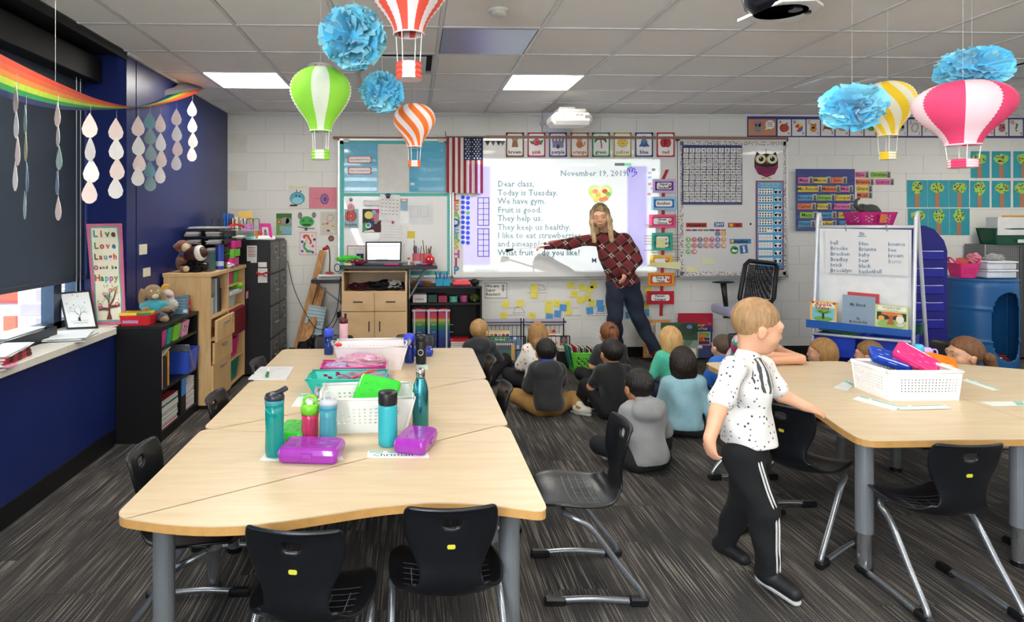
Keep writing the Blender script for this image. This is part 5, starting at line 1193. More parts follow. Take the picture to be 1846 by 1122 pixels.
# ---- black bookcase
bx0,bx1,by0,by1,bz=XL+.005,-1.672,4.31,5.05,.777
t=thing('bookcase','low black bookcase at the end of the window sill','bookcase',((bx0+bx1)/2,(by0+by1)/2,0))
slab(bx0,by0,0,bx1,by0+.02,bz-.022,'side_panel',BKW,t);slab(bx0,by1-.02,0,bx1,by1,bz-.022,'side_panel',BKW,t)
slab(bx0,by0,bz-.022,bx1+.004,by1,bz,'top',BKW,t);slab(bx0,by0+.02,0,bx0+.008,by1-.02,bz-.022,'back_panel',BKW,t)
for z in(.07,.345,.628):slab(bx0+.008,by0+.02,z-.018,bx1-.004,by1-.02,z,'shelf',BKW,t)
slab(bx1-.02,by0+.02,0,bx1-.008,by1-.02,.052,'kick_board',BKW,t);slab(bx0+.02,4.70,.07,bx1-.01,4.715,.327,'divider',BKW,t)
def bin_(label,x,y,z,w,d,h,col,rz=0,taper=.8,rows=3,cols=5,cat='bin',name='storage_bin',pattern='square',**k):return basket(name,label,x,y,rz,w,d,h,col,taper=taper,rows=rows,cols=cols,rim=.006,z=z,wallt=.0025,cat=cat,pattern=pattern,**k)
for lb,y,c,rows in(('bright pink small bin on the top shelf of the black bookcase',4.40,'#d8388c',0),('teal small bin on the top shelf of the black bookcase',4.50,'#1fa39a',0),('lime green small bin on the top shelf of the black bookcase',4.645,'#7cc93a',0),('pink and white lattice bin on the top shelf of the black bookcase',4.82,'#e0a0bc',3)):
 bin_(lb,bx1-.075,y,.628,.13,.085 if y<4.55 else .14,.105,c,rows=rows,cols=4,pattern='diamond' if rows else 'square')
bin_('large royal blue bin on the middle shelf of the black bookcase',bx1-.10,4.90,.345,.24,.24,.165,'#3355c4',rows=0,taper=.86)
B().box((-.085,-.004,-.11),(.085,.004,.11),T=Matrix.Translation((bx1-.06,4.83,.47))@Matrix.Rotation(R(30),4,'X')).build('magazine',M('#7c7f88',.4,var=.5,scale=40),label='glossy magazine leaning in the royal blue bin',cat='magazine')
bookset([(.012,.262,'#7cc24a','lime green folder at the near end of the middle shelf'),(.012,.22,'#d8d6d0','white folder beside the lime green folder'),(.012,.215,'#c9c5bd','off-white folder third on the middle shelf'),(.02,.205,'#5a1f2c','dark red binder on the middle shelf'),(.018,.21,'#1c1c20','black spiral notebook beside the dark red binder'),(.02,.21,'#2c2c32','black spiral notebook in the middle of the row'),(.018,.205,'#17181b','black spiral notebook beside the mustard folder'),(.035,.235,'#d39a2a','mustard magazine file on the middle shelf')],bx1-.012,4.335,.346)
B().box((-.10,-.085,-.004),(.10,.085,.004),T=Matrix.Translation((bx1-.11,4.43,.585))@Matrix.Rotation(R(14),4,'X')).build('paper_stack',M('#cfccc6',.7,var=.15),label='loose papers lying over the folders on the middle shelf',cat='paper')
def flat_stack(specs,x0,x1,y0,y1,z,nm='book',cat='book'):
 for i,(h,c,lb)in enumerate(specs):
  jx,jy=random.uniform(-.006,.004),random.uniform(-.006,.006)
  t=thing(nm,lb,cat,((x0+x1)/2,(y0+y1)/2,z));w=.0015
  if h>.012:
   B().box((x0+jx,y0+jy,z),(x1+jx,y1+jy,z+w)).box((x0+jx,y0+jy,z+h-w),(x1+jx,y1+jy,z+h)).build('cover',M(c,.5),t)
   B().box((x0+jx+.002,y0+jy+.002,z+w),(x1+jx-.002,y1+jy-.002,z+h-w)).build('pages',M('#d9d5cb',.8),t)
  else:B().box((x0+jx,y0+jy,z),(x1+jx,y1+jy,z+h)).build('cover',M(c,.5),t)
  z+=h
 return z
flat_stack([(.016,'#d0357e','pink book at the bottom of the low stack'),(.018,'#6a7880','grey workbook on the pink book'),(.03,'#2c6e68','dark teal workbook in the low stack'),(.022,'#d8d8d4','white workbook in the middle of the low stack'),(.018,'#2f8f80','green workbook above the white one'),(.045,'#1a1b1e','thick black binder in the low stack'),(.012,'#2fa398','thin teal book above the thick black binder'),(.018,'#d9d9d6','white book near the top of the low stack'),(.014,'#7a2230','dark red book on top of the low stack')],bx0+.06,bx1-.014,4.335,4.66,.071)
B().box((bx1-.17,4.72,.2),(bx1-.006,4.80,.335),.002).build('book',M('#2f78c0',.4),label='bright blue boxed book on the bottom shelf',cat='book')
B().box((bx1-.17,4.72,.071),(bx1-.01,4.81,.198),.002).build('box',M('#17181a',.5),label='black box under the bright blue book',cat='box')
z=.071
ps=thing('paper_stack','slumping stack of white papers on the bottom shelf','paper',(bx1-.1,4.92,z))
for k in range(14):
 q=B().grid(lambda u,v:Vector((bx1-.2+.18*u,4.825+.19*v-.0,.071+k*.013+.05*max(0,k-8)/6*v*v)),2,6).build('sheet',M('#dcdad6' if k%3 else '#cdb8bc',.7),ps,solid=.010)
# ---- things on top of the bookcase
T1=bz+.001
bin_('red basket with written label on the corner of the black bookcase',-1.86,4.42,T1,.20,.16,.065,'#c8202c',rows=0,taper=.9,rz=R(5))
t=thing('crayon_box','yellow and green crayon box on the red basket','box',(-1.86,4.42,T1+.067));T=Matrix.Translation((-1.86,4.42,T1+.066))@Matrix.Rotation(R(8),4,'Z')
B().box((-.11,-.06,0),(.09,.06,.018),.002,T=T).build('carton',M('#c9b02c',.4),t);B().box((-.112,-.062,.001),(.0,-.058,.017),T=T).build('end_label',M('#e0c832',.4),t);B().box((0.0,-.062,.001),(.092,-.058,.017),T=T).build('side_label',M('#2a7a3c',.4),t);B().box((-.06,-.05,.0175),(.06,.05,.0195),T=T).build('window_print',M('#b88a2c',.4,var=.4,scale=60),t)
P=Print(thing('basket_writing','white and violet scribbled name on the red basket','label',(-1.86,4.335,T1+.03)),lambda a,b:Vector((-1.88+a,4.336+.0*a,T1+.028+b)),(0,-1,0),1,flipy=False)
for k in range(9):P.line('#c9b4ea',[(-.055+k*.012,-.012),(-.049+k*.012,.012),(-.045+k*.012,-.01)],.003)
P.done()
# plush toys
def plush(name,label,loc,rz,blobs,cat='plush toy'):
 t=thing(name,label,cat,loc,rz)
 for nm,col,bl in blobs:
  me=sdf_mesh([('ell',Vector(c),r if isinstance(r,tuple)else(r,r,r),.015)for c,r in bl]if not isinstance(bl[0][0],str)else bl,.006)
  finish(me,nm,M(col,.95,var=.15,scale=60,bump=.8,bscale=260,sheen=.4),t,smooth=True,local=True)
 return t
plush('plush_rabbit','brown plush rabbit in a turquoise patterned shirt on the bookcase',(-1.82,4.55,T1),R(35),[('fur','#96774e',[((0,0,.06),(.075,.06,.06)),((0,.0,.20),(.06,.055,.055)),((0,-.045,.185),(.035,.035,.026)),((-.075,-.01,.17),(.022,.02,.065)),((.065,.0,.15),(.022,.02,.06)),((-.06,-.05,.09),(.028,.045,.025)),((.075,-.04,.085),(.035,.045,.025)),((-.05,-.08,.02),(.03,.06,.025)),((.055,-.08,.02),(.03,.06,.025))]),('shirt','#2f9fb4',[((0,0,.10),(.078,.066,.055)),((-.062,-.03,.11),(.034,.04,.03)),((.066,-.03,.11),(.034,.04,.03))]),('trousers','#2d3d52',[((0,-.005,.04),(.080,.068,.04)),((-.048,-.06,.03),(.034,.05,.032)),((.05,-.06,.03),(.034,.05,.032))]),('muzzle','#d8c7a4',[((0,-.07,.18),(.022,.016,.018))]),('eye','#e8e2d4',[((-.022,-.05,.215),.009),((.022,-.05,.215),.009)])])
plush('plush_bird','white plush bird with a yellow crest leaning by the rabbit',(-1.80,4.72,T1),R(20),[('fur','#c9c3b8',[((0,0,.085),(.075,.06,.085)),((.0,.0,.16),(.06,.05,.045)),((.07,-.02,.09),(.02,.03,.03))]),('crest','#e2a534',[((-.01,0,.205),(.022,.02,.022)),((.005,0,.228),(.028,.018,.014))]),('beak','#cf7c8c',[((.03,-.045,.16),(.022,.02,.014))])])
bb_=B();rr=random.Random(4)
for k in range(9):
 a=rr.uniform(0,6.28);bb_.tube(bez([Vector((-1.76+.05*math.cos(a+j*1.3),4.60+.10*math.sin(a+j*1.1)+.01*j,T1+.02+.035*abs(math.sin(j+k))))for j in range(5)],4),.006,6)
bb_.build('black_ribbon_pile',M('#101114',.18,var=.3),label='shiny black ribbon heap in front of the plush toys',cat='ribbon')
t,=(thing('picture_block','blue grey standing block with pale writing beside the red jar','block',(-1.74,4.86,T1)),)
T=Matrix.Translation((-1.74,4.87,T1))@Matrix.Rotation(R(18),4,'Z')
B().box((-.055,-.012,0),(.055,.012,.135),.002,T=T).build('block',M('#54748a',.5,var=.2),t);P=Print(t,lambda a,b:T@Vector((a,-.0125,b)),T.to_3x3()@Vector((0,-1,0)),1,flipy=False)
for k in range(4):P.line('#9fb8c4',[(-.04,.11-k*.022),(-.01,.112-k*.022),(.035,.108-k*.022)],.003)
P.rect('#c9d4d8',.015,.012,.045,.035);P.done()
t=thing('jar','red painted jar with green lid and gold letters','jar',(-1.74,4.985,T1));B().lathe([(.03,0),(.034,.006),(.034,.095),(.028,.11)],(-1.74,4.985,T1),22).build('glass',M('#b3161c',.2),t,smooth=True);B().lathe([(.029,.108),(.030,.112),(.030,.128),(.0,.13)],(-1.74,4.985,T1),22).build('lid',M('#2f6a4a',.4),t)
P=Print(t,lambda a,b:Vector((-1.74+.0345*math.sin(a),4.985-.0345*math.cos(a),T1+b)),(0,0,0),1,flipy=False);vs,fs=text_geo('no',1,off=.03);P._b('#c9a24a','lettering').add([P.pt(.55+a*1.4,.05+d*.05)for a,d in vs],fs);P.done()
# ---- window sill things
SZ2=SZ+.001
def psheet(label,x,y,w,d,rz,col='#dcdedf',n=5,th=.006,z=SZ2,lift=.0,sd=0,nm='paper_stack',cat='paper'):
 t=thing(nm,label,cat,(x,y,z));rr=random.Random(sd)
 for k in range(n):
  a=rz+rr.uniform(-.12,.12);T=Matrix.Translation((x+rr.uniform(-.012,.012),y+rr.uniform(-.015,.015),z+k*th))@Matrix.Rotation(a,4,'Z')
  B(T).grid(lambda u,v:Vector(((u-.5)*w,(v-.5)*d,lift*(max(0,v-.7))**2*3+.001)),2,6).build('sheet',M(col,.6,var=.03),t,solid=.002)
 return t
psheet('bundle of white papers on the sill in front of the framed tree',-2.03,3.86,.20,.30,R(12),n=6,th=.004,sd=2)
# red-black spined workbooks with white papers on them
z=SZ2
p=onZ(30,640,.80)
for k in range(3):
 t=thing('workbook','red and black spined workbook, %s of the pile on the sill'%('bottom','middle','topmost')[k],'book',(p.x,3.30,z));T=Matrix.Translation((-2.06,3.22,z))@Matrix.Rotation(R(8+k*2),4,'Z')
 B().box((-.105,-.15,.001),(.105,.15,.013),.001,T=T).build('pages',M('#cfcac4',.8),t);B().box((-.11,-.153,0),(.11,.155,.0015),T=T).box((-.11,-.153,.0125),(.11,.155,.014),T=T).box((.105,-.153,0),(.111,.155,.014),T=T).build('cover',M('#a81f30',.45,var=.5,scale=14),t)
 q=B()
 for j in range(3):q.box((.110,-.10+j*.10,.002),(.1125,-.06+j*.10,.012),T=T)
 q.build('spine_blocks',M('#1a1518',.5),t,kind='stuff');z+=.0145
psheet('white papers lying on the red workbooks',-2.06,3.22,.215,.31,R(10),z=z+.001,n=4,th=.003,sd=5,lift=.04)
psheet('white papers on the sill in front of the red workbooks',-2.02,2.95,.19,.26,R(-6),n=6,th=.004,sd=8)
for k in range(2):B().cyl((onZ(3+k*2,662,SZ).x+.01,onZ(3,662,SZ).y,SZ2+k*.004),.05,.004,26).build('coaster',M('#dd93b0',.5,var=.1),label='round pink coaster on the sill, %s one'%('lower','upper')[k],cat='coaster')
t=thing('letter_tray','black tray on the sill below the roller shade','tray',(-2.18,3.75,SZ2));B().box((-2.27,3.30,SZ2),(-2.10,3.86,SZ2+.005)).build('bottom',BLK,t)
for a,b in(((-2.105,3.30,SZ2),(-2.10,3.86,SZ2+.07)),((-2.27,3.30,SZ2),(-2.265,3.86,SZ2+.07)),((-2.27,3.855,SZ2),(-2.10,3.86,SZ2+.07))):B().box(a,b,.001).build('side',M('#16202a',.35),t)
psheet('papers sticking out of the black tray',-2.19,3.62,.14,.40,R(2),n=4,th=.008,z=SZ2+.05,sd=9)
# framed tree
def plane_item(name,label,cat,corners,th,part,mat):
 """corners: bottom-left, bottom-right, top-right, top-left (3D). slab + local print frame in 0..1"""
 a,b,c,d=[Vector(q)for q in corners];n=(b-a).cross(d-a).normalized();k0=Vector((0,0,H));r0=c-k0;c=k0+r0*((a-k0).dot(n)/r0.dot(n))if abs(r0.dot(n))>1e-4 else c;t=thing(name,label,cat,tuple((a+b)/2))
 B().add([a,b,c,d,a-n*th,b-n*th,c-n*th,d-n*th],[(0,1,2,3),(7,6,5,4),(0,4,5,1),(1,5,6,2),(2,6,7,3),(3,7,4,0)]).build(part,mat,t)
 P=Print(t,lambda u,v:(a*(1-u)+b*u)*(1-v)+(d*(1-u)+c*u)*v,n,1,flipy=False);return t,P,(a,b,c,d,n)
a,b=onZ(120,592,SZ2),onZ(176,588,SZ2);n0=onY(102,529,4.28);n1=onY(164,524,4.30)
a=onY(120,593,4.16);b=onY(177,588,4.20);a.z=b.z=SZ2+.0;n1=onY(163,523,4.27);n0=onY(105,528,4.25)
t,P,_=plane_item('framed_picture','black framed print of a curly tree on the sill','picture',(a,b,n1,n0),.018,'frame',M('#15161a',.4))
P.rect('#dad9d5',.07,.05,.93,.95)
def branch(P,col,x,y,a,L,w,d,rr):
 x2,y2=x+L*math.cos(a),y+L*math.sin(a)*.8;P.line(col,[(x,y),(x2,y2)],w)
 if d:
  for s in(-1,1):branch(P,col,x2,y2,a+s*rr.uniform(.35,.75),L*.74,w*.6,d-1,rr)
rr=random.Random(5);branch(P,'#2a4a3a',.50,.20,R(90),.17,.03,5,rr);P.poly('#1c1c1e',[(.46,.16),(.54,.16),(.515,.26),(.485,.26)]);P.line('#3a3a3c',[(.2,.16),(.8,.17)],.006)
for x,y,c in((.45,.85,'#a82a34'),(.3,.5,'#a82a34'),(.42,.58,'#3a34a8'),(.72,.38,'#a82a34'),(.22,.62,'#8a2a3a'),(.78,.62,'#b02a34'),(.6,.8,'#7a3a3a')):P.disc(c,x,y,.018,.014)
P.rect('#8a8a8a',.28,.10,.76,.115);P.done()
# Live Love Laugh sign
a=onY(170,583,4.34);b=onY(226,580,4.36);c=onY(219,403,4.44);d=onY(155,404,4.43);a.z=b.z=SZ2
t,P,_=plane_item('word_sign','tall pink edged sign reading Live Love Laugh and be Happy','sign',(a,b,c,d),.016,'board',M('#c96a86',.5,var=.05))
P.poly('#6fa5a2',[(.09,.03),(.91,.03),(.93,.25),(.9,.5),(.93,.8),(.9,.97),(.5,.975),(.1,.97),(.08,.7),(.1,.4),(.07,.2)]);P.poly('#e6e0c8',[(.13,.045),(.87,.045),(.89,.25),(.86,.5),(.89,.8),(.86,.955),(.14,.955),(.12,.7),(.14,.4),(.11,.2)])
W=.30
def word(s,y,size,colors,x0=.5,gap=.135):
 n_=len(s);
 for i,ch in enumerate(s):
  vs,fs=text_geo(ch,size,'CENTER',.035);q=P._b(colors[i%len(colors)],'lettering');P.k+=0
  q.add([P.pt(x0+(i-(n_-1)/2)*gap+u*1.0,y+v*.36)+P.n*(P.step*8)for u,v in vs],fs)
word('Live',.895,.26,['#2f8f9c','#c8502c','#3f7a4a','#4a2f2c'],gap=.17);word('Love',.775,.24,['#3f8a4a','#b8402c','#c9578a','#2f6f9c'],gap=.17);word('Laugh',.665,.22,['#4a2f2c','#c8502c','#3f8f9c','#8a4a9c','#c8402c'],gap=.14)
word('and be',.56,.13,['#3a3432'],.56,.09);word('Happy',.455,.24,['#c8502c','#3f7a4a','#5fa5b0','#b8578a','#6a9a3a'],gap=.14)
P.k=8;P.disc('#c24a6a',.2,.56,.07,.023);P.disc('#e8e0c8',.2,.56,.03,.01);P.disc('#c8502c',.2,.56,.015,.005)
rr=random.Random(2);P.poly('#6a3428',[(.42,.05),(.6,.05),(.55,.12),(.56,.2),(.50,.2),(.49,.12)])
for ln in([(.53,.18),(.5,.25),(.36,.30)],[(.52,.19),(.56,.28),(.58,.35)],[(.54,.18),(.68,.25),(.76,.33)],[(.53,.17),(.76,.18),(.86,.19)],[(.5,.15),(.34,.155),(.2,.15)]):P.line('#6a3428',ln,.028)
for x,y,c in((.6,.335,'#c24a5a'),(.78,.2,'#c24a6a'),(.4,.30,'#c98a8a'),(.76,.35,'#c8803a')):P.disc(c,x,y,.06,.018);P.disc('#e8d8c8',x,y,.025,.008)
P.disc('#b85a7a',.26,.18,.07,.03);P.disc('#e8d8d0',.23,.19,.02,.008);P.disc('#e8d8d0',.29,.19,.02,.008,up=False);P.disc('#5f8fb0',.52,.28,.04,.018)
for k in range(26):P.disc('#9cb86a',rr.uniform(.18,.85),rr.uniform(.22,.385),.024,.006,n=8,up=False)
P.done()
# notes on the navy wall
for lb,(x0,y0,x1,y1)in(('upper cream square note on the navy wall',(251,440,265,460)),('lower cream square note on the navy wall',(258,482,271,500))):
 p,q=onX(x0,y1,XL+.002),onX(x1,y0,XL+.002);B().box((XL+.001,p.y,p.z),(XL+.003,q.y,q.z)).build('sticky_note',M('#d9d4bf',.7),label=lb,cat='sticky note')
# ---- maple cabinet
mx0,mx1,my0,my1,mz=XL+.02,-1.585,5.075,6.10,1.068
t=thing('storage_cabinet','tall maple cabinet with three drawers beside the black bookcase','cabinet',((mx0+mx1)/2,(my0+my1)/2,0));ym=5.57
slab(mx0,my0,.03,mx1,my0+.022,mz-.03,'side_panel',MAP,t);slab(mx0,my1-.022,.03,mx1,my1,mz-.03,'side_panel',MAP,t);slab(mx0,ym,.03,mx1-.004,ym+.02,mz-.03,'divider',MAP,t)
slab(mx0,my0,.03,mx0+.01,my1,mz-.03,'back_panel',MAP,t);slab(mx0-.005,my0-.006,mz-.03,mx1+.012,my1+.006,mz,'top',MAP,t);slab(mx0+.01,my0+.01,0,mx1-.02,my1-.01,.03,'plinth',BKW,t)
slab(mx0+.01,my0+.022,.70,mx1-.004,ym,.72,'shelf',MAP,t)
for z in(.055,.265,.47,.72,.92):slab(mx0+.01,ym+.02,z-.018,mx1-.004,my1-.022,z,'shelf',MAP,t)
for z0,z1,ox in((.52,.695,.03),(.345,.515,.012),(.04,.34,0)):
 d_=slab(mx1-.002+ox,my0+.012,z0,mx1+.018+ox,ym+.008,z1,'drawer',MAP,t,.003)
 slab(mx1-.30,my0+.03,z0+.01,mx1-.002+ox,ym-.01,z0+.02,'drawer_base',MAP,d_)
 B().box((mx1+.018+ox,5.27,z1-.05),(mx1+.036+ox,5.38,z1-.035),.003).build('handle',M('#b9b9b8',.3,.8),d_)
B().tube([(mx1+.05,5.53,.69),(mx1+.052,5.53,.655)],.004,6).cyl((mx1+.046,5.53,.63),.012,.003,10,'x').build('key_bunch',M('#9a9484',.3,.8),label='small keys hanging from the top drawer lock',cat='keys')
B().box((mx1-.25,5.12,.721),(mx1-.03,5.24,.86),.004).build('basket_box',M('#c3c6c8',.5,var=.15),label='white box with a green lid on the maple cabinet shelf',cat='box');B().box((mx1-.25,5.12,.862),(mx1-.025,5.245,.885),.003).build('green_book',M('#3f7f4a',.5),label='green book lying on the white shelf box',cat='book')
bookset([(.05,.285,'#b9bcc0','wide grey ring binder in the maple cabinet'),(.045,.29,'#3a434c','dark slate ring binder in the maple cabinet'),(.04,.28,'#1d2530','near-black ring binder in the maple cabinet'),(.035,.19,'#14161a','short black case next to the ring binders')],mx1-.03,5.29,.721,depth=.24)
for lb,y,c in(('magenta bin at the top right of the maple cabinet',5.70,'#cf2f8a'),('lime bin at the top right of the maple cabinet',5.88,'#66b83a')):bin_(lb,mx1-.09,y,.921,.15,.16,.105,c,rows=0)
bin_('clear bin of supplies with green leaves in the maple cabinet',mx1-.10,5.74,.721,.18,.22,.10,'#b7bdb8',rows=0)
B().box((mx1-.22,5.62,.826),(mx1+.01,5.98,.86),.003).build('binder',M('#c6c9cc',.5),label='white binder lying flat on the clear bin',cat='binder')
B().box((mx1-.20,5.61,.471),(mx1+.035,6.0,.70),.006).build('storage_box',M('#6a1420',.5,var=.1),label='dark red box standing in the maple cabinet',cat='box')
crumple('bright green artificial leaves on the clear bin',(mx1-.03,5.93,.885),(.05,.06,.03),'#7fc832',7,0,name='artificial_leaves',cat='decoration')
bin_('magenta bin low in the maple cabinet',mx1-.10,5.80,.266,.18,.28,.16,'#c42a7e',rows=0);bin_('deep teal bin at the bottom of the maple cabinet',mx1-.10,5.80,.056,.18,.28,.18,'#157a6c',rows=0)
B().box((mx1+.036,6.0,.755),(mx1+.038,6.075,.82)).build('pink_tag',M('#d88aa8',.6),label='small pink paper tag hanging at the cabinet edge',cat='tag')
# on top of the maple cabinet: paper trays, toys, cartons
TT=mz+.001
t=thing('letter_tray_stack','stack of black letter trays full of papers on the maple cabinet','tray',(-1.78,5.72,TT));rr=random.Random(11)
for k in range(5):
 z=TT+k*.068
 for sx in(0,1):
  x0_,x1_=(-1.93,-1.79)if sx==0 else(-1.775,-1.60)
  tr=B().box((x0_,5.50,z),(x1_,5.86,z+.004)).box((x0_,5.50,z),(x0_+.004,5.86,z+.05)).box((x1_-.004,5.50,z),(x1_,5.86,z+.05)).box((x0_,5.855,z),(x1_,5.86,z+.05)).build('tray',BLK,t)
  for m_ in range(4):
   a=rr.uniform(-.06,.06);T=Matrix.Translation(((x0_+x1_)/2,5.66+rr.uniform(-.05,.01),z+.008+m_*.010))@Matrix.Rotation(a,4,'Z')
   B().box((-.055,-.17,0),(.055,.17,.006),T=T).build('paper',M(('#c9c6c4','#b9b0b4','#dedcd8')[m_%3],.7),tr)
B().box((-1.94,5.49,TT+.335),(-1.59,5.87,TT+.342),.002).build('tray_board',BLK,label='black board over the top letter trays',cat='board')
psheet('white papers fanned over the top of the letter trays',-1.76,5.66,.30,.34,R(6),z=TT+.343,n=4,th=.004,sd=3)
psheet('papers sliding off the back of the letter trays',-1.62,5.93,.30,.2,R(20),z=TT+.28,n=7,th=.007,sd=4,col='#b9b3b2')
B().tube(bez([(-1.66,5.80,TT+.35),(-1.62,5.84,TT+.375),(-1.56,5.88,TT+.37),(-1.54,5.9,TT+.35)],4),.010,8).build('red_strap',M('#c01c22',.4),label='red looped strap on the letter tray papers',cat='strap')
plush('plush_toy','seated brown plush toy with cream face on the maple cabinet',(-1.86,5.24,TT),R(50),[('fur','#7a3c22',[((0,0,.075),(.055,.05,.075)),((0,0,.20),(.058,.055,.055)),((-.045,-.04,.09),(.02,.045,.022)),((.05,-.03,.10),(.02,.05,.022)),((-.04,-.08,.025),(.024,.05,.024)),((.045,-.08,.025),(.024,.05,.024)),((-.062,0,.205),.018),((.062,0,.205),.018)]),('face','#d9c09a',[((.0,-.045,.195),(.036,.025,.036)),((-.045,-.13,.03),.024),((.05,-.13,.03),.024)]),('bow','#2c3a8c',[((0,-.035,.14),(.05,.02,.014))])])
t=thing('football_toy','brown and cream stuffed football resting against the brown plush toy','ball',(-1.74,5.20,TT));me=sdf_mesh([('ell',(0,0,0),(.10,.062,.062),.01)],.006)
o=finish(me,'ball_skin',M('#42201a',.5,var=.1),t,smooth=True,local=True);o.location=(0,0,.145);o.rotation_euler=(0,R(-12),R(-15))
w_=B().lathe([(.048,-.055),(.062,-.04),(.0635,-.02),(.0635,-.012)],(0,0,0),24).build('white_band',M('#d9d5cc',.6),t,local=True,smooth=True,solid=.003);w_.location=(.012,0,.145);w_.rotation_euler=(0,R(-102),R(-15))
crumple('black cloth heap under the stuffed football',(-1.75,5.21,TT+.045),(.09,.05,.045),'#14151a',12,0,name='black_cloth',cat='cloth')
t=thing('tissue_box','dark grey box with teal side on the maple cabinet','box',(-1.66,5.26,TT));B().box((-1.70,5.22,TT),(-1.625,5.34,TT+.165),.003).build('carton',M('#4a5256',.5),t);B().box((-1.626,5.235,TT+.02),(-1.623,5.325,TT+.15)).build('teal_panel',M('#1d5c55',.5,var=.2),t)
t=thing('spray_can','blue and white wipes canister on the maple cabinet','can',(-1.63,5.46,TT));B().cyl((-1.63,5.46,TT),.034,.19,20).build('can',M('#1f3f9c',.3),t);B().cyl((-1.63,5.46,TT+.19),.035,.02,20).build('cap',M('#20307a',.35),t);B().lathe([(.0345,.03),(.0345,.07)],(-1.63,5.46,TT),20,cap=False).build('pale_band',M('#b8c8e0',.3),t)
t=thing('tiered_organizer','pink and green tiered desk organizer on the maple cabinet','organizer',(-1.60,5.78,TT))
for k,c in enumerate(('#d42f8c','#6fc832','#d42f8c')):B().box((-1.66,5.62+k*.04,TT+.02+k*.075),(-1.56,5.80+k*.04,TT+.026+k*.075),.001).box((-1.563,5.62+k*.04,TT+.02+k*.075),(-1.56,5.80+k*.04,TT+.085+k*.075)).box((-1.66,5.62+k*.04,TT+.0+k*.075),(-1.56,5.625+k*.04,TT+.085+k*.075)).build('tier',M(c,.35),t)
crumple('crumpled white tissue on the edge of the maple cabinet',(-1.605,5.60,TT+.025),(.05,.045,.022),'#d4d2ce',21,0,name='tissue',cat='tissue')
bin_('small clear cup on the edge of the maple cabinet',-1.61,5.74,TT,.07,.07,.065,'#a9adb2',rows=0,cat='cup',name='clear_cup')
# ---- filing cabinets
for n_,(y0,lb)in enumerate(((6.125,'dark grey filing cabinet next to the maple cabinet'),(6.49,'dark grey filing cabinet in the corner by the block wall'))):
 y1=y0+.36;x0_,x1_=XL+.03,-1.345;t=thing('filing_cabinet',lb,'filing cabinet',((x0_+x1_)/2,(y0+y1)/2,0));m=M('#26272b',.38,.3);md=M('#5c5b5c',.4,.4)
 slab(x0_,y0,.02,x1_-.012,y1-.004,1.295,'body',m,t,.004)
 for k in range(4):
  z0=.05+k*.31;d_=slab(x1_-.012,y0+.008,z0,x1_+.006,y1-.012,z0+.295,'drawer',md,t,.004)
  B().box((x1_+.006,y0+.10,z0+.13),(x1_+.03,y0+.25,z0+.145),.004).build('handle',M('#8e8d8b',.3,.8),d_);B().box((x1_+.006,y0+.13,z0+.19),(x1_+.011,y0+.22,z0+.25),.001).build('label_holder',M('#a9a7a3',.3,.7),d_);B().box((x1_+.0112,y0+.14,z0+.2),(x1_+.0122,y0+.21,z0+.24)).build('label_card',M('#3c3c40',.6),d_)
FT=1.296
t,P=sheet('phone_list','red and white printed card on the side of the filing cabinet','card',445,443,463,474,6.122,'#d5d2ce',.002)
for k in range(6):P.rect('#a8343c' if k%2==0 else '#8a8a8c',447,446+k*3.2,461,447.4+k*3.2,up=False)
P.rect('#222222',445,471,452,474);P.done()
t,P=sheet('bow_card','white card with a red bow on the side of the filing cabinet','card',463,470,484,512,6.121,'#1a1a1c',.003);P.rect('#cfced0',465.5,473,481,482);P.rect('#c9c8ca',465,484,482,510);P.done()
B().tube([onY(462,492,6.10),onY(472,494,6.112),onY(484,491,6.10)],[.012,.004,.012],8).tube([onY(465,498,6.11),onY(472,494,6.112),onY(480,499,6.11)],.005,6).build('bow',M('#b8161e',.5),t)
# top of filing cabinets
t=thing('wire_sorter','black wire file sorter on the filing cabinet','sorter',(-1.75,6.3,FT))
for k in range(8):
 x_=-1.93+k*.055;B().tube(bez([(x_,6.22,FT+.01),(x_,6.22,FT+.17),(x_+.01,6.25,FT+.20),(x_+.02,6.38,FT+.20),(x_+.02,6.41,FT+.17),(x_+.02,6.41,FT+.01)],3),.003,6).build('wire_loop',BLK,t)
B().tube([(-1.95,6.22,FT+.012),(-1.5,6.22,FT+.012)],.004,6).tube([(-1.95,6.41,FT+.012),(-1.5,6.41,FT+.012)],.004,6).build('base_wire',BLK,t)
for x_,w_,h_,c,lb in((-1.815,.022,.255,'#1f5fae','tall blue folder in the wire sorter'),(-1.785,.015,.25,'#2a66b8','second blue folder in the wire sorter'),(-1.755,.01,.2,'#7a2a34','dark red folder in the wire sorter'),(-1.735,.012,.21,'#c9b8a0','cream folder in the wire sorter'),(-1.70,.03,.22,'#d6cdbd','thick cream file in the wire sorter'),(-1.655,.02,.205,'#dcdad6','white file in the wire sorter'),(-1.62,.012,.21,'#c9c9cc','pale grey file in the wire sorter')):
 B().box((x_-w_/2,6.23,FT+.012),(x_+w_/2,6.43,FT+h_),.001).build('folder',M(c,.5),label=lb,cat='folder')
B().box((-1.74,6.44,FT+.10),(-1.60,6.445,FT+.275),.001).build('yellow_folder',M('#dcb356',.5),label='yellow folder standing behind the cream files',cat='folder')
B().box((-1.64,6.20,FT),(-1.53,6.205,FT+.15),.001).build('patterned_notebook',M('#a06a9a',.4,var=.8,scale=30),label='pink and teal patterned notebook leaning in the sorter',cat='notebook');B().box((-1.53,6.24,FT),(-1.505,6.40,FT+.085),.001).build('orange_block',M('#c47a3a',.5),label='small orange box behind the mint bowl',cat='box')
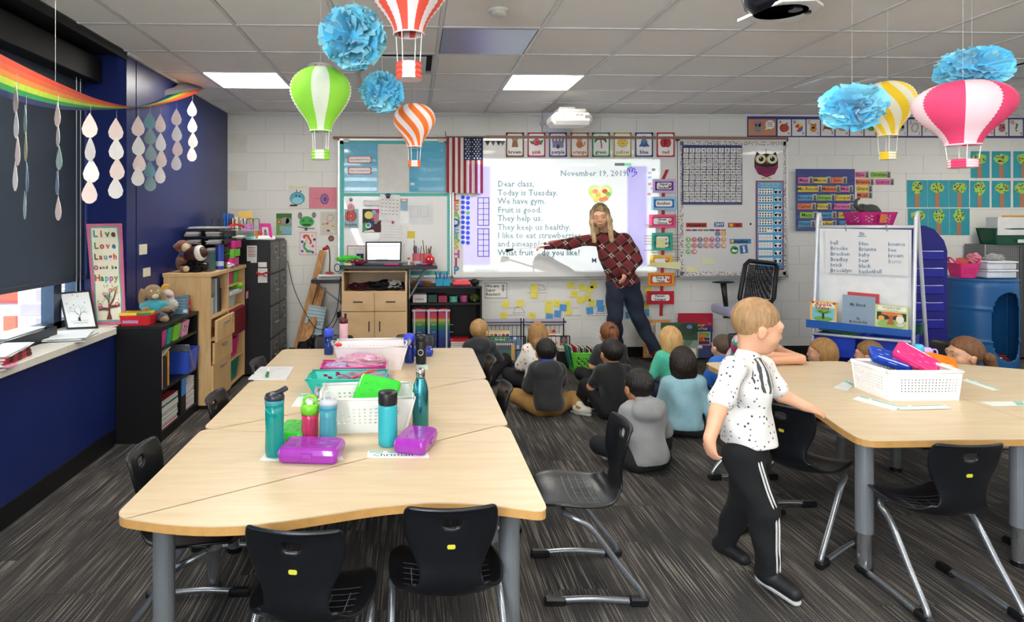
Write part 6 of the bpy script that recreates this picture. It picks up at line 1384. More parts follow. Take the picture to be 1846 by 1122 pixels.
t=thing('cactus_bowl','mint bowl with a small ceramic cactus on the filing cabinet','bowl',(-1.555,6.17,FT));B().lathe([(.03,0),(.055,.01),(.058,.035),(.052,.035)],(-1.555,6.17,FT),24).build('bowl',M('#8fd0c0',.3),t,smooth=True);B().lathe([(.022,.03),(.03,.05),(.026,.075),(.0,.085)],(-1.555,6.17,FT),24,fn=lambda a,z,r:r*(1+.12*math.cos(8*a))).build('cactus',M('#2f9f86',.35),t,smooth=True)
t=thing('white_pot','round cream pot with a mint succulent on the filing cabinet','pot',(-1.66,6.16,FT));B().lathe([(.025,0),(.05,.012),(.052,.045),(.045,.045)],(-1.66,6.16,FT),24).build('pot',M('#d6d3cb',.3),t,smooth=True)
b=B();
for k in range(9):a=k*.7;b.ball((-1.66+.028*math.cos(a),6.16+.028*math.sin(a),FT+.052),(.018,.009,.010),8,6,rot=Matrix.Rotation(a,3,'Z'))
b.ball((-1.66,6.16,FT+.06),(.014,.014,.014),8,6);b.build('succulent',M('#4fc0a8',.4),t,smooth=True)
a=onY(477,422,6.40);b_=onY(503,427,6.36);a.z=b_.z=FT+.004;d=onY(473,396,6.48);c=onY(495,397,6.44)
a=Vector((-1.50,6.36,FT+.002));b_=Vector((-1.375,6.29,FT+.002));d=a+Vector((-.02,.05,.155));c=b_+Vector((-.03,.05,.155))
t,P,_=plane_item('photo_frame','bright pink photo frame on the filing cabinet','photo frame',(a,b_,c,d),.015,'frame',M('#d63a94',.35));P.rect('#c9cdc8',.2,.18,.8,.76);P.disc('#5a4a44',.5,.5,.1,.12);P.rect('#8a7a70',.35,.2,.68,.42);P.done()
psheet('white papers spread on the filing cabinets',-1.47,6.22,.26,.17,R(12),z=FT+.001,n=4,th=.003,sd=14,lift=.1)
# ================================================================ DESK AREA
DY=6.30
t=thing('teacher_podium','maple standing podium cabinet with black top under the laptop','cabinet',tuple(onY(675,640,DY)));t.location.z=0
def fb(x0,y0,x1,y1,Y,d,name,mat,parent=None,bev=.002,**k):return pbox(B(),x0,y0,x1,y1,Y,d,bev).build(name,mat,parent,**k)
L_=onY(616,500,DY).x;R_=onY(734,500,DY).x;TZP=onY(650,489,DY).z;MID=(L_+R_)/2;YE_=6.80
PM=wood('#cfae84','#c3a075',(1,9,2),.4)
for x0_,x1_ in((L_,L_+.02),(R_-.02,R_)):slab(x0_,DY,.03,x1_,YE_,TZP,'side_panel',PM,t)
zS,zD,zB=onY(650,526,DY).z,onY(650,562,DY).z,.05
slab(L_,DY+.01,zS-.02,R_,YE_,zS,'shelf',PM,t);slab(L_,YE_-.012,.03,R_,YE_,TZP,'back_panel',PM,t);slab(L_+.01,DY+.02,0,R_-.01,YE_-.02,.03,'plinth',BKW,t)
slab(L_,DY-.002,TZP-.012,R_,DY+.02,TZP,'top_rail',PM,t)
for a,b_ in((L_+.002,MID-.002),(MID+.002,R_-.002)):
 d_=slab(a,DY-.012,zD+.003,b_,DY+.008,zS-.004,'drawer',PM,t);B().tube([((a+b_)/2-.045,DY-.035,(zD+zS)/2),((a+b_)/2+.045,DY-.035,(zD+zS)/2)],.005,8).tube([((a+b_)/2-.04,DY-.035,(zD+zS)/2),((a+b_)/2-.04,DY-.01,(zD+zS)/2)],.004,6).tube([((a+b_)/2+.04,DY-.035,(zD+zS)/2),((a+b_)/2+.04,DY-.01,(zD+zS)/2)],.004,6).build('handle',BLK,d_)
 d_=slab(a,DY-.012,zB,b_,DY+.008,zD-.003,'door',PM,t);hx=b_-.05 if b_<MID+.01 else a+.05;hz=onY(650,588,DY).z
 B().tube([(hx,DY-.035,hz-.05),(hx,DY-.035,hz+.05)],.005,8).tube([(hx,DY-.035,hz+.045),(hx,DY-.01,hz+.045)],.004,6).tube([(hx,DY-.035,hz-.045),(hx,DY-.01,hz-.045)],.004,6).build('handle',BLK,d_)
DT=onY(650,479,DY).z
slab(L_-.01,DY-.03,DT-.035,onY(788,480,DY).x,YE_+.02,DT,'desk_top',M('#111214',.3),t,.004)
for yy in(DY+.05,YE_-.1):
 x_=onY(738,480,DY).x;B().tube([(x_,yy,DT-.04),(x_,yy,TZP-.28)],.008,8).tube([(x_,yy,TZP-.27),(x_+.17,yy,DT-.04)],.008,8).build('bracket',M('#9aa0a6',.35,.7),t)
crumple('dark jumble of cables and bags in the podium shelf',((L_+R_)/2+.10,DY+.16,zS+.045),(.20,.12,.045),'#1c1d22',31,0,name='cable_jumble',cat='cables');crumple('red and black pouch at the left of the podium shelf',(L_+.16,DY+.12,zS+.035),(.11,.08,.035),'#3a1620',33,0,name='pouch',cat='pouch')
rr=random.Random(8);b=B()
for k in range(14):b.tube(bez([Vector((R_-.13+rr.uniform(-.07,.07),DY+.05+rr.uniform(0,.06),zS+.02+rr.uniform(0,.09)))for _ in range(4)],4),.0022,5)
b.build('white_earphone_cords',M('#c4c4c2',.4),label='tangle of white earphone cords in the podium shelf',cat='cords')
# laptop
t=thing('laptop','open black laptop with a bright spreadsheet on the podium','laptop',tuple(onY(698,475,6.45)));t.location.z=DT
a,b_,c,d=[onY(x,y,6.52 if y>460 else 6.58)for x,y in((660,471),(723,471),(724,436),(659,436))]
n=(b_-a).cross(d-a).normalized();B().add([a-n*.0,b_,c,d,a-n*.012,b_-n*.012,c-n*.012,d-n*.012],[(0,1,2,3),(7,6,5,4),(0,4,5,1),(1,5,6,2),(2,6,7,3),(3,7,4,0)]).build('lid',M('#15161a',.35),t)
sc_=lambda u,v:(a*(1-u)+b_*u)*(1-v)+(d*(1-u)+c*u)*v+n*.001
SCR=M('#e9edff',.3,emit=.95,var=0)
s_=B().add([sc_(.04,.07),sc_(.96,.07),sc_(.96,.93),sc_(.04,.93)],[(0,1,2,3)]).build('screen',SCR,t)
P=Print(t,sc_,n,1,flipy=False);P.rect('#5a50a8',.04,.76,.96,.785);P.k+=1
for k in range(9):P.rect('#c9cce8',.5+k*.05,.12,.502+k*.05,.75,up=False)
for k in range(6):P.rect('#c9cce8',.04,.2+k*.09,.96,.205+k*.09,up=False)
P.rect('#4a48b0',.08,.30,.18,.325);P.rect('#3a3a90',.28,.075,.62,.10);P.done()
B().box((a.x-.01,6.28+.06,DT),(b_.x+.01,6.53,DT+.018),.003).build('base',M('#1a1b1f',.35),t);B().box((a.x+.02,6.40,DT+.018),(b_.x-.02,6.50,DT+.0195)).build('keyboard',M('#0c0c0e',.5,var=.4,scale=300),t)
def dt(px,Y):return onY(px,470,Y).x
t=thing('pen_pot','navy mesh pen pot left of the laptop','pen pot',(dt(649,6.6),6.6,DT));B().lathe([(.036,0),(.036,.1)],(dt(649,6.6),6.6,DT),20).build('pot',M('#20335c',.4),t,solid=.003)
crumple('light green plush frog lying on the podium top',(dt(628,6.45),6.45,DT+.055),(.12,.04,.032),'#4fc24a',41,0,name='green_plush',cat='plush toy',rz=0).rotation_euler=(0,0,0)
crumple('small heap of red and purple ribbons on the podium',(dt(645,6.38),6.38,DT+.028),(.09,.04,.026),'#6a1c3c',43,0,name='ribbon_heap',cat='ribbon')
B().cyl((dt(627,6.36),6.36,DT+.001),.045,.02,20).build('tape_roll',M('#d4cba4',.5),label='cream tape roll at the podium corner',cat='tape')
for k,x_ in enumerate((752,770)):
 xx=dt(x_,6.55);t=thing('pencil_cup','%s salmon pink pencil cup full of pens on the podium'%('left','right')[k],'pencil cup',(xx,6.55,DT));B().lathe([(.045,0),(.048,.105)],(xx,6.55,DT),20).build('cup',M('#c9606c',.5),t,solid=.003)
 for j in range(11):
  a_=rr.uniform(0,6.28);l=rr.uniform(.14,.19)if j else .24;B().tube([(xx+.02*math.cos(a_),6.55+.02*math.sin(a_),DT+.01),(xx+.045*math.cos(a_),6.55+.045*math.sin(a_),DT+l)],.0038,6).build('pen',M(('#1c1c20','#8a2a30','#3a4a8a','#5a5a5e','#b8a04a','#d8d8d8')[j%6],.4),t)
t=thing('red_plush','fuzzy round red toy with eyes at the right of the podium','toy',(dt(775,6.42),6.42,DT));me=sdf_mesh([('ell',(0,0,.045),(.048,.045,.045),.02)],.005,fold=lambda X,Y,Z:.004*np.sin(X*260)*np.sin(Y*260)*np.sin(Z*260));finish(me,'fuzz',M('#c01f2c',.9,var=.2,scale=60),t,smooth=True,local=True);B().ball((-.016,-.043,.058),.008,10,8).build('eye',M('#eeeae4',.3),t,local=True);B().ball((.016,-.043,.058),.008,10,8).build('eye',M('#eeeae4',.3),t,local=True);B().box((-.012,-.048,.032),(.012,-.044,.037)).build('mouth',M('#181012',.5),t,local=True)
B().cyl((dt(752,6.40),6.40,DT+.001),.042,.035,22).build('tape_roll',M('#b9b3a8',.5),label='wide grey tape roll in front of the pencil cups',cat='tape')
t=thing('glue_stick','white glue stick with an orange cap on the podium','glue stick',(dt(737,6.42),6.42,DT));B().cyl((dt(737,6.42),6.42,DT),.011,.05,14).build('barrel',M('#dad6d2',.4),t);B().cyl((dt(737,6.42),6.42,DT+.05),.012,.022,14).build('cap',M('#d8502c',.4),t)
for k,(x_,c,lb)in enumerate(((706,'#d83a86','pink marker lying in front of the laptop'),(762,'#4a3a9a','violet marker at the right of the podium'),(768,'#d83a7a','pink marker at the right end of the podium'),(745,'#c02a3a','red marker beside the glue stick'),(757,'#d8d8dc','white marker in the pen heap'))):
 xx=dt(x_,6.33+.015*k);t=thing('marker',lb,'marker',(xx,6.33+.015*k,DT+.008));q=Vector((xx,6.32+.015*k,DT+.009));e_=Vector((.07*math.cos(k*.5),.05*math.sin(k*.9),0));B().tube([q-e_,q+e_*.4],.007,10).build('barrel',M(c,.35),t);B().tube([q+e_*.4,q+e_],.008,10).build('cap',M(c,.3),t)
# side wing with lamp
t=thing('wing_shelf','small black wing shelf left of the podium with papers','shelf',(dt(588,6.4),6.4,.8));a,b_=onY(561,511,6.30),onY(615,504,6.30);ZW=b_.z
B().box((a.x,6.28,a.z),(L_-.012,6.66,b_.z),.003).build('board',M('#111214',.35),t);B().tube([(L_-.02,6.4,a.z-.01),(L_-.02,6.4,a.z-.22)],.008,8).tube([(L_-.02,6.4,a.z-.20),(a.x+.03,6.4,a.z-.01)],.008,8).build('bracket',M('#7f858c',.35,.7),t)
psheet('stack of papers and folders on the wing shelf',(a.x+L_)/2+.02,6.43,.24,.25,R(4),z=ZW+.001,n=6,th=.006,sd=22)
lx=onY(594,490,6.5).x;t=thing('desk_lamp','red and black gooseneck lamp on the wing shelf','lamp',(lx,6.5,ZW+.04));B().lathe([(.0,.04),(.045,.042),(.045,.05),(.02,.062),(.0,.065)],(lx,6.5,ZW),24).build('base',M('#b01c22',.3),t,smooth=True)
tp=onY(587,448,6.5);B().tube(bez([(lx,6.5,ZW+.06),(lx+.004,6.5,ZW+.2),(lx-.005,6.5,tp.z+.0),(lx-.025,6.5,tp.z+.028),(tp.x+.01,6.5,tp.z+.01)],5),.006,8).build('gooseneck',BLK,t,smooth=True);B().ball((tp.x,6.5,tp.z),(.038,.028,.018),14,8,rot=Matrix.Rotation(R(-20),3,'Y')).build('lamp_head',M('#a81a20',.3),t,smooth=True)
b=B();
for k in range(4):b.tube([Vector((onY(608,485,6.45).x+.028*math.cos(a_*.6+k),6.45,onY(608,483,6.45).z+.04*math.sin(a_*.6+k)))for a_ in range(12)],.004,6)
b.build('cable_coil',BLK,label='coil of black cable at the podium corner',cat='cable')
# planks leaning
for k,(x0_,y0_,x1_,y1_,lb)in enumerate(((582,452,545,590,'tall wooden plank leaning on the block wall'),(572,505,553,588,'shorter wooden plank leaning under the wing shelf'),(582,518,562,585,'wooden plank leaning nearest the podium'))):
 p,q=onY(x0_,y0_,6.84),onY(x1_,y1_,6.62-.02*k);p=q+(p-q);T=frame3(p-q);d_=(p-q).normalized();s_=Vector((1,0,0));s_=(s_-d_*s_.dot(d_)).normalized();w_=.034;q=q-d_*(q.z/d_.z)*.98
 nn=d_.cross(s_);vs=[q-s_*w_,q+s_*w_,q+s_*w_+nn*.02,q-s_*w_+nn*.02,p-s_*w_,p+s_*w_,p+s_*w_+nn*.02,p-s_*w_+nn*.02]
 B().add(vs,[(0,1,2,3),(7,6,5,4),(0,4,5,1),(1,5,6,2),(2,6,7,3),(3,7,4,0)]).build('wooden_plank',wood('#b5834f','#8f6236',(8,8,1),.6),label=lb,cat='plank')
a,b_,c,d=onY(530,640,6.52),onY(568,640,6.52),onY(589,555,6.66),onY(557,549,6.66)
a.z=b_.z=.02
t,P,_=plane_item('ramp_board','pale blue corrugated board marked Ramps leaning by the wall','board',(a,b_,c,d),.02,'panel',M('#9db4bc',.5,var=.1,scale=30))
for k in range(34):P.rect('#86a0aa' if k%2 else '#b4c6cc',.02,.02+k*.0285,.98,.034+k*.0285,up=False)
P.k+=2;vs,fs=text_geo('Ramps',.30,off=.0);P._b('#26282c','lettering').add([P.pt(.5+u*.85,.72+v*.35)+P.n*.004 for u,v in vs],fs);P.done()
B().tube(bez([onY(518,470,6.8),onY(530,520,6.75),onY(548,560,6.6),onY(570,592,6.5),onY(590,590,6.5),onY(607,560,6.35),onY(614,500,6.28)],6),.004,6).tube(bez([onY(614,560,6.3),onY(600,590,6.4),onY(580,610,6.5),onY(568,640,6.5)],6),.004,6).build('power_cable',BLK,label='black cables hanging along the wall by the podium',cat='cable')
t=thing('wall_outlet','white wall outlet with a plug left of the podium','outlet',tuple(onY(608,564,YB)));fb(602,560,613,570,YB-.012,.012,'plate',M('#d2d0cc',.4),t);fb(607,563,613,573,YB-.05,.04,'plug',BLK,t)
crumple('black backpack on the floor behind the far table',(onY(570,640,6.0).x,6.05,.18),(.30,.20,.17),'#141518',51,0,name='backpack',cat='bag')
# ---- black low shelf right of the podium
SY=6.45;x0_,x1_=onY(736,520,SY).x,onY(869,520,SY).x;zt=onY(800,517,SY).z
t=thing('bookcase','low black two level shelf right of the podium','bookcase',((x0_+x1_)/2,6.6,0))
slab(x0_,SY,zt-.02,x1_,6.84,zt,'top',BKW,t);slab(x0_,SY,0,x0_+.02,6.84,zt-.02,'side_panel',BKW,t);slab(x1_-.02,SY,0,x1_,6.84,zt-.02,'side_panel',BKW,t);slab(x0_+.02,6.825,0,x1_-.02,6.84,zt-.02,'back_panel',BKW,t)
z1=onY(800,547,SY).z;slab(x0_+.02,SY+.005,z1-.018,x1_-.02,6.825,z1,'shelf',BKW,t);slab(x0_+.02,SY+.005,.06,x1_-.02,6.825,.08,'shelf',BKW,t)
def on_shelf(px,z):return onY(px,530,SY+.06).x
for lb,xa,xb,h,c in(('white bin with a black word on the low shelf',744,769,.085,'#c9c1c1'),('dark green bin on the low shelf',771,788,.08,'#1d3a34'),('dark pink basket on the low shelf',790,806,.07,'#8a2444')):
 t=thing('small_bin',lb,'bin',(on_shelf((xa+xb)/2,0),SY+.1,z1));B().box((on_shelf(xa,0),SY+.03,z1+.001),(on_shelf(xb,0),SY+.25,z1+h),.006).build('bin',M(c,.5),t)
 if xa==744:P=wallprint(t,SY+.0295);P.text('#26262a','LUNCH',756,540,4.5,off=.03);P.done()
t=thing('ribbon_spool','mint green ribbon spool on the low shelf','spool',(on_shelf(818,0),SY+.1,z1));B().cyl((on_shelf(818,0),SY+.12,z1+.001),.042,.06,22).build('ribbon',M('#5fae98',.5),t);B().cyl((on_shelf(818,0),SY+.12,z1+.055),.046,.006,22).cyl((on_shelf(818,0),SY+.12,z1+.001),.046,.006,22).build('flange',M('#4a9a84',.5),t)
for k,(c,lb)in enumerate((('#b03a74','lower magenta tape roll on the low shelf'),('#a85a94','middle mauve tape roll on the low shelf'),('#c04a84','upper pink tape roll on the low shelf'))):B().cyl((on_shelf(837,0),SY+.12,z1+.002+k*.022),.04,.02,22).build('tape_roll',M(c,.4),label=lb,cat='tape')
crumple('clear bag of yellow and green caps on the low shelf',(on_shelf(856,0),SY+.12,z1+.04),(.045,.05,.035),'#5a6a2c',61,.2)
def rainbow(nt,b):
 n=nt.nodes;tc=n.new('ShaderNodeTexCoord');sp=n.new('ShaderNodeSeparateXYZ');nt.links.new(tc.outputs['Object'],sp.inputs[0]);mr=n.new('ShaderNodeMapRange');mr.inputs[1].default_value=.26;mr.inputs[2].default_value=.60;nt.links.new(sp.outputs[2],mr.inputs[0])
 cr=n.new('ShaderNodeValToRGB');cr.color_ramp.interpolation='EASE';e=cr.color_ramp.elements;e[0].color=(*hexc('#2a2f6a'),1);e[1].color=(*hexc('#a83a7a'),1)
 for p,c in((.25,'#23487f'),(.42,'#1f6a4a'),(.55,'#5f8a44'),(.62,'#b09a50'),(.70,'#b03a48'),(.85,'#a8345c')):q=e.new(p);q.color=(*hexc(c),1)
 nt.links.new(mr.outputs[0],cr.inputs[0]);nt.links.new(cr.outputs[0],b.inputs['Base Color']);b.inputs['Coat Weight'].default_value=.5
RB=nodemat('rainbow_drawer_fronts',rainbow,.3)
for k,(xa,xb,lb)in enumerate(((743,767,'leftmost'),(769,788,'middle'),(790,811,'rightmost'))):
 t=thing('rainbow_case','clear upright case holding rainbow coloured boards, %s of three'%lb,'case',(on_shelf((xa+xb)/2,0),SY+.15,.08));za,zb=.082,onY(780,559,SY).z
 B().box((onY(xa,600,SY+.02).x,SY+.03,za),(onY(xb,600,SY+.02).x,SY+.33,zb-.02),.006).build('coloured_boards',RB,t);B().box((onY(xa,600,SY+.02).x-.003,SY+.02,zb-.022),(onY(xb,600,SY+.02).x+.003,SY+.34,zb),.004).build('clear_lid',M('#c9a9b8',.2),t)
 xx=onY(xa+4 if k!=2 else xb-6,600,SY+.02).x;B().box((xx-.008,SY+.014,za),(xx+.008,SY+.03,zb),.002).build('clear_strap',M('#c3c3d0',.2),t);B().box(((onY(xa,600,SY).x+onY(xb,600,SY).x)/2-.03,SY+.03,zb),((onY(xa,600,SY).x+onY(xb,600,SY).x)/2+.03,SY+.1,zb+.012),.003).build('red_catch',M('#a82a3a',.4),t)
 for j in range(4):B().box((xx+.03,SY+.0285,.2+j*.075),(xx+.07,SY+.0295,.203+j*.075)).build('measure_mark',M('#d0c8d8',.4),t)
xa,xb=on_shelf(812,0),on_shelf(847,0)
flat_stack([(.03,'#1c1d20','black folder pile at the bottom right of the low shelf'),(.02,'#d0cfcc','white folder in the right hand pile'),(.02,'#26272b','dark folder in the right hand pile'),(.018,'#c9c7c2','pale folder under the red ones'),(.05,'#c4202c','thick red folder in the right hand pile'),(.018,'#8a8488','grey folder over the red one'),(.02,'#c8242e','thin red folder on top of the pile')],xa,xb,SY+.02,SY+.3,.081,'folder','folder')
for k,xx in enumerate((792,805)):
 X_=onY(xx,510,SY+.1).x;bin_('small turquoise cup of blue pencils, %s on the low shelf'%('left','right')[k],X_,SY+.12,zt,.075,.075,.07,'#2f9fc4',rows=0,cat='cup',name='pencil_cup',taper=.9)
 t=thing('pencils','bunch of blue pencils in the %s turquoise cup'%('left','right')[k],'pencils',(X_,SY+.12,zt))
 for j in range(9):a_=rr.uniform(0,6.28);B().tube([(X_+.012*math.cos(a_),SY+.12+.012*math.sin(a_),zt+.01),(X_+.03*math.cos(a_)-.012,SY+.12+.03*math.sin(a_),zt+rr.uniform(.10,.15))],.0042,6).build('pencil',M(('#2f6fc0','#1f4a9a','#5fb4d8','#2a2c34','#7f8a94')[j%5],.4),t)
X_=onY(833,508,SY+.1).x;t=thing('red_fan','salmon red folded cloth case on the low shelf','case',(X_,SY+.12,zt));B().box((X_-.10,SY+.05,zt+.001),(X_+.09,SY+.2,zt+.04),.015).box((X_-.08,SY+.06,zt+.03),(X_+.07,SY+.19,zt+.058),.012).build('case',M('#d8505a',.5,var=.15),t)
B().ball((X_+.13,SY+.12,zt+.035),(.05,.06,.034),14,8).build('black_pouch',M('#131416',.6),label='black pouch at the right end of the low shelf',cat='pouch',smooth=True)
psheet('orange and white books on the low shelf top beside the podium',onY(760,515,SY+.15).x,SY+.17,.20,.22,0,col='#b8743c',z=zt+.001,n=4,th=.010,sd=31);B().ball((onY(757,514,SY+.05).x,SY+.04,zt+.03),(.026,.02,.028),12,8).build('blue_ball',M('#2a4aa8',.5),label='small blue ball beside the orange books',cat='ball',smooth=True)
# ---- wire magazine racks
for k,(xa,xb,lb)in enumerate(((872,942,'left'),(947,1020,'right'))):
 Y=6.66;t=thing('wire_rack','black wire book rack with a lavender header, %s of two'%lb,'rack',tuple(onY((xa+xb)/2,645,Y)));t.location.z=0;WB=M('#14151c',.35,.3)
 b=B();p0,p1=onY(xa,577,Y),onY(xb,577,Y)
 for x_ in(p0.x,p1.x):b.tube([(x_,Y+.1,p0.z),(x_,Y+.1,.02),(x_,Y-.16,.02),(x_,Y-.16,.30)],.007,6)
 zz_=onY(900,589,Y).z
 for z_,yo in((zz_,.1),(.30,-.16),(.42,-.02),(.16,-.16),(.02,-.16)):b.tube([(p0.x,Y+yo,z_),(p1.x,Y+yo,z_)],.006,6)
 for x_ in(p0.x,p1.x):b.tube([(x_,Y+.1,.42),(x_,Y-.02,.42)],.005,6)
 for j in range(1,9):x_=p0.x+(p1.x-p0.x)*j/9;b.tube([(x_,Y+.1,zz_),(x_,Y+.1,.02)],.0025,5).tube([(x_,Y-.16,.30),(x_,Y-.16,.02)],.0025,5)
 b.build('wire_frame',WB,t);B().box((p0.x+.01,Y+.085,zz_+.004),(p1.x-.008,Y+.09,p0.z-.003)).build('header_card',M('#b6b0c2',.4),t)
def stand_book(name,label,xa,ya,xb,yb,Y,col,draw=None,lean=.05,th=.012):
 a,b_,c,d=onY(xa,yb,Y),onY(xb,yb,Y),onY(xb,ya,Y+lean),onY(xa,ya,Y+lean)
 t,P,_=plane_item(name,label,'book',(a,b_,c,d),th,'cover',M(col,.35,var=.05,coat=.3))
 if draw:draw(P);P.done()
 return t
def ptext(P,s,u,v,size,col,asp=1,off=.02,al='CENTER'):
 P.k+=1;vs,fs=text_geo(s,size,al,off);P._b(col,'lettering').add([P.pt(u+x*asp,v+y)+P.n*(P.step*P.k)for x,y in vs],fs)
def d1(P):
 P.rect('#d8b87a',0,.86,1,1);P.rect('#1f8a54',0,.38,1,.6);ptext(P,'First Animal',.5,.49,.17,'#e6ece6',.62)
 for k in range(5):P.disc(('#8a7a3a','#8a2a2c','#b08a8a','#7a3a30','#5a2a28')[k],.12+k*.19,.73,.08,.09)
stand_book('book','green banded First Animal book in the left wire rack',882,596,919,628,6.53,'#d8d4c8',d1)
stand_book('book','blue covered book behind the First Animal book',919,606,935,640,6.58,'#2f5fae',lambda P:P.rect('#c9d4e0',.4,.7,.8,.95))
def d2(P):
 for k in range(12):P.rect('#e4d8c4',.04+k*.08,.80,.08+k*.08,.92,up=(k==0))
 P.rect('#2c5f58',.0,.2,1,.55);P.rect('#b8924a',.86,0,1,.85)
stand_book('book','dark toothed crocodile book at the front of the left wire rack',882,616,928,650,6.44,'#2a3346',d2)
stand_book('book','slate blue book at the right end of the left wire rack',915,612,941,655,6.50,'#5f7f9c',lambda P:P.rect('#c4ccd0',.6,.6,.8,.75))
stand_book('book','white Body book in the right wire rack',989,602,1012,640,6.54,'#d9d2d0',lambda P:(ptext(P,'Body',.5,.55,.27,'#a83a4a',.75)))
stand_book('book','orange and violet book behind the Body book',990,594,1002,606,6.58,'#c8823c',lambda P:P.poly('#4a2a8a',[(.3,.6),(.7,1),(1,.5)]))
stand_book('book','brown and navy animal book at the right rack end',1011,606,1023,629,6.50,'#3a2f3c',lambda P:(P.disc('#8a6a6a',.5,.7,.3,.22),P.rect('#8a6a30',0,0,.7,.45)))
stand_book('book','white covered book hidden behind the girls head in the right rack',952,604,985,640,6.54,'#c9c3bc')
flat_stack([(.02,'#2a2622','dark magazine on the low ledge by the green crate'),(.012,'#c9c0b0','pale magazine on top of the dark one')],onY(1002,640,6.5).x,onY(1038,640,6.5).x,6.36,6.56,.17,'magazine','magazine');B().box((onY(1003,640,6.5).x,6.37,0),(onY(1037,640,6.5).x,6.56,.169),.003).build('crate',M('#1a1a1c',.5),label='small black crate under the magazines',cat='crate')
# green crate with books
Y=6.15;xa,xb=onY(1033,655,Y).x,onY(1083,655,Y).x
basket('green_crate','lime green plastic crate full of thin books on the floor',(xa+xb)/2,Y+.10,0,.31,.27,.20,'#63cc3a',taper=.78,rows=5,cols=7,v0=.12,v1=.82,rim=.014,z=0.0,cat='crate',pattern='diamond')
for k in range(16):
 x_=xa-.005+k*.0175;c=('#3f8f7c','#2f6f6a','#d8d8d2','#8a1f2a','#c8283a','#d4d0c8','#b8b0a8','#2a2a30','#cfd4c8','#5f8a5a','#8a2a3a','#d8d4cc','#26262c','#c9c0b8','#3a3a40','#b8c0b8')[k]
 T=Matrix.Translation((x_,Y+.09,.06))@Matrix.Rotation(R(-14+k*.4),4,'Y')
 B().box((-.003,-.085,0),(.004,.085,.215-.004*(k%4)-.003*k),.0008,T=T).build('book',M(c,.5),label='thin book in the lime green crate, %s of sixteen'%ORD[k],cat='book',group='thin books in the lime green crate')
# big posters leaning by the wall
def dA(P):
 for k,c in enumerate(('#b8302c','#d0602c','#d8b034','#5f9a3a','#2f7f5a')):P.rect(c,.0+k*.15,.90,.15+k*.15,.96,up=False)
 ptext(P,'A Rainbow',.55,.80,.11,'#d6b45a',.9);ptext(P,'of Fruit',.72,.71,.10,'#d6b45a',.9);P.disc('#6f9ac0',.92,.86,.05,.035)
 P.rect('#e0dcd8',.58,.30,.94,.63);P.rect('#5f9a3a',.60,.50,.92,.62);P.disc('#d87a28',.72,.52,.1,.07);P.rect('#c8502c',.60,.42,.74,.49);P.rect('#2a2f5a',.76,.42,.92,.49,up=False);P.rect('#7a2030',.60,.315,.92,.41,up=False)
stand_book('big_book','dark blue big book titled A Rainbow of Fruit leaning on the wall',1222,572,1284,645,6.70,'#1f3070',dA,.12)
stand_book('big_book','red big book edge behind the rainbow book',1223,565,1285,600,6.78,'#b3203a',None,.04)
def dB(P):P.rect('#33503a',.12,.5,1,1);P.rect('#8f9a94',.25,0,1,.5);P.disc('#26402c',.75,.8,.25,.18);P.disc('#5f80b8',.80,.88,.07,.06);P.rect('#e2dcc8',.60,.04,.95,.27);ptext(P,'Park',.76,.15,.17,'#a82a4a',.7);P.poly('#5f7a60',[(.3,.0),(.7,.5),(.9,.5),(.6,0)])
stand_book('big_book','large park photo book standing in front of the rainbow book',1182,582,1258,646,6.52,'#b9b4a4',dB,.12)
def dC(P):P.rect('#c9c3b4',.12,.06,1,.9);ptext(P,'The',.5,.78,.08,'#8a7a6a',1.2);P.rect('#8a3a3a',.2,.08,.5,.14)
stand_book('big_book','large orange bordered book at the teacher\'s feet',1160,577,1208,645,6.60,'#c9863a',dC,.12)
# ================================================================ EASEL AND RIGHT SIDE
K0=Vector((0,0,H))
EA,EB=onY(1460,500,5.30),onY(1645,500,4.78);EA.z=EB.z=0
EN=(EB-EA).cross(Vector((0,0,1))).normalized()
if EN.y>0:EN=-EN
def onE(px,py,off=0):r=ray(px,py);return K0+r*(((EA+EN*off)-K0).dot(EN)/r.dot(EN))
def esl(name,x0,y0,x1,y1,off,th,mat,parent,dy=0):
 q=[onE(x0,y1,off),onE(x1,y1+dy,off),onE(x1,y0+dy*.2,off),onE(x0,y0,off)]
 q[3].x,q[3].y=q[0].x,q[0].y;q[2].x,q[2].y=q[1].x,q[1].y
 B().add(q+[p-EN*th for p in q],[(0,1,2,3),(7,6,5,4),(0,4,5,1),(1,5,6,2),(2,6,7,3),(3,7,4,0)]).build(name,mat,parent)
WT=M('#d3d5da',.3,.2,var=.02)
t=thing('easel','white tube teaching easel with a dry erase panel and blue book ledge','easel',tuple((EA+EB)/2))
b=B()
for px,s in((1474,-1),(1651,1)):
 top=onE(px,402,0);f0=onE(px-12 if s<0 else px-8,620,.12);f0.z=.0;d=(f0-top)
 rear=top-EN*.62;rear.z=0;rt_=top-EN*.09
 b=B().tube(bez([f0,top+d*.03,top+Vector((0,0,.015))-EN*.045,rt_+(rear-rt_)*.03,rear],6),.014,10);b.build('side_frame',WT,t,smooth=True)
B().tube([onE(1474,409,.0),onE(1651,409,.0)],.014,10).build('top_bar',WT,t,smooth=True)
B().tube([onE(1464,601,.12),onE(1642,617,.12)],.012,8).build('lower_bar',WT,t,smooth=True)
esl('dry_erase_panel',1477,412,1643,583,.01,.012,M('#dfe0e0',.25),t,12)
esl('side_strip',1474,420,1487,580,.0,.006,M('#aebfd8',.4),t)
q=[onE(1453,588,.16),onE(1643,606,.16),onE(1643,596,.16),onE(1453,576,.16)];q2=[onE(1460,583,.0),onE(1643,600,.0),onE(1643,592,.0),onE(1460,574,.0)]
LB=M('#2458a8',.35)
B().add(q+[p-EN*.012 for p in q],[(0,1,2,3),(7,6,5,4),(0,4,5,1),(1,5,6,2),(2,6,7,3),(3,7,4,0)]).build('ledge_lip',LB,t)
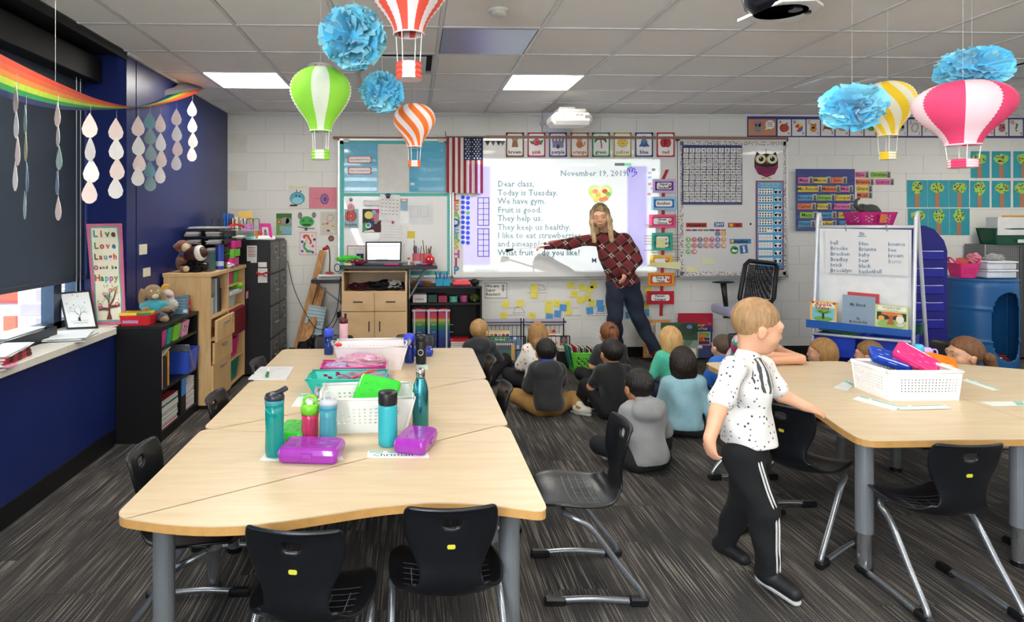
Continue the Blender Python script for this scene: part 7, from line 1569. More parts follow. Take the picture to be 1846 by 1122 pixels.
B().add([q[0],q[1],q2[1],q2[0]]+[p-Vector((0,0,.01))for p in(q[0],q[1],q2[1],q2[0])],[(0,1,2,3),(7,6,5,4),(0,4,5,1),(1,5,6,2),(2,6,7,3),(3,7,4,0)]).build('book_ledge',LB,t)
# paper pad
t=thing('paper_pad','large white paper pad with blue handwritten b words on the easel','paper pad',tuple(onE(1562,496,.03)))
esl('pad_sheet',1488,414,1638,492,.03,.006,M('#d7d6d6',.6,var=.015),t,6)
P=Print(t,lambda a,b:onE(a,b,.031),EN,1,.0008);BW='#2a5f86'
P.text(BW,'Bb',1554,422,9,off=.0);P.rect(BW,1546,426,1562,426.8)
for k,s in enumerate(('ball','Brooke','Brecken','Bradley','brick','Brooklyn')):P.text(BW,s,1497,438+k*10,10.5,'LEFT',off=.0,up=False)
for k,s in enumerate(('blue','Brianna','baby','bear','black','basketball')):P.text(BW,s,1548,439.5+k*10.1,10.5,'LEFT',off=.0,up=False)
for k,s in enumerate(('bounce','bee','brown','Berns')):P.text(BW if k<3 else '#7fa0b0',s,1601,440.5+k*10.4,10.5,'LEFT',off=.0,up=False)
P.done()
for x in(1525,1599):B().tube([onE(x,404,.035),onE(x-1,410,.04),onE(x,417,.036)],.004,6).build('pad_ring',M('#8c8f94',.3,.9),t)
def ebook(name,label,x0,y0,x1,y1,off,col,draw,dy=0):
 q=[onE(x0,y1,off+.02),onE(x1,y1+dy,off+.02),onE(x1+1,y0+dy,off-.03),onE(x0+1,y0,off-.03)]
 t,P,_=plane_item(name,label,'book',q,.012,'cover',M(col,.35,coat=.3));draw(P);P.done();return t
def dT(P):
 P.border('#e0a848',0,0,1,1,.08);P.rect('#6fb0d0',.08,.14,.92,.92);P.rect('#e6dfc8',.08,.72,.92,.92);P.disc('#5f9a3a',.5,.2,.36,.12);P.rect('#2a2020',.46,.2,.54,.5)
 for x,y in((.3,.55),(.5,.62),(.7,.55),(.42,.5),(.6,.5)):P.disc('#6fae4a',x,y,.13,.09,up=False)
 P.line('#2a2020',[(.5,.45),(.3,.56)],.03);P.line('#2a2020',[(.5,.45),(.72,.56)],.03,up=False);ptext(P,'Apple',.5,.86,.24,'#a82a24',1.1);ptext(P,'Trees',.45,.70,.22,'#a82a24',1.1);P.disc('#b82a24',.1,.93,.06,.05);P.disc('#b82a24',.9,.93,.06,.05)
ebook('book','Apple Trees picture book at the left of the easel ledge',1460,542,1508,581,.12,'#e4d5a0',dT,4)
ebook('book','red book standing behind the grey class book',1527,526,1584,588,.08,'#b8343c',lambda P:None,5)
ebook('book','grey class book reading Ms. Knock on the easel ledge',1518,531,1577,587,.11,'#8195a6',lambda P:(ptext(P,'Ms. Knock',.48,.70,.14,'#1c1e24',.8),ptext(P,'By',.5,.26,.11,'#1c1e24',.9),ptext(P,"Ms. Knock's Kids",.5,.15,.11,'#1c1e24',.72)),5)
def dG(P):
 P.rect('#e6e0cc',.08,.78,.94,.95);ptext(P,'GOLDILOCKS',.5,.89,.12,'#4a4a3a',.75);ptext(P,'and the three bears',.5,.81,.055,'#a84a4a',.9);P.rect('#2a2620',.06,.38,.94,.70);P.disc('#8fb05a',.5,.22,.42,.2)
 P.poly('#a8582a',[(.36,.2),(.44,.45),(.34,.7),(.62,.7),(.54,.45),(.6,.2)]);P.disc('#c8703a',.48,.64,.3,.08);P.disc('#e0dcd0',.76,.45,.12,.16);P.disc('#d8a84a',.76,.62,.08,.05);P.disc('#d8a050',.2,.45,.1,.1);P.disc('#c8c0b0',.78,.22,.12,.08)
ebook('book','Goldilocks picture book at the right of the easel ledge',1577,548,1637,592,.12,'#b4c48a',dG,6)
def ebox(name,label,x0,y0,x1,y1,off,d,col,dy=0,cat='bin',rough=.35):
 t=thing(name,label,cat,tuple(onE((x0+x1)/2,y1,off-d/2)))
 q=[onE(x0,y1,off),onE(x1,y1+dy,off),onE(x1,y0+dy,off),onE(x0,y0,off)];i=[p*.94+(q[0]+q[1])/2*.06 for p in q[:2]];q[0],q[1]=i
 v=q+[p-EN*d for p in q];B().add(v,[(0,1,2,3),(7,6,5,4),(0,4,5,1),(1,5,6,2),(3,7,4,0)]).build('bin_shell',M(col,rough),t,solid=.006)
 B().tube([q[3],q[2],v[6],v[7],q[3]],.010,8).build('rim',M(col,rough),t);return t
zf=lambda t_:None
ebox('easel_bin','deep blue plastic bin hung low on the left of the easel',1468,604,1542,642,.10,.34,'#1f3fb4',3)
ebox('easel_bin','deep blue plastic bin hung low on the right of the easel',1556,608,1642,648,.10,.34,'#1f3fb4',6)
ebox('green_pot','dark green pot behind the right easel bin',1643,586,1660,606,-.22,.08,'#0f4a3c',0,'pot')
q=[onE(1476,592,.05),onE(1546,604,.05)];B().add([q[0],q[1],q[1]-EN*.24,q[0]-EN*.24]+[p-Vector((0,0,.012))for p in(q[0],q[1],q[1]-EN*.24,q[0]-EN*.24)],[(0,1,2,3),(7,6,5,4),(0,4,5,1),(1,5,6,2),(2,6,7,3),(3,7,4,0)]).build('book',M('#2a7a4a',.4,var=.5,scale=18),label='green covered book lying in the left easel bin',cat='book')
# pink basket with elephant behind the easel top, on a wall ledge cabinet
PBY=5.35;c=onY(1568,406,PBY+.24)
t=thing('storage_cart','tall dark blue plastic storage shell behind the easel','cart',tuple(onY(1640,650,PBY)));t.location.z=0
a,b_=onY(1545,640,PBY+.05),onY(1691,640,PBY+.2)
zt_=onY(1640,407,PBY+.1).z;pr=[(a.x,.06),(b_.x,.06),(b_.x,zt_-.22),(b_.x-.03,zt_-.13),(b_.x-.12,zt_-.03),(b_.x-.2,zt_),(a.x,zt_)]
TY=Matrix(((1,0,0,0),(0,0,1,0),(0,1,0,0),(0,0,0,1)))
B().prism(pr,PBY+.10,PBY+.52,T=TY).build('shell',M('#15167c',.35),t)
for k in range(5):B().box((a.x+.35,PBY+.085,zt_-.30-k*.15),(b_.x-.04,PBY+.10,zt_-.22-k*.15),.006).build('moulded_panel',M('#1a1f96',.3),t)
B().box((a.x+.02,PBY+.12,0),(b_.x,PBY+.5,.16),.01).build('purple_base',M('#4a1f7a',.4),t)
bin_('magenta lattice basket on the blue storage shell above the easel',c.x,PBY+.24,zt_+.002,.34,.24,.115,'#c8247c',rows=4,cols=8,taper=.82,pattern='diamond')
t,P,_=plane_item('orange_tag','orange tag clipped to the magenta lattice basket','tag',(onY(1585,402,PBY+.11),onY(1598,402,PBY+.11),onY(1600,387,PBY+.10),onY(1588,386,PBY+.10)),.002,'tag',M('#dd7a4c',.5));P.done()
e=onY(1563,372,PBY+.24);zb=zt_+.10
t=thing('plush_elephant','grey plush elephant with raised trunk in the magenta basket','plush toy',(e.x,PBY+.24,zb))
me=sdf_mesh([('ell',(.03,0,.045),(.075,.05,.045),.02),('ell',(-.045,0,.055),(.04,.04,.04),.02),('cap',(-.075,-.005,.05),(-.115,-.01,.08),.022,.016,.015),('cap',(-.115,-.01,.08),(-.105,-.01,.125),.016,.011,.01),('cap',(-.105,-.01,.125),(-.08,-.01,.14),.011,.011,.005),('ell',(-.03,-.04,.05),(.03,.012,.035),.008),('cap',(.07,0,.03),(.10,0,.02),.03,.028,.02)],.006);finish(me,'plush_body',M('#4a4d4a',.9,var=.15,bump=.5),t,smooth=True,local=True);B().ball((-.065,-.034,.068),.005,8,6).build('eye',M('#101010',.2),t,local=True)
# barrel
BXc,BYc,BR,BH=5.72,6.28,.30,.90
t=thing('barrel','blue plastic barrel reading nook with an oval opening','barrel',(BXc,BYc,0));oc=R(-84);na,nz=144,84
def bf(u,v):
 z=v*BH;r=BR*(1-.06*max(0,(abs(v-.5)-.42)/.08)**2)+.006*math.exp(-((z-.62)/.012)**2)+.006*math.exp(-((z-.30)/.012)**2);a=2*math.pi*u;return Vector((r*math.cos(a),r*math.sin(a),z))
def bs(i,j):a=2*math.pi*(i+.5)/na;da=(a-oc+math.pi)%(2*math.pi)-math.pi;return abs(da/R(31))**2.6+abs(((j+.5)/nz*BH-.45)/.33)**2.6<1
B().grid(bf,na,nz,bs).build('barrel_wall',M('#1f5c96',.35,var=.04),t,smooth=True,solid=.008,local=True)
B().lathe([(0,BH-.012),(BR-.02,BH-.012),(BR+.004,BH-.012),(BR+.006,BH+.006),(BR-.01,BH+.006),(BR-.015,BH-.002),(0,BH-.002)],(0,0,0),48).build('barrel_top',M('#2a69a6',.35),t,local=True)
B().lathe([(0,.03),(BR-.02,.03),(BR-.02,.05),(0,.05)],(0,0,0),40).build('barrel_floor',M('#15406c',.5),t,local=True)
crumple('dark red cushion inside the blue barrel',(BXc+.0,BYc-.06,.11),(.20,.17,.055),'#5a2a2c',71,0,name='cushion',cat='cushion');B().cyl((BXc+.02,BYc+.08,.16),.10,.22,20).build('green_drum',M('#22352a',.5),label='dark green round tin deep inside the barrel',cat='tin')
BT=BH+.008
pk=onY(1719,498,BYc-.05);bin_('hot pink round handled basket on the blue barrel',BXc-.17,BYc-.0,BT,.21,.18,.14,'#e0357c',rows=4,cols=6,taper=.72)
for s in(-1,1):B().tube(bez([(BXc-.17+s*.10,BYc-.05,BT+.13),(BXc-.17+s*.135,BYc-.05,BT+.17),(BXc-.17+s*.14,BYc-.0,BT+.20),(BXc-.17+s*.12,BYc+.04,BT+.18),(BXc-.17+s*.10,BYc+.04,BT+.13)],4),.008,8).build('basket_loop',M('#e0357c',.35),label='hot pink basket loop handle, %s side'%('left' if s<0 else 'right'),cat='handle',smooth=True)
for k,(c,lb)in enumerate((('#b8342c','red framed card standing in the hot pink basket'),('#3a6a3a','green card standing in the hot pink basket'),('#c08a4a','tan card leaning in the hot pink basket'))):
 T=Matrix.Translation((BXc-.19+k*.03,BYc+.01+k*.02,BT+.02))@Matrix.Rotation(R(8+k*6),4,'Y')@Matrix.Rotation(R(-30),4,'Z');B().box((-.05,-.002,0),(.05,.002,.17),.001,T=T).build('card',M(c,.4,var=.4,scale=30),label=lb,cat='card')
for k,lb in enumerate(('lower white lidded tray on the blue barrel','upper white lidded tray on the blue barrel')):
 z=BT+k*.085;t=thing('lidded_tray',lb,'tray',(BXc+.12,BYc-.02,z));B().box((BXc-.03,BYc-.13,z),(BXc+.27,BYc+.10,z+.068),.012).build('tray',M('#d3d6dc',.35),t);B().box((BXc-.04,BYc-.14,z+.066),(BXc+.28,BYc+.11,z+.082),.006).build('lid',M('#e0e2e6',.3),t)
 for j in range(4):B().box((BXc+.12,BYc-.133,z+.012+j*.013),(BXc+.25,BYc-.128,z+.018+j*.013)).build('rib',M('#c4c8ce',.35),t)
crumple('crumpled clear wrap on the white lidded trays',(BXc+.13,BYc-.02,BT+.20),(.08,.07,.035),'#c9cacc',73,.5,name='plastic_wrap',cat='wrap');crumple('pink and white wrapper between basket and trays',(BXc-.06,BYc+.0,BT+.19),(.06,.04,.05),'#e08a9c',74,.3,name='wrapper',cat='wrapper')
# metal cabinet behind barrel
a,b_=onY(1776,680,6.60),onY(1960,440,6.60);zc=onY(1800,441,6.60).z
t=thing('metal_cabinet','grey perforated steel cabinet behind the blue barrel','cabinet',(a.x+.4,6.7,0));a.x=max(a.x,BXc+BR*.0)
def perf(nt,b):
 n=nt.nodes;tc=n.new('ShaderNodeTexCoord');v=n.new('ShaderNodeTexVoronoi');v.inputs['Scale'].default_value=40;v.inputs['Randomness'].default_value=0;nt.links.new(tc.outputs['Object'],v.inputs[0]);g=n.new('ShaderNodeMath');g.operation='LESS_THAN';g.inputs[1].default_value=.2;nt.links.new(v.outputs[0],g.inputs[0]);mx=n.new('ShaderNodeMix');mx.data_type='RGBA';mx.inputs[6].default_value=(*hexc('#77787a'),1);mx.inputs[7].default_value=(*hexc('#3a3b3d'),1);nt.links.new(g.outputs[0],mx.inputs[0]);nt.links.new(mx.outputs[2],b.inputs['Base Color'])
B().box((a.x,6.60,.02),(a.x+1.15,6.86,zc),.006).build('cabinet_body',nodemat('perforated_steel',perf,.4,.5),t);B().box((a.x+.38,6.588,.04),(a.x+1.14,6.60,zc-.02),.004).build('door',M('#4f5153',.4,.5),t)
bin_('dark green bin on the grey steel cabinet',a.x+.33,6.68,zc+.001,.52,.24,.17,'#0f4a38',rows=0,taper=.86);B().box((a.x+.10,6.56,zc+.10),(a.x+.42,6.70,zc+.29),.002).build('file_box',M('#cfcfcf',.5),label='white file box standing in the dark green bin',cat='box');B().box((a.x+.30,6.70,zc+.12),(a.x+.62,6.72,zc+.31),.001).build('folder',M('#c8902c',.5),label='amber folders behind the white file box',cat='folder')
pbox(B(),1835,432,1846,438,6.54,.003).build('bin_label',M('#d0d4d0',.5),label='pale label on the dark green bin',cat='label')
t=thing('wall_outlet','dark double switch plate on the wall above the barrel','outlet',tuple(onY(1762,457,YB)));fb(1752,440,1773,457,YB-.012,.012,'plate',M('#5a5c5e',.35,.6),t)
for x in(1755,1765):fb(x,443,x+6,454,YB-.015,.004,'switch',M('#2a2c2e',.4),t)
# office chair
oy=6.15;c=onY(1345,560,oy);zs=onY(1310,560,oy).z
t=thing('office_chair','black mesh office chair with a lavender grey seat by the wall','chair',(c.x,oy,0));sm=M('#8c8aa6',.6,sheen=.3)
me=sdf_mesh([('box',(0,0,0),(.19,.17,.012),.035,0)],.012);o=finish(me,'seat',sm,t,smooth=True,local=True);o.location=(-.04,0,zs)
B().box((-.16,-.12,zs-.075),(.12,.14,zs-.04),.01).box((-.24,-.04,zs-.07),(-.14,-.01,zs-.055),.004).build('tilt_mechanism',BLK,t,local=True)
q0,q1,q2,q3=onY(1332,545,oy+.05),onY(1394,545,oy+.20),onY(1401,476,oy+.26),onY(1345,470,oy+.12)
def bk(u,v):return(q0*(1-u)+q1*u)*(1-v)+(q3*(1-u)+q2*u)*v
def meshm(nt,b):
 n=nt.nodes;tc=n.new('ShaderNodeTexCoord');v=n.new('ShaderNodeTexVoronoi');v.inputs['Scale'].default_value=85;v.inputs['Randomness'].default_value=.3;nt.links.new(tc.outputs['Object'],v.inputs[0]);g=n.new('ShaderNodeMath');g.operation='GREATER_THAN';g.inputs[1].default_value=.33;nt.links.new(v.outputs[0],g.inputs[0]);nt.links.new(g.outputs[0],b.inputs['Alpha']);b.inputs['Base Color'].default_value=(*hexc('#15171c'),1)
B().grid(lambda u,v:bk(.1+.8*u,.08+.84*v)+Vector((0,.02*math.sin(math.pi*u),0)),8,8).build('mesh_back',nodemat('chair_mesh',meshm,.6),t)
B().tube([bk(u,v)for u,v in((.06,.0),(.94,0),(1,.1),(1,.92),(.92,1),(.1,1),(0,.9),(0,.1),(.06,0))],.022,8).build('back_frame',M('#17181d',.45),t,smooth=True)
B().tube([bk(.5,0),Vector((c.x+.05,oy+.14,zs-.05))],.022,8).build('back_post',BLK,t)
aa=onY(1304,509,oy-.05);B().ball((aa.x,aa.y,aa.z),(.115,.045,.012),18,8).build('armrest',M('#0f1012',.5),t,smooth=True);B().tube([aa-Vector((0,0,.012)),Vector((aa.x+.03,aa.y,zs+.02))],[.028,.02],10).build('arm_post',M('#0f1012',.5),t,smooth=True)
B().cyl((0,.02,.10),.028,zs-.17,14).build('gas_lift',BLK,t,local=True)
for k in range(5):a_=R(72*k+20);ar=B().tube([(0,.02,.12),(.30*math.cos(a_),.02+.30*math.sin(a_),.075)],[.03,.018],8).build('base_arm',BLK,t,local=True);B().cyl((.30*math.cos(a_)-.012,.02+.30*math.sin(a_),.03),.03,.024,12,'x').build('caster',BLK,ar,local=True)
# ================================================================ THINGS HANGING FROM THE CEILING
def ctr(px,py,Y):return onY(px,py,Y)
LINE=M('#c9c9c6',.4)
def balloon(label,px,ptop,pneck,pw,Yd,col,n=5,twist=0,duty=.5,pbt=None,pbb=None,a0=0,lean=0,white='#e6d8d6',bn=1):
 top,neck=onY(px,ptop,Yd).z,onY(px,pneck,Yd).z;Rm=(onY(px+pw/2,ptop,Yd).x-onY(px-pw/2,ptop,Yd).x)/2*.97;cx=onY(px,ptop,Yd).x;h=top-neck
 bt,bb=onY(px,pbt,Yd).z,onY(px,pbb,Yd).z
 t=thing('paper_balloon',label,'paper lantern',(cx,Yd,bb));P0=[(.0,.16),(.03,.45),(.10,.72),(.20,.91),(.32,1.0),(.44,.985),(.56,.88),(.68,.72),(.80,.53),(.90,.41),(.97,.36),(1,.36)]
 cv=bez([Vector((r,s,0))for s,r in P0],5);m=len(cv)-1
 def fn(u,v,half):
  i=round(v*m);r,s=cv[i].x,cv[i].y;rib=1+.02*(1 if i%2 else-1)*(s<.9)
  seg,wd=half;a=a0+(seg+u*wd)+twist*s;return Vector((cx+Rm*r*rib*math.cos(a),Yd+Rm*r*rib*math.sin(a),top-h*s))
 for k in range(n):
  for j in(0,1):
   w_=2*math.pi/n*(duty if j==0 else 1-duty);s0=2*math.pi/n*k+(0 if j==0 else 2*math.pi/n*duty)
   B().grid(lambda u,v:fn(u,v,(s0,w_)),8,m).build('coloured_gore' if j==0 else 'pale_gore',M(col if j==0 else white,.7,var=.04,trans=0,subs=.0),t,smooth=True)
 B().tube([(cx+Rm*.36*math.cos(a),Yd+Rm*.36*math.sin(a),neck)for a in[2*math.pi*i/20 for i in range(21)]],.003,5).build('neck_ring',M(white,.6),t)
 br=Rm*.30
 for k in range(4):a=math.pi/4+k*math.pi/2+.3;B().tube([(cx+Rm*.34*math.cos(a),Yd+Rm*.34*math.sin(a),neck),(cx+br*math.cos(a),Yd+br*math.sin(a),bt)],.0018,5).build('cord',M('#e0dedb',.6),t)
 for k in range(6):
  a1,a2=math.pi/3*k,math.pi/3*(k+1)
  B().grid(lambda u,v:Vector((cx+br*(1+.05*math.sin(v*19))*math.cos(a1+(a2-a1)*u),Yd+br*(1+.05*math.sin(v*19))*math.sin(a1+(a2-a1)*u),bb+(bt-bb)*v)),4,10).build('basket_stripe',M(col if k%2 else white,.7),t)
 B().lathe([(0,bb+.001),(br,bb+.001),(br,bb+.003),(0,bb+.003)],(cx,Yd,0),20).build('basket_floor',M(white,.7),t)
 B().tube([(cx,Yd,top-.003),(cx,Yd,ZC)],.0006,4).build('hanging_line',LINE,t)
balloon('lime green and white paper hot air balloon',578,121,237,112,3.05,'#8fd63c',4,0,.62,271,288,R(-65),white='#dfe8cf')
balloon('small orange and white spiral paper balloon',747,187,265,77,3.6,'#ec7328',8,R(110),.5,290,301,R(10))
balloon('large red and white striped paper balloon cut by the top edge',737,-95,62,158,2.25,'#e2503c',8,0,.5,114,144,R(20))
balloon('yellow and white spiral paper balloon partly behind a blue pompom',1600,147,245,88,3.25,'#efc526',7,R(100),.5,274,288,R(0),white='#e6dfc4')
balloon('large pink and white paper balloon at the right',1736,147,262,151,2.35,'#e0406c',4,0,.55,288,303,R(-88),white='#ecc8cc')
def pompom(label,px,py,pw,ph,Yd,seed,tilt=0):
 c=onY(px,py,Yd);Rr=(onY(px+pw/2,py,Yd).x-onY(px-pw/2,py,Yd).x)/2;Rz=onY(px,py-ph/2,Yd).z-c.z;rr=random.Random(seed)
 t=thing('tissue_pompom',label,'pompom',tuple(c));mats=[M('#7fdcff',.75,var=.08,sheen=.3),M('#9ce6ff',.75,var=.08,sheen=.3),M('#66d0fa',.75,var=.08,sheen=.3)];bs_=[B(),B(),B()]
 for k in range(120):
  z=rr.uniform(-1,1);a=rr.uniform(0,2*math.pi);q=math.sqrt(1-z*z);d=Vector((q*math.cos(a),q*math.sin(a),z));u,v=frame3(d);ra=rr.uniform(0,6.28);u,v=u*math.cos(ra)+v*math.sin(ra),v*math.cos(ra)-u*math.sin(ra)
  L=rr.uniform(.82,1.04);W_=rr.uniform(.30,.46);cup=rr.uniform(.05,.20);ph_=rr.uniform(0,6)
  def fn(s,w):
   s2=s*2-1;rad=.12+L*w;wid=W_*(.12+w**.8);ruf=.06*math.sin(9*s2+ph_)*w;edge=-.05*abs(math.sin(6*s*math.pi))*(w>.95)-.10*s2*s2*(w>.7)
   p=d*(rad+edge+ruf*.4)+u*(s2*wid)+v*(cup*w*w*(.5-s2*s2)+ruf);return c+Vector((p.x*Rr,p.y*Rr,p.z*Rz))*.95
  bs_[k%3].grid(fn,7,5)
 for b,m in zip(bs_,mats):b.build('tissue_petals',m,t,kind='stuff',smooth=True)
 B().ball(tuple(c),(Rr*.45,Rr*.45,Rz*.45),12,8).build('core',mats[2],t)
 B().tube([c,(c.x,c.y,ZC)],.0006,4).build('hanging_line',LINE,t)
pompom('large blue tissue pompom left of the red striped balloon',637,66,122,112,2.9,1)
pompom('small blue tissue pompom above the orange balloon',689,167,78,74,3.35,2)
pompom('blue tissue pompom in front of the yellow balloon',1536,193,108,84,2.8,3)
pompom('blue tissue pompom above the pink balloon',1752,124,116,76,2.7,4)
# rainbow garland along the window wall
def rb(px,py,Y,dx=0):return onY(px,py,Y)
A_=[(-60,62,2.0),(0,97,2.45),(60,128,2.9),(120,156,3.35),(180,180,3.85),(245,193,4.45),(300,186,4.95),(345,172,5.4),(374,156,5.75)]
Bp=[(-60,130,2.0),(0,165,2.45),(60,185,2.9),(120,196,3.35),(180,198,3.85),(245,194,4.45),(292,181,4.95),(326,164,5.4),(352,152,5.75)]
ca=bez([onY(*p)for p in A_],6);cb=bez([onY(*p)+Vector((-.04,.02,0))for p in Bp],6);m=len(ca)-1
t=thing('rainbow_garland','tissue paper rainbow sweeping down along the window wall','garland',tuple(ca[m//2]))
for k,c in enumerate(('#d8452a','#dc5c30','#dd8a34','#b9d63a','#1f9a50','#25306a')):
 e0,e1=(0,.16,.33,.5,.67,.83,1)[k:k+2]
 B().grid(lambda u,v:(lambda p,q:p*(1-(e0+(e1-e0)*v))+q*(e0+(e1-e0)*v))(ca[round(u*m)],cb[round(u*m)]),m,2).build('colour_band',M(c,.6,var=.1,scale=20),t,smooth=True)
for i in(2,m//3,m-2):B().tube([ca[i],(ca[i].x,ca[i].y,ZC)],.0006,4).build('hanging_line',LINE,t)
p=[(282,174),(292,168),(300,163),(312,160),(322,154),(340,151),(352,149),(364,150),(374,147),(380,150),(388,152),(384,158),(370,160),(352,163),(330,166),(312,170),(296,172)]
q=[onY(x,y,5.05+.0072*(x-282))+Vector((0,0,0))for x,y in p]
B().add(q+[v+Vector((0,.015,.015))for v in q],[tuple(range(len(q))),tuple(range(len(q),2*len(q)))[::-1]]+[(i,(i+1)%len(q),len(q)+(i+1)%len(q),len(q)+i)for i in range(len(q))]).build('paper_cloud',M('#55535a',.7),label='paper cloud at the far end of the rainbow garland, coloured dark for backlight',cat='paper cloud')  # backlit shade is put into the cloud's dark colour
drop=[(0,.065),(.012,.045),(.030,.012),(.040,-.018),(.034,-.045),(.015,-.062),(0,-.065),(-.015,-.062),(-.034,-.045),(-.040,-.018),(-.030,.012),(-.012,.045)]
def strand(label,px,ys,Y,wpx,rzs,cols,hpx):
 j_=max(i for i in range(len(A_)-1)if A_[i][0]<=px or i==0);Y=A_[j_][2]+(A_[j_+1][2]-A_[j_][2])*(px-A_[j_][0])/(A_[j_+1][0]-A_[j_][0])
 t=thing('raindrop_strand',label,'paper raindrops',tuple(onY(px,ys[0],Y)));x=onY(px,ys[0],Y).x;s0=onY(px,ys[0]-hpx/2,Y).z-onY(px,ys[0]+hpx/2,Y).z
 for k,y in enumerate(ys):
  c=onY(px,y,Y);sc=s0/.13;a=rzs[k%len(rzs)];T=Matrix.Translation((x+.004*((k*7)%3-1),Y-.003*(k%2),c.z))@Matrix.Rotation(a,4,'Z')@Matrix.Rotation(R(90),4,'X')
  B().prism([(u*sc*wpx,v*sc)for u,v in drop],-.0008,.0008,T=T).build('raindrop',M(cols[k%len(cols)],.65),t)
 B().tube([(x,Y+.002,onY(px,ys[-1],Y).z),(x,Y+.002,onY(px,ys[0]-hpx*.75,Y).z+.01)],.0008,4).build('thread',LINE,t)
W_,PK_,GN_,BL_='#f0ecec','#f0dcd8','#a9c4bf','#8fa6c4'
strand('raindrop strand nearest the camera, seen almost edge-on',30,[177,223,272,318],2.75,.8,[R(-42)],[PK_,W_],54)
strand('thin pale blue raindrop strand, second from the camera',47,[215,265,320,370],2.8,.9,[R(-50)],[GN_,'#c9c9a0',BL_],52)
strand('twisting white and blue raindrop strand in front of the shade',105,[207,243,285,330,376],3.1,.9,[R(-38),R(-48)],[PK_,W_,GN_,BL_],44)
strand('wide white raindrop strand left of the window corner',163,[226,268,307,345],3.6,1,[R(5),R(-25),R(8)],[PK_,W_,W_],45)
strand('white raindrop strand right at the dark window corner',210,[233,268,304,338],3.95,1,[R(15)],[PK_,W_],41)
strand('white raindrop strand just right of the window corner',250,[227,262,292,317],4.3,1.05,[R(0)],[PK_,W_],37)
strand('grey green raindrop strand on the navy wall',271,[217,245,275,305,329],4.6,1.05,[R(10)],['#6f9aa8','#86a0a4','#8fa2a8'],32)
strand('narrow white raindrop strand on the navy wall',290,[222,256,285,314],4.7,.9,[R(35)],[PK_,W_],34)
strand('blush white raindrop strand fourth from the far end of the garland',319,[211,240,266,292],5.1,.95,[R(10)],[PK_,W_],31)
strand('small raindrop strand under the paper cloud',347,[196,225,252,277],5.5,.95,[R(15)],[PK_,W_],29)
# ================================================================ PEOPLE
SK1,SK2,SK3='#d9a383','#c68a63','#b97a55'
def skinm(c):return M(c,.5,var=.05,scale=8,subs=.12)
def hairm(c):return M(c,.42,var=.32,scale=55,stretch=(1,1,.10),bump=.6,bscale=220,name='hair')
def hrot(Hm):return[list(r)for r in Hm.to_3x3().normalized()]
def ombre(nt,b):
 n=nt.nodes;tc=n.new('ShaderNodeTexCoord');mp=n.new('ShaderNodeMapping');mp.inputs['Scale'].default_value=(1,1,.1);no=n.new('ShaderNodeTexNoise');no.inputs['Scale'].default_value=70;nt.links.new(tc.outputs['Object'],mp.inputs[0]);nt.links.new(mp.outputs[0],no.inputs['Vector']);sp=n.new('ShaderNodeSeparateXYZ');nt.links.new(tc.outputs['Object'],sp.inputs[0])
 mr=n.new('ShaderNodeMapRange');mr.inputs[1].default_value=1.68;mr.inputs[2].default_value=1.42;nt.links.new(sp.outputs[2],mr.inputs[0]);ad=n.new('ShaderNodeMath');ad.operation='ADD';nt.links.new(mr.outputs[0],ad.inputs[0]);m2=n.new('ShaderNodeMapRange');m2.inputs[1].default_value=.35;m2.inputs[2].default_value=.65;m2.inputs[3].default_value=-.35;m2.inputs[4].default_value=.35;nt.links.new(no.outputs[0],m2.inputs[0]);nt.links.new(m2.outputs[0],ad.inputs[1])
 cr=n.new('ShaderNodeValToRGB');e=cr.color_ramp.elements;e[0].color=(*hexc('#3f2c1f'),1);e[1].color=(*hexc('#cdb083'),1);nt.links.new(ad.outputs[0],cr.inputs[0]);nt.links.new(cr.outputs[0],b.inputs['Base Color'])
def head_prims(Hm,s):
 Rm=hrot(Hm);g=lambda*p:Hm@(Vector(p)*s);E=lambda c,r,k=.012:('ell',g(*c),tuple(x*s for x in r),k*s,Rm);C=lambda a,b,ra,rb,k=.01:('cap',g(*a),g(*b),ra*s,rb*s,k*s)
 P=[E((0,-.012,.022),(.075,.09,.088)),E((0,.022,-.03),(.060,.066,.075),.03),E((0,.044,-.078),(.034,.032,.026),.03),E((.035,.052,-.035),(.028,.026,.028),.02),E((-.035,.052,-.035),(.028,.026,.028),.02),C((0,.082,.005),(0,.093,-.026),.008,.010,.016),E((0,.088,-.028),(.014,.009,.008),.008),E((0,.084,-.056),(.022,.010,.006),.006),E((0,.082,-.065),(.018,.010,.006),.006),C((.04,.074,.022),(-.04,.074,.022),.012,.012,.02)]
 for q in(-1,1):P+=[E((q*.076,-.002,-.018),(.009,.017,.027),.004),E((q*.081,-.004,-.006),(.007,.020,.016),.003),('ell',g(q*.030,.094,.004),tuple(x*s for x in(.016,.012,.009)),-1,Rm),E((q*.030,.076,.003),(.016,.012,.011),.004)]
 return P
def face_parts(Hm,s,body,iris='#4a3426',brow='#6a4a30',lip='#b5655a'):
 for q in(-1,1):
  B().ball(tuple(Hm@(Vector((q*.030,.0800,.003))*s)),.0075*s,12,8).build('eye',M('#e8e2dc',.2,var=0),body,smooth=True)
  B().ball(tuple(Hm@(Vector((q*.030,.0850,.001))*s)),.0042*s,10,6).build('iris',M(iris,.2,var=0),body,smooth=True)
  B().tube([Hm@(Vector(p)*s)for p in((q*.014,.091,.022),(q*.03,.090,.027),(q*.045,.080,.023))],.0022*s,6).build('eyebrow',M(brow,.8),body)
 B().tube([Hm@(Vector(p)*s)for p in((-.019,.086,-.061),(0,.0945,-.060),(.019,.086,-.061))],[.0016*s,.0034*s,.0016*s],8).build('lips',M(lip,.5),body,smooth=True)
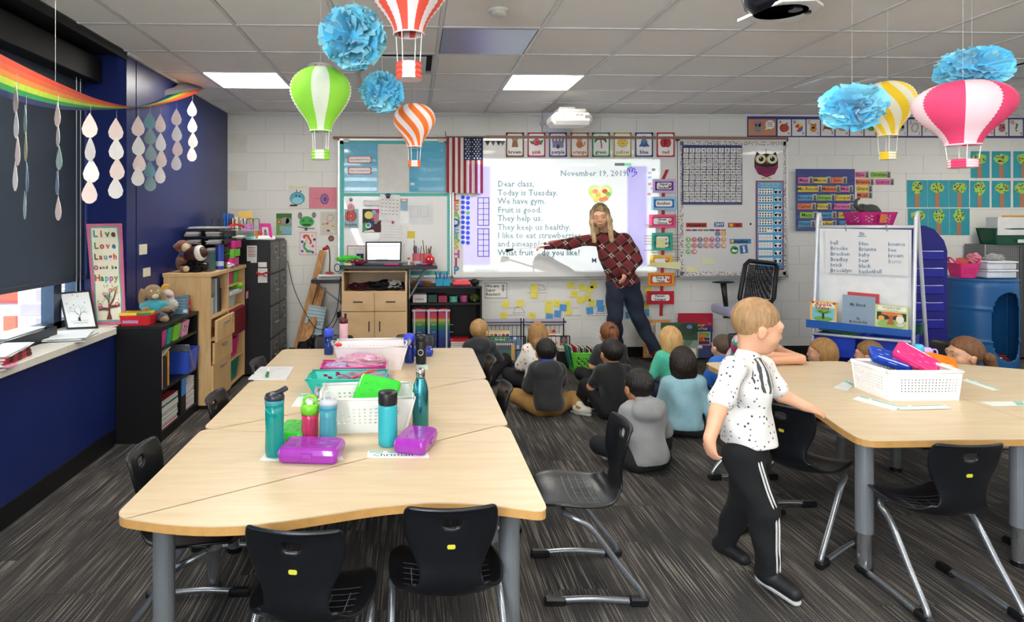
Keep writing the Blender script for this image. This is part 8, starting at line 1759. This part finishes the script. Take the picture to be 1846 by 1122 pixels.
def hand_prims(w,d,n,s=1,curl=.35,thumb=1):
 """w wrist, d direction of the fingers, n palm normal; five separate unequal fingers"""
 d=Vector(d).normalized();n=Vector(n);n=(n-d*n.dot(d)).normalized();u=d.cross(n);w=Vector(w);P=[]
 pc=w+d*.030*s;Rm=Matrix((u,d,n)).transposed();P.append(('ell',pc,(.026*s,.032*s,.013*s),.010*s,[list(r)for r in Rm]));P.append(('cap',w-d*.01*s,w+d*.02*s,.018*s,.019*s,.012*s))
 for k,L in enumerate((.046,.052,.048,.038)):
  o=w+d*(.052-.004*abs(k-1.3))*s+u*(k-1.5)*.0138*s*thumb;a=0;p=o
  P.append(('cap',w+d*.03*s+u*(k-1.5)*.011*s*thumb,o,.008*s,.0075*s,.005*s));sp=u*(k-1.5)*.06*thumb
  for j,f in enumerate((.42,.32,.26)):
   a+=curl*(.8 if j==0 else 1.1);q=p+(d*math.cos(a)+n*math.sin(a)+sp).normalized()*L*f*s;P.append(('cap',p,q,(.0073-.0006*j)*s,(.0068-.0008*j)*s,.0008));p=q
 t0=w+d*.016*s-u*.018*s*thumb;t1=t0+(d*.6-u*.7*thumb+n*.35).normalized()*.026*s;t2=t1+(d*.9-u*.25*thumb+n*.35).normalized()*.022*s
 return P+[('cap',t0,t1,.0105*s,.0085*s,.006*s),('cap',t1,t2,.0082*s,.0068*s,.0015)]
def person(label,J,phi,hm,skin,top,bottom,hair,shoes='#2a2a2c',k=1,hs=1,hres=.005,res=.007,short=False,sleeve_end=1.0,seed=0,topmat=None,botmat=None,hood=None,face=True,hands=None,cuff=.0,style='short',tophem=None,loc=None,hairfn=None,sockless=False,cres=.007,extra_top=None,neckband=None,boots=False):
 t=thing('person',label,'person',loc or tuple((J['an_r']+J['an_l'])/2*Vector((1,1,0))if False else(J['pelvis'].x,J['pelvis'].y,0)))
 Rz=Matrix.Rotation(phi,3,'Z');up=(J['neck']-J['pelvis']).normalized();fx=Rz@Vector((1,0,0));fx=(fx-up*fx.dot(up)).normalized();fy=up.cross(fx);RT=[list(r)for r in Matrix((fx,fy,up)).transposed()]
 ch=J['pelvis'].lerp(J['neck'],.68);be=J['pelvis'].lerp(J['neck'],.32);pe=J['pelvis']
 def torso(e,w=1):return[('ell',ch,((.112+e)*k*w,(.078+e)*k,(.125+e)*k),.03),('ell',be,((.098+e)*k*w,(.078+e)*k,(.11+e)*k),.04),('ell',pe,((.108+e)*k,(.088+e)*k,(.085+e)*k),.04)]
 def fixr(P):return[(p[0],p[1],p[2],p[3]*k,RT)for p in P]
 def arm(s,e,part=(0,1),tap=1):
  a,b,c=J['sh_'+s],J['el_'+s],J['wr_'+s];out=[('cap',a,b,(.036+e)*k,(.030+e)*k,.03)]
  if part[1]>.5:
   cc=b.lerp(c,min(1,(part[1]-.5)*2));out.append(('cap',b,cc,(.030+e)*k,((.021+(.009)*(1-min(1,(part[1]-.5)*2)))+e*tap)*k,.012))
  else:out=[('cap',a,a.lerp(b,part[1]*2),(.034+e)*k,(.034+e)*k,.03)]
  return out
 def leg(s,e,end=1):a,b,c=J['hi_'+s],J['kn_'+s],J['an_'+s];return[('cap',a,b,(.064+e)*k,(.046+e)*k,.03),('cap',b,b.lerp(c,end),(.046+e)*k,(.032+e*1.2)*k,.015)]
 Hm=Matrix.Translation(J['head'])@Matrix.Rotation(hm[0],4,'Z')@Matrix.Rotation(hm[1],4,'X')@Matrix.Rotation(hm[2],4,'Y')
 hb=Hm@(Vector((0,-.028,-.055))*hs)
 P=fixr(torso(-.016))+[('cap',J['sh_r'],J['sh_l'],.038*k,.038*k,.03),('cap',J['neck'],hb,.034*k,.036*max(k*.9,1),.02)]
 for s in 'rl':P+=arm(s,0)+leg(s,-.004)+[('cap',J['an_'+s],J['to_'+s],.028*k,.022*k,.012)]
 P+=head_prims(Hm,hs)
 for s in 'rl':
  h=(hands or{}).get(s);d=(J['wr_'+s]-J['el_'+s]).normalized()
  P+=hand_prims(J['wr_'+s],h[0]if h else d,h[1]if h else Vector((0,0,-1))if abs(d.z)<.8 else Vector((fx.x,fx.y,0))*(1 if s=='l' else-1),k*.93 if k>1 else .84,(h[2]if h else .4),(1 if s=='r' else-1)*(h[3]if h and len(h)>3 else 1))
 body=finish(sdf_mesh(P,res),'body',skinm(skin),t,smooth=True)
 if face:face_parts(Hm,hs,body)
# top
 rr=random.Random(seed);f1,f2,f3=[rr.uniform(0,6)for _ in range(3)]
 fold=lambda X,Y,Z:(.0042*np.sin(34*Z+11*X+f1+2.2*np.sin(17*Y+f2))+.0018*np.sin(52*X+30*Y-21*Z+f3))*k
 T=fixr(torso(.014))+[('cap',J['sh_r'],J['sh_l'],.042*k,.042*k,.03),('cap',J['neck'],J['neck'],.048*k,.048*k,.02)]
 for s in 'rl':T+=arm(s,.011,(0,.36 if short else .5+.5*sleeve_end))
 if hood:o=J['neck']-fy*.055*k;T+=[('ell',o-up*.03-fy*.012,(.108*k,.05*k,.075*k),.012,RT),('cap',o+fx*.07*k+fy*.07,o-fy*.03-up*.05,.028*k,.03*k,.02),('cap',o-fx*.07*k+fy*.07,o-fy*.03-up*.05,.028*k,.03*k,.02)]
 if extra_top:T+=extra_top
 nb=J['neck']+up*.030*k;cuts=[lambda X,Y,Z:((X-nb.x)*up.x+(Y-nb.y)*up.y+(Z-nb.z)*up.z)]if not hood else[lambda X,Y,Z:((X-nb.x)*up.x+(Y-nb.y)*up.y+(Z-nb.z-.022)*up.z)]
 hem=tophem if tophem is not None else-.035*k
 if hem is not None:
  hp=pe+up*hem;w0=[Vector(J['wr_'+s])for s in 'rl']
  def hc(X,Y,Z):
   d=-((X-hp.x)*up.x+(Y-hp.y)*up.y+(Z-hp.z)*up.z);q=np.full(np.broadcast(X,Y,Z).shape,9.,np.float32)
   for s in 'rl':
    for a,b in((J['sh_'+s],J['el_'+s]),(J['el_'+s],J['wr_'+s])):
     e=b-a;L=max(e.dot(e),1e-6);tt=np.clip(((X-a.x)*e.x+(Y-a.y)*e.y+(Z-a.z)*e.z)/L,0,1);q=np.minimum(q,np.sqrt((X-a.x-tt*e.x)**2+(Y-a.y-tt*e.y)**2+(Z-a.z-tt*e.z)**2)-.06*k)
   return np.minimum(d,q)
  cuts.append(hc)
 finish(sdf_mesh(T,cres,cut=cuts,fold=fold),'hoodie' if hood else 'shirt',topmat or M(top,.85,var=.08,scale=20,bump=.3,bscale=400,sheen=.2),t,smooth=True)
 if hood and hood!=top:finish(sdf_mesh([('ell',J['neck']+up*.018*k-fy*.030,(.060*k,.038*k,.042*k),.01,RT)],cres),'hood_lining',M(hood,.85),t,smooth=True)
 Bm=[('ell',pe,(.102*k,.084*k,.075*k),.04*k,RT)]
 for s in 'rl':Bm+=leg(s,.010,.93)
 cb=pe+up*.065*k
 def lc(X,Y,Z):
  q=np.full(np.broadcast(X,Y,Z).shape,9.,np.float32)
  for s in 'rl':
   for a,b in((J['hi_'+s].lerp(J['kn_'+s],.35),J['kn_'+s]),(J['kn_'+s],J['an_'+s])):
    e=b-a;L=max(e.dot(e),1e-6);tt=np.clip(((X-a.x)*e.x+(Y-a.y)*e.y+(Z-a.z)*e.z)/L,0,1);q=np.minimum(q,np.sqrt((X-a.x-tt*e.x)**2+(Y-a.y-tt*e.y)**2+(Z-a.z-tt*e.z)**2)-.09*k)
  return np.minimum((X-cb.x)*up.x+(Y-cb.y)*up.y+(Z-cb.z)*up.z,q)
 finish(sdf_mesh(Bm,cres,cut=[lc],fold=fold),'trousers',botmat or M(bottom,.85,var=.1,scale=20,bump=.3,bscale=400),t,smooth=True)
 for s in 'rl':
  a,b=J['an_'+s],J['to_'+s];d=(b-a).normalized();hp=a-d*.022*k
  sn=Vector((0,0,1));sn=J.get('sole_'+s,sn);sn=(sn-d*sn.dot(d)).normalized()
  sh=finish(sdf_mesh([('cap',hp-sn*.004,b,.034*k,.028*k,.02),('cap',a,a+sn*.022*k,.036*k,.034*k,.015)]+([('cap',a,a.lerp(J['kn_'+s],.22),.04*k,.044*k,.02)]if boots else[]),.005 if k<1.2 else .007),'shoe',M(shoes,.6,var=.1),t,smooth=True)
  finish(sdf_mesh([('cap',hp-sn*.030*k,b-sn*.022*k+d*.006,.026*k,.024*k,.01)],.0055,cut=[lambda X,Y,Z:(X-(hp.x-sn.x*.022*k))*sn.x+(Y-(hp.y-sn.y*.022*k))*sn.y+(Z-(hp.z-sn.z*.022*k))*sn.z]),'sole',M('#b9bbb9' if not boots else '#2a1814',.6),sh,smooth=True)
# hair
 Rm=Hm.to_3x3();c=J['head'];g=lambda*p:Hm@(Vector(p)*hs);RR=hrot(Hm);E=lambda cc,r,kk=.015:('ell',g(*cc),tuple(x*hs for x in r),kk*hs,RR);C=lambda a,b,ra,rb,kk=.012:('cap',g(*a),g(*b),ra*hs,rb*hs,kk)
 def loc_(X,Y,Z):X,Y,Z=X-c.x,Y-c.y,Z-c.z;return[(Rm[0][i]*X+Rm[1][i]*Y+Rm[2][i]*Z)/hs for i in range(3)]
 HP=[E((0,-.014,.026),(.083,.098,.094)if style!='buzz' else(.0785,.0935,.0915))];back={'short':-.055,'buzz':-.045,'pony':-.06}.get(style,-.2)
 if style in('bob','long'):HP+=[E((0,-.022,-.015),(.092,.096,.115)),E((0,-.04,-.07),(.085,.065,.07))]
 if style=='long':HP+=[C((-.03,-.075,-.06),(-.03,-.085,-.19),.05,.03),C((.03,-.075,-.06),(.035,-.085,-.19),.05,.03),C((0,-.08,-.05),(0,-.09,-.22),.05,.028)]
 if style=='adult':HP+=[E((0,-.02,-.01),(.086,.094,.105)),C((.066,.022,.05),(.078,.03,-.05),.024,.026),C((-.066,.022,.05),(-.078,.03,-.05),.024,.026),C((.078,.03,-.05),(.078,.05,-.23),.028,.020,.02),C((-.078,.03,-.05),(-.080,.05,-.24),.028,.020,.02),C((0,-.07,-.05),(0,-.08,-.19),.055,.035),C((.05,-.04,-.08),(.06,-.03,-.2),.035,.025),C((-.05,-.04,-.08),(-.06,-.03,-.2),.035,.025)]
 def hc(X,Y,Z):
  x,y,z=loc_(X,Y,Z);a=(.80*y+{'adult':.006,'tail':.004}.get(style,-.012)-z)/1.28+.004*np.sin(60*x)*(y>.03)
  if style in('short','pony','buzz','tail'):a=np.maximum(a,(back-z))if style!='pony' else a;a=np.minimum(a,np.maximum(np.abs(x)*0+(y+.035),-.075-z))if style!='buzz' else np.minimum(a,np.maximum(y+.045,-.055-z));return a*hs
  return np.minimum(a,y-.012+0*x*z if style!='adult' else np.minimum(y-.022,.056-np.abs(x))+0*z)*hs
 def hf(X,Y,Z):
  x,y,z=loc_(X,Y,Z);an=np.arctan2(x,y+.02);return(.0022*np.sin(31*an+14*z+2*np.sin(40*z))+.0013*np.sin(67*an-9*z)*1.0)*(hs if style!='buzz' else hs*.4)
 ho=finish(sdf_mesh(HP,hres,cut=[hc],fold=hf),'hair',hairm(hair)if style!='adult' else nodemat('highlighted_hair',ombre,.4),t,smooth=True)
 if style in('pony','tail'):
  tp=hairfn or[(0,-.10,.01),(0,-.135,-.03),(0,-.125,-.10),(.01,-.11,-.17)]
  finish(sdf_mesh([C(tp[0],tp[1],.020,.034,.01),C(tp[1],tp[2],.034,.032,.01),C(tp[2],tp[3],.032,.012,.01)],hres,fold=lambda X,Y,Z:.0018*np.sin(300*X)*np.ones_like(Y)*np.ones_like(Z)),'ponytail',hairm(hair),t,smooth=True)
  B().ball(tuple(g(*tp[0])),.024*hs,10,8).build('hair_tie',M('#1a1a22',.6),t,smooth=True)
 return t,Hm,body
def seated(label,px,py,ztop,phi,Y=None,lean=(0,0),arms=None,S=.92,hm=(0,0,0),feet=None,**kw):
 """cross legged child: px,py = where its seat meets the floor"""
 o=onZ(px,py,0)if Y is None else onY(px,py,Y);o.z=0;S=ztop/.628;Rz=Matrix.Rotation(phi,3,'Z')
 W=lambda x,y,z:o+Rz@Vector((x*S+lean[0]*z*S,y*S+lean[1]*z*S,z*S))
 J=dict(pelvis=W(0,0,.095),neck=W(0,.045,.425),head=W(0,.075,.525),sh_r=W(.108,.035,.385),sh_l=W(-.108,.035,.385),hi_r=W(.07,.02,.075),hi_l=W(-.07,.02,.075),kn_r=W(.24,.20,.12),kn_l=W(-.24,.20,.12),an_r=W(-.06,.27,.055),an_l=W(.07,.21,.055),to_r=W(-.17,.25,.05),to_l=W(.18,.20,.05))
 ar=dict(el_r=(.165,.06,.23),wr_r=(.10,.20,.16),el_l=(-.165,.06,.23),wr_l=(-.10,.20,.16));ar.update(arms or{})
 for q,v in ar.items():J[q]=o+Rz@Vector((v[0]*S,v[1]*S,v[2]*S))+Rz@Vector((lean[0]*v[2]*S,lean[1]*v[2]*S,0))
 if feet:
  for q,v in feet.items():J[q]=W(*v)
 J['sole_r']=J['sole_l']=Vector((0,0,1))
 return person(label,J,phi,(phi+hm[0],hm[1],hm[2]),hs=.96*S/.92,loc=tuple(o),**kw)
# --- pattern materials
def pattern(name,base,cols,scale,thr,rough=.85,seed=0,blob=None):
 def f(nt,b):
  n=nt.nodes;tc=n.new('ShaderNodeTexCoord');v=n.new('ShaderNodeTexVoronoi');v.inputs['Scale'].default_value=scale;nt.links.new(tc.outputs['Object'],v.inputs[0]);g=n.new('ShaderNodeMath');g.operation='LESS_THAN';g.inputs[1].default_value=thr;nt.links.new(v.outputs[0],g.inputs[0]);sp=n.new('ShaderNodeSeparateColor');nt.links.new(v.outputs['Color'],sp.inputs[0]);cr=n.new('ShaderNodeValToRGB');cr.color_ramp.interpolation='CONSTANT';e=cr.color_ramp.elements
  e[0].color=(*hexc(cols[0]),1);e[1].position=1/len(cols);e[1].color=(*hexc(cols[1%len(cols)]),1)
  for i,c in enumerate(cols[2:]):q=e.new((i+2)/len(cols));q.color=(*hexc(c),1)
  nt.links.new(sp.outputs[0],cr.inputs[0]);mx=n.new('ShaderNodeMix');mx.data_type='RGBA';mx.inputs[6].default_value=(*hexc(base),1);nt.links.new(g.outputs[0],mx.inputs[0]);nt.links.new(cr.outputs[0],mx.inputs[7]);out=mx.outputs[2]
  if blob:
   vd=n.new('ShaderNodeVectorMath');vd.operation='DISTANCE';vd.inputs[1].default_value=blob[0];nt.links.new(tc.outputs['Object'],vd.inputs[0]);lt=n.new('ShaderNodeMath');lt.operation='LESS_THAN';lt.inputs[1].default_value=blob[1];nt.links.new(vd.outputs['Value'],lt.inputs[0])
   wv_=n.new('ShaderNodeTexWave');wv_.inputs['Scale'].default_value=9;wv_.inputs['Distortion'].default_value=9;nt.links.new(tc.outputs['Object'],wv_.inputs[0]);gt=n.new('ShaderNodeMath');gt.operation='GREATER_THAN';gt.inputs[1].default_value=.52;nt.links.new(wv_.outputs[1],gt.inputs[0]);ml=n.new('ShaderNodeMath');ml.operation='MULTIPLY';nt.links.new(lt.outputs[0],ml.inputs[0]);nt.links.new(gt.outputs[0],ml.inputs[1])
   m2=n.new('ShaderNodeMix');m2.data_type='RGBA';m2.inputs[7].default_value=(*hexc('#48484c'),1);nt.links.new(ml.outputs[0],m2.inputs[0]);nt.links.new(out,m2.inputs[6]);out=m2.outputs[2]
  nt.links.new(out,b.inputs['Base Color'])
 return nodemat(name,f,rough)
def plaid(nt,b):
 n=nt.nodes;k=nt.links;tc=n.new('ShaderNodeTexCoord');mp=n.new('ShaderNodeMapping');mp.inputs['Rotation'].default_value=(0,R(40),0);k.new(tc.outputs['Object'],mp.inputs[0]);sp=n.new('ShaderNodeSeparateXYZ');k.new(mp.outputs[0],sp.inputs[0])
 def m(op,a,b_=None):
  q=n.new('ShaderNodeMath');q.operation=op
  for i,v in enumerate((a,b_)):
   if v is None:continue
   if isinstance(v,(int,float)):q.inputs[i].default_value=v
   else:k.new(v,q.inputs[i])
  return q.outputs[0]
 def lines(src,per,off,wd):return m('LESS_THAN',m('ABSOLUTE',m('SUBTRACT',m('FRACT',m('ADD',m('DIVIDE',src,per),off)),.5)),wd)
 X,Z=sp.outputs[0],sp.outputs[2];col=None
 def mix(f,a,c):
  q=n.new('ShaderNodeMix');q.data_type='RGBA';k.new(f,q.inputs[0])
  if isinstance(a,str):q.inputs[6].default_value=(*hexc(a),1)
  else:k.new(a,q.inputs[6])
  q.inputs[7].default_value=(*hexc(c),1);return q.outputs[2]
 bx,bz=lines(X,.115,0,.20),lines(Z,.115,0,.20);col=mix(m('MAXIMUM',bx,bz),'#6a1d22','#2a1014')
 rx=m('MAXIMUM',lines(X,.115,.16,.022),lines(X,.115,-.16,.022));rz=m('MAXIMUM',lines(Z,.115,.16,.022),lines(Z,.115,-.16,.022));col=mix(m('MAXIMUM',rx,rz),col,'#96483c')
 ck=m('MULTIPLY',bx,bz);fine=m('GREATER_THAN',m('ADD',m('MULTIPLY',lines(X,.019,0,.25),1.0),lines(Z,.019,0,.25)),1.5);col=mix(m('MULTIPLY',ck,fine),col,'#e0d8d0')
 k.new(col,b.inputs['Base Color'])
# --- seated class on the carpet, seen from behind
seated('blond child in a charcoal hoodie sitting at the corner of the far table',864,697,.575,R(-8),skin=SK1,top='#2e3135',bottom='#141518',hair='#b08a58',hood='#2e3135',style='short',seed=1,shoes='#8a8a84',hm=(R(-25),0,0),arms=dict(el_r=(.19,.12,.26),wr_r=(.24,.22,.16)),feet=dict(kn_r=(.25,.20,.22),an_r=(.30,.33,.06),to_r=(.36,.42,.045)),face=False)
seated('child with long light brown hair in a white fruit print shirt',968,706,.575,R(5),skin=SK1,top='#e6e2dc',topmat=pattern('fruit_print','#e2ded8',['#b3252e','#8a9a2c','#b3252e','#c8b84a'],30,.26),bottom='#1a1a1e',hair='#a07848',style='long',seed=2,lean=(.05,0),face=False)
seated('dark haired child in a dark grey hoodie with a bright blue collar',988,750,.56,R(3),skin=SK2,top='#27292b',bottom='#9a7440',hair='#17130f',hood='#2a3bb4',style='short',seed=3,shoes='#c9c5b8',arms=dict(wr_r=(.07,.20,.42),el_r=(.17,.14,.25)),feet=dict(kn_r=(.27,.17,.10),an_r=(.28,.02,.05),to_r=(.34,-.03,.045)),hands={'r':((0,.2,1),(0,1,0),.5)},res=.006,face=False)
seated('child with an auburn pony tail in a dark grey tee',1102,706,.575,R(0),skin=SK1,top='#26282c',bottom='#1a1c22',hair='#7a4a28',style='pony',hairfn=[(0,-.09,.07),(0,-.12,.03),(.01,-.13,-.03),(.03,-.11,-.10)],short=True,seed=4,face=False)
seated('dark haired child in a black shirt in the middle of the carpet',1110,756,.575,R(10),skin=SK2,top='#0e0f11',bottom='#141417',hair='#1a1511',style='short',seed=5,shoes='#1c1c20',arms=dict(el_l=(-.17,.10,.25),wr_l=(-.16,.24,.22)),feet=dict(kn_l=(-.17,.17,.24),an_l=(-.18,.30,.06),to_l=(-.26,.24,.045)),short=True,res=.006,face=False)
seated('child in a light grey hooded sweatshirt nearest the pulled out chair',1172,850,.575,R(12),skin=SK2,top='#8f9090',bottom='#17181a',hair='#1b1613',hood='#9a9b9b',style='short',seed=6,lean=(-.06,.02),face=False)
seated('child with straight blond hair in a green and lilac shirt',1216,724,.59,R(10),skin=SK1,top='#4fc0a0',bottom='#2a3350',hair='#c9a066',style='bob',seed=7,face=False)
seated('child with a dark bowl cut in a pale blue long sleeved shirt',1236,788,.59,R(-5),skin=SK2,top='#8fb8c4',bottom='#2c2c30',hair='#241912',style='bob',seed=8,arms=dict(el_r=(.17,-.02,.20),wr_r=(.19,.0,.05)),hands={'r':((.6,-.5,-.1),(0,0,-1),.15)},res=.006,face=False,shoes='#b8b84a')
seated('child in a bright blue top half hidden behind the walking boy',1312,735,.555,R(12),skin=SK1,top='#2a6fd0',bottom='#6a7a9a',hair='#5a4636',style='buzz',seed=9,face=False)
seated('child with light brown bobbed hair in front of the easel',1500,690,.575,R(60),Y=4.72,skin=SK1,top='#c9c9cc',bottom='#2c3040',hair='#a67c48',style='bob',seed=10,hm=(R(0),0,0))
seated('child with light brown tied hair mostly behind the right table basket',1584,690,.55,R(45),Y=4.72,skin=SK1,top='#2c3350',bottom='#2c3040',hair='#8f6a40',style='pony',seed=11)
# --- child with pony tail beyond the right table, looks left
q=onY(1738,640,4.12)
def kneeling(label,hd,phi,**kw):
 Rz=Matrix.Rotation(phi,3,'Z');o=Vector((hd.x,hd.y,0));z=hd.z;W=lambda x,y,zz:o+Rz@Vector((x,y,0))+Vector((0,0,zz))
 J=dict(pelvis=W(0,-.10,z-.42),neck=W(0,-.03,z-.115),head=Vector(hd),sh_r=W(.105,-.035,z-.15),sh_l=W(-.105,-.035,z-.15),hi_r=W(.07,-.09,z-.44),hi_l=W(-.07,-.09,z-.44),kn_r=W(.08,.10,.07),kn_l=W(-.08,.10,.07),an_r=W(.08,-.18,.06),an_l=W(-.08,-.18,.06),to_r=W(.08,-.27,.05),to_l=W(-.08,-.27,.05),el_r=W(.15,.0,z-.30),wr_r=W(.09,.13,z-.34),el_l=W(-.15,.0,z-.30),wr_l=W(-.09,.13,z-.34))
 return person(label,J,phi,(phi,0,0),loc=tuple(o),**kw)
kneeling('child with a long brown pony tail in profile beyond the right table',q,R(82),skin=SK1,top='#4a5a7a',bottom='#2c3040',hair='#70492c',style='tail',hairfn=[(0,-.098,.0),(.0,-.145,-.02),(.0,-.165,-.09),(.0,-.15,-.17)],hs=1.04,seed=12,res=.006,hres=.0045)
# --- child in tie dye resting arms on the right table, head behind the walking boy
hd=onY(1372,598,4.16);dx=onZ(1392,655,.63)
J=dict(pelvis=Vector((hd.x+.02,4.50,.42)),neck=Vector((hd.x+.03,4.28,.70)),head=Vector((hd.x,4.17,.765)),hi_r=Vector((hd.x-.05,4.5,.41)),hi_l=Vector((hd.x+.09,4.5,.41)),kn_r=Vector((hd.x-.06,4.25,.40)),kn_l=Vector((hd.x+.1,4.25,.40)),an_r=Vector((hd.x-.06,4.3,.09)),an_l=Vector((hd.x+.1,4.3,.09)),to_r=Vector((hd.x-.06,4.2,.045)),to_l=Vector((hd.x+.1,4.2,.045)))
e=onY(1440,646,3.86);J['sh_r']=Vector((hd.x-.08,4.26,.665));J['sh_l']=onY(1398,632,4.18);J['el_l']=Vector((onY(1446,655,3.82).x,3.84,.632));J['wr_l']=Vector((onY(1385,655,3.82).x,3.80,.632));J['el_r']=Vector((hd.x-.15,3.95,.635));J['wr_r']=Vector((hd.x+.04,3.88,.64))
tie=pattern('tie_dye','#3fae8c',['#d8508a','#e6c4d0','#3fae8c','#b83a6a'],14,.62)
person('child in a tie-dye tee resting folded arms on the right table',J,R(180),(R(190),R(-10),0),SK1,'#3fae8c','#2c3040','#a07848',style='bob',topmat=tie,short=True,seed=13,res=.006,hands={'l':((-1,0,.1),(0,0,-1),.3),'r':((.9,0,.2),(0,0,-1),.3)},loc=(hd.x,4.5,0))
# --- walking boy
V=lambda x,y,Y:onY(x,y,Y)
J=dict(head=V(1365,588,2.60),neck=V(1347,640,2.61),pelvis=V(1348,808,2.62),sh_r=V(1320,668,2.47),sh_l=V(1375,664,2.72),el_r=V(1294,742,2.38),wr_r=V(1279,793,2.35),el_l=V(1408,712,2.70),wr_l=V(1452,733,2.66),hi_r=V(1338,822,2.55),hi_l=V(1356,822,2.68),kn_r=V(1376,922,2.50),an_r=V(1385,1036,2.50),to_r=V(1432,1070,2.41),kn_l=V(1336,905,2.74),an_l=V(1305,984,2.82),to_l=V(1340,1008,2.72))
J['sole_r']=Vector((-.1,0,1));J['sole_l']=Vector((-.3,.1,1))
splat=pattern('ink_splatter','#dedbd8',['#3a3a3c','#77777a','#2a2a2c','#dedbd8'],52,.23,blob=(V(1383,676,2.52),.075))
boy,Hb,bb2=person('boy in a white splatter print tee and black striped track trousers walking past',J,R(-112),(R(-100),R(-12),R(0)),SK1,'#dedbd8','#0b0c0e','#a07c54',shoes='#15161a',style='buzz',topmat=splat,short=True,seed=14,res=.0045,hres=.004,cres=.006,k=1.02,hs=1.0,hands={'r':((.12,.0,-1),(.9,.35,0),.45),'l':((1,-.05,-.35),(0,.45,-1),.14)},tophem=.038,extra_top=[('cap',V(1345,770,2.58),V(1350,812,2.60),.098,.106,.03)])
def side_stripe(s,off):
 a,b,c=J['hi_'+s],J['kn_'+s],J['an_'+s];out=[]
 for p,r in((a,.078),(a.lerp(b,.5),.068),(b,.061),(b.lerp(c,.5),.054),(b.lerp(c,.88),.049)):
  vd=(K0-p);vd.z=0;vd.normalize();q=Vector((vd.y,-vd.x,0));an=R(-52)+off/r;out.append(p+(vd*math.cos(an)+(-q)*math.sin(an)*-1)*r)
 return bez(out,5)
for o_ in(-.008,.008):
 B().tube(side_stripe('r',o_),.0038,6).build('white_stripe',M('#c9c9c6',.8),boy,smooth=True)
# --- teacher
J=dict(head=V(1082,389,6.36),neck=V(1100,423,6.42),pelvis=V(1123,512,6.50),sh_r=V(1074,430,6.46),sh_l=V(1126,431,6.36),el_r=V(1026,440,6.62),wr_r=V(984,443,6.74),el_l=V(1149,468,6.36),wr_l=V(1127,492,6.24),hi_r=V(1110,515,6.50),hi_l=V(1136,515,6.50),kn_r=V(1108,575,6.44),an_r=V(1113,635,6.52),to_r=V(1106,645,6.38),kn_l=V(1150,572,6.46),an_l=V(1184,637,6.44),to_l=V(1190,649,6.30))
tch,Ht,tb=person('person with long blond highlighted hair in a dark red plaid blouse pointing at the board',J,R(168),(R(160),R(-14),R(6)),SK1,'#6a1d22','#1b2436','#80603f',shoes='#4a1f18',k=1.36,hs=1.06,style='adult',topmat=nodemat('plaid',plaid,.85),seed=15,res=.007,cres=.008,hres=.006,hands={'r':((-1,.08,-.12),(0,0,-1),.55),'l':((-.25,-.1,-1),(-.6,.5,0),.4)},tophem=.0,boots=True,extra_top=[('ell',V(1118,470,6.42),(.17,.13,.17),.05)])
B().tube([V(991,441,6.735),V(991.5,445.5,6.72),V(990,441,6.76)],.012,8).build('wrist_watch',M('#c9c0b0',.3,.5),tch,smooth=True)
pA,pB=V(980,443.5,6.70),V(925,450,6.78)
t=thing('pointer','thin pointer stick with a black tip held to the board','pointer',tuple(pA));B().tube([pA+(pA-pB)*.25,pB],.005,8).build('stick',M('#b9aeb0',.4),t);B().tube([pB,V(912,452,6.79)],[.012,.018],10).build('black_tip',M('#101012',.5),t,smooth=True)
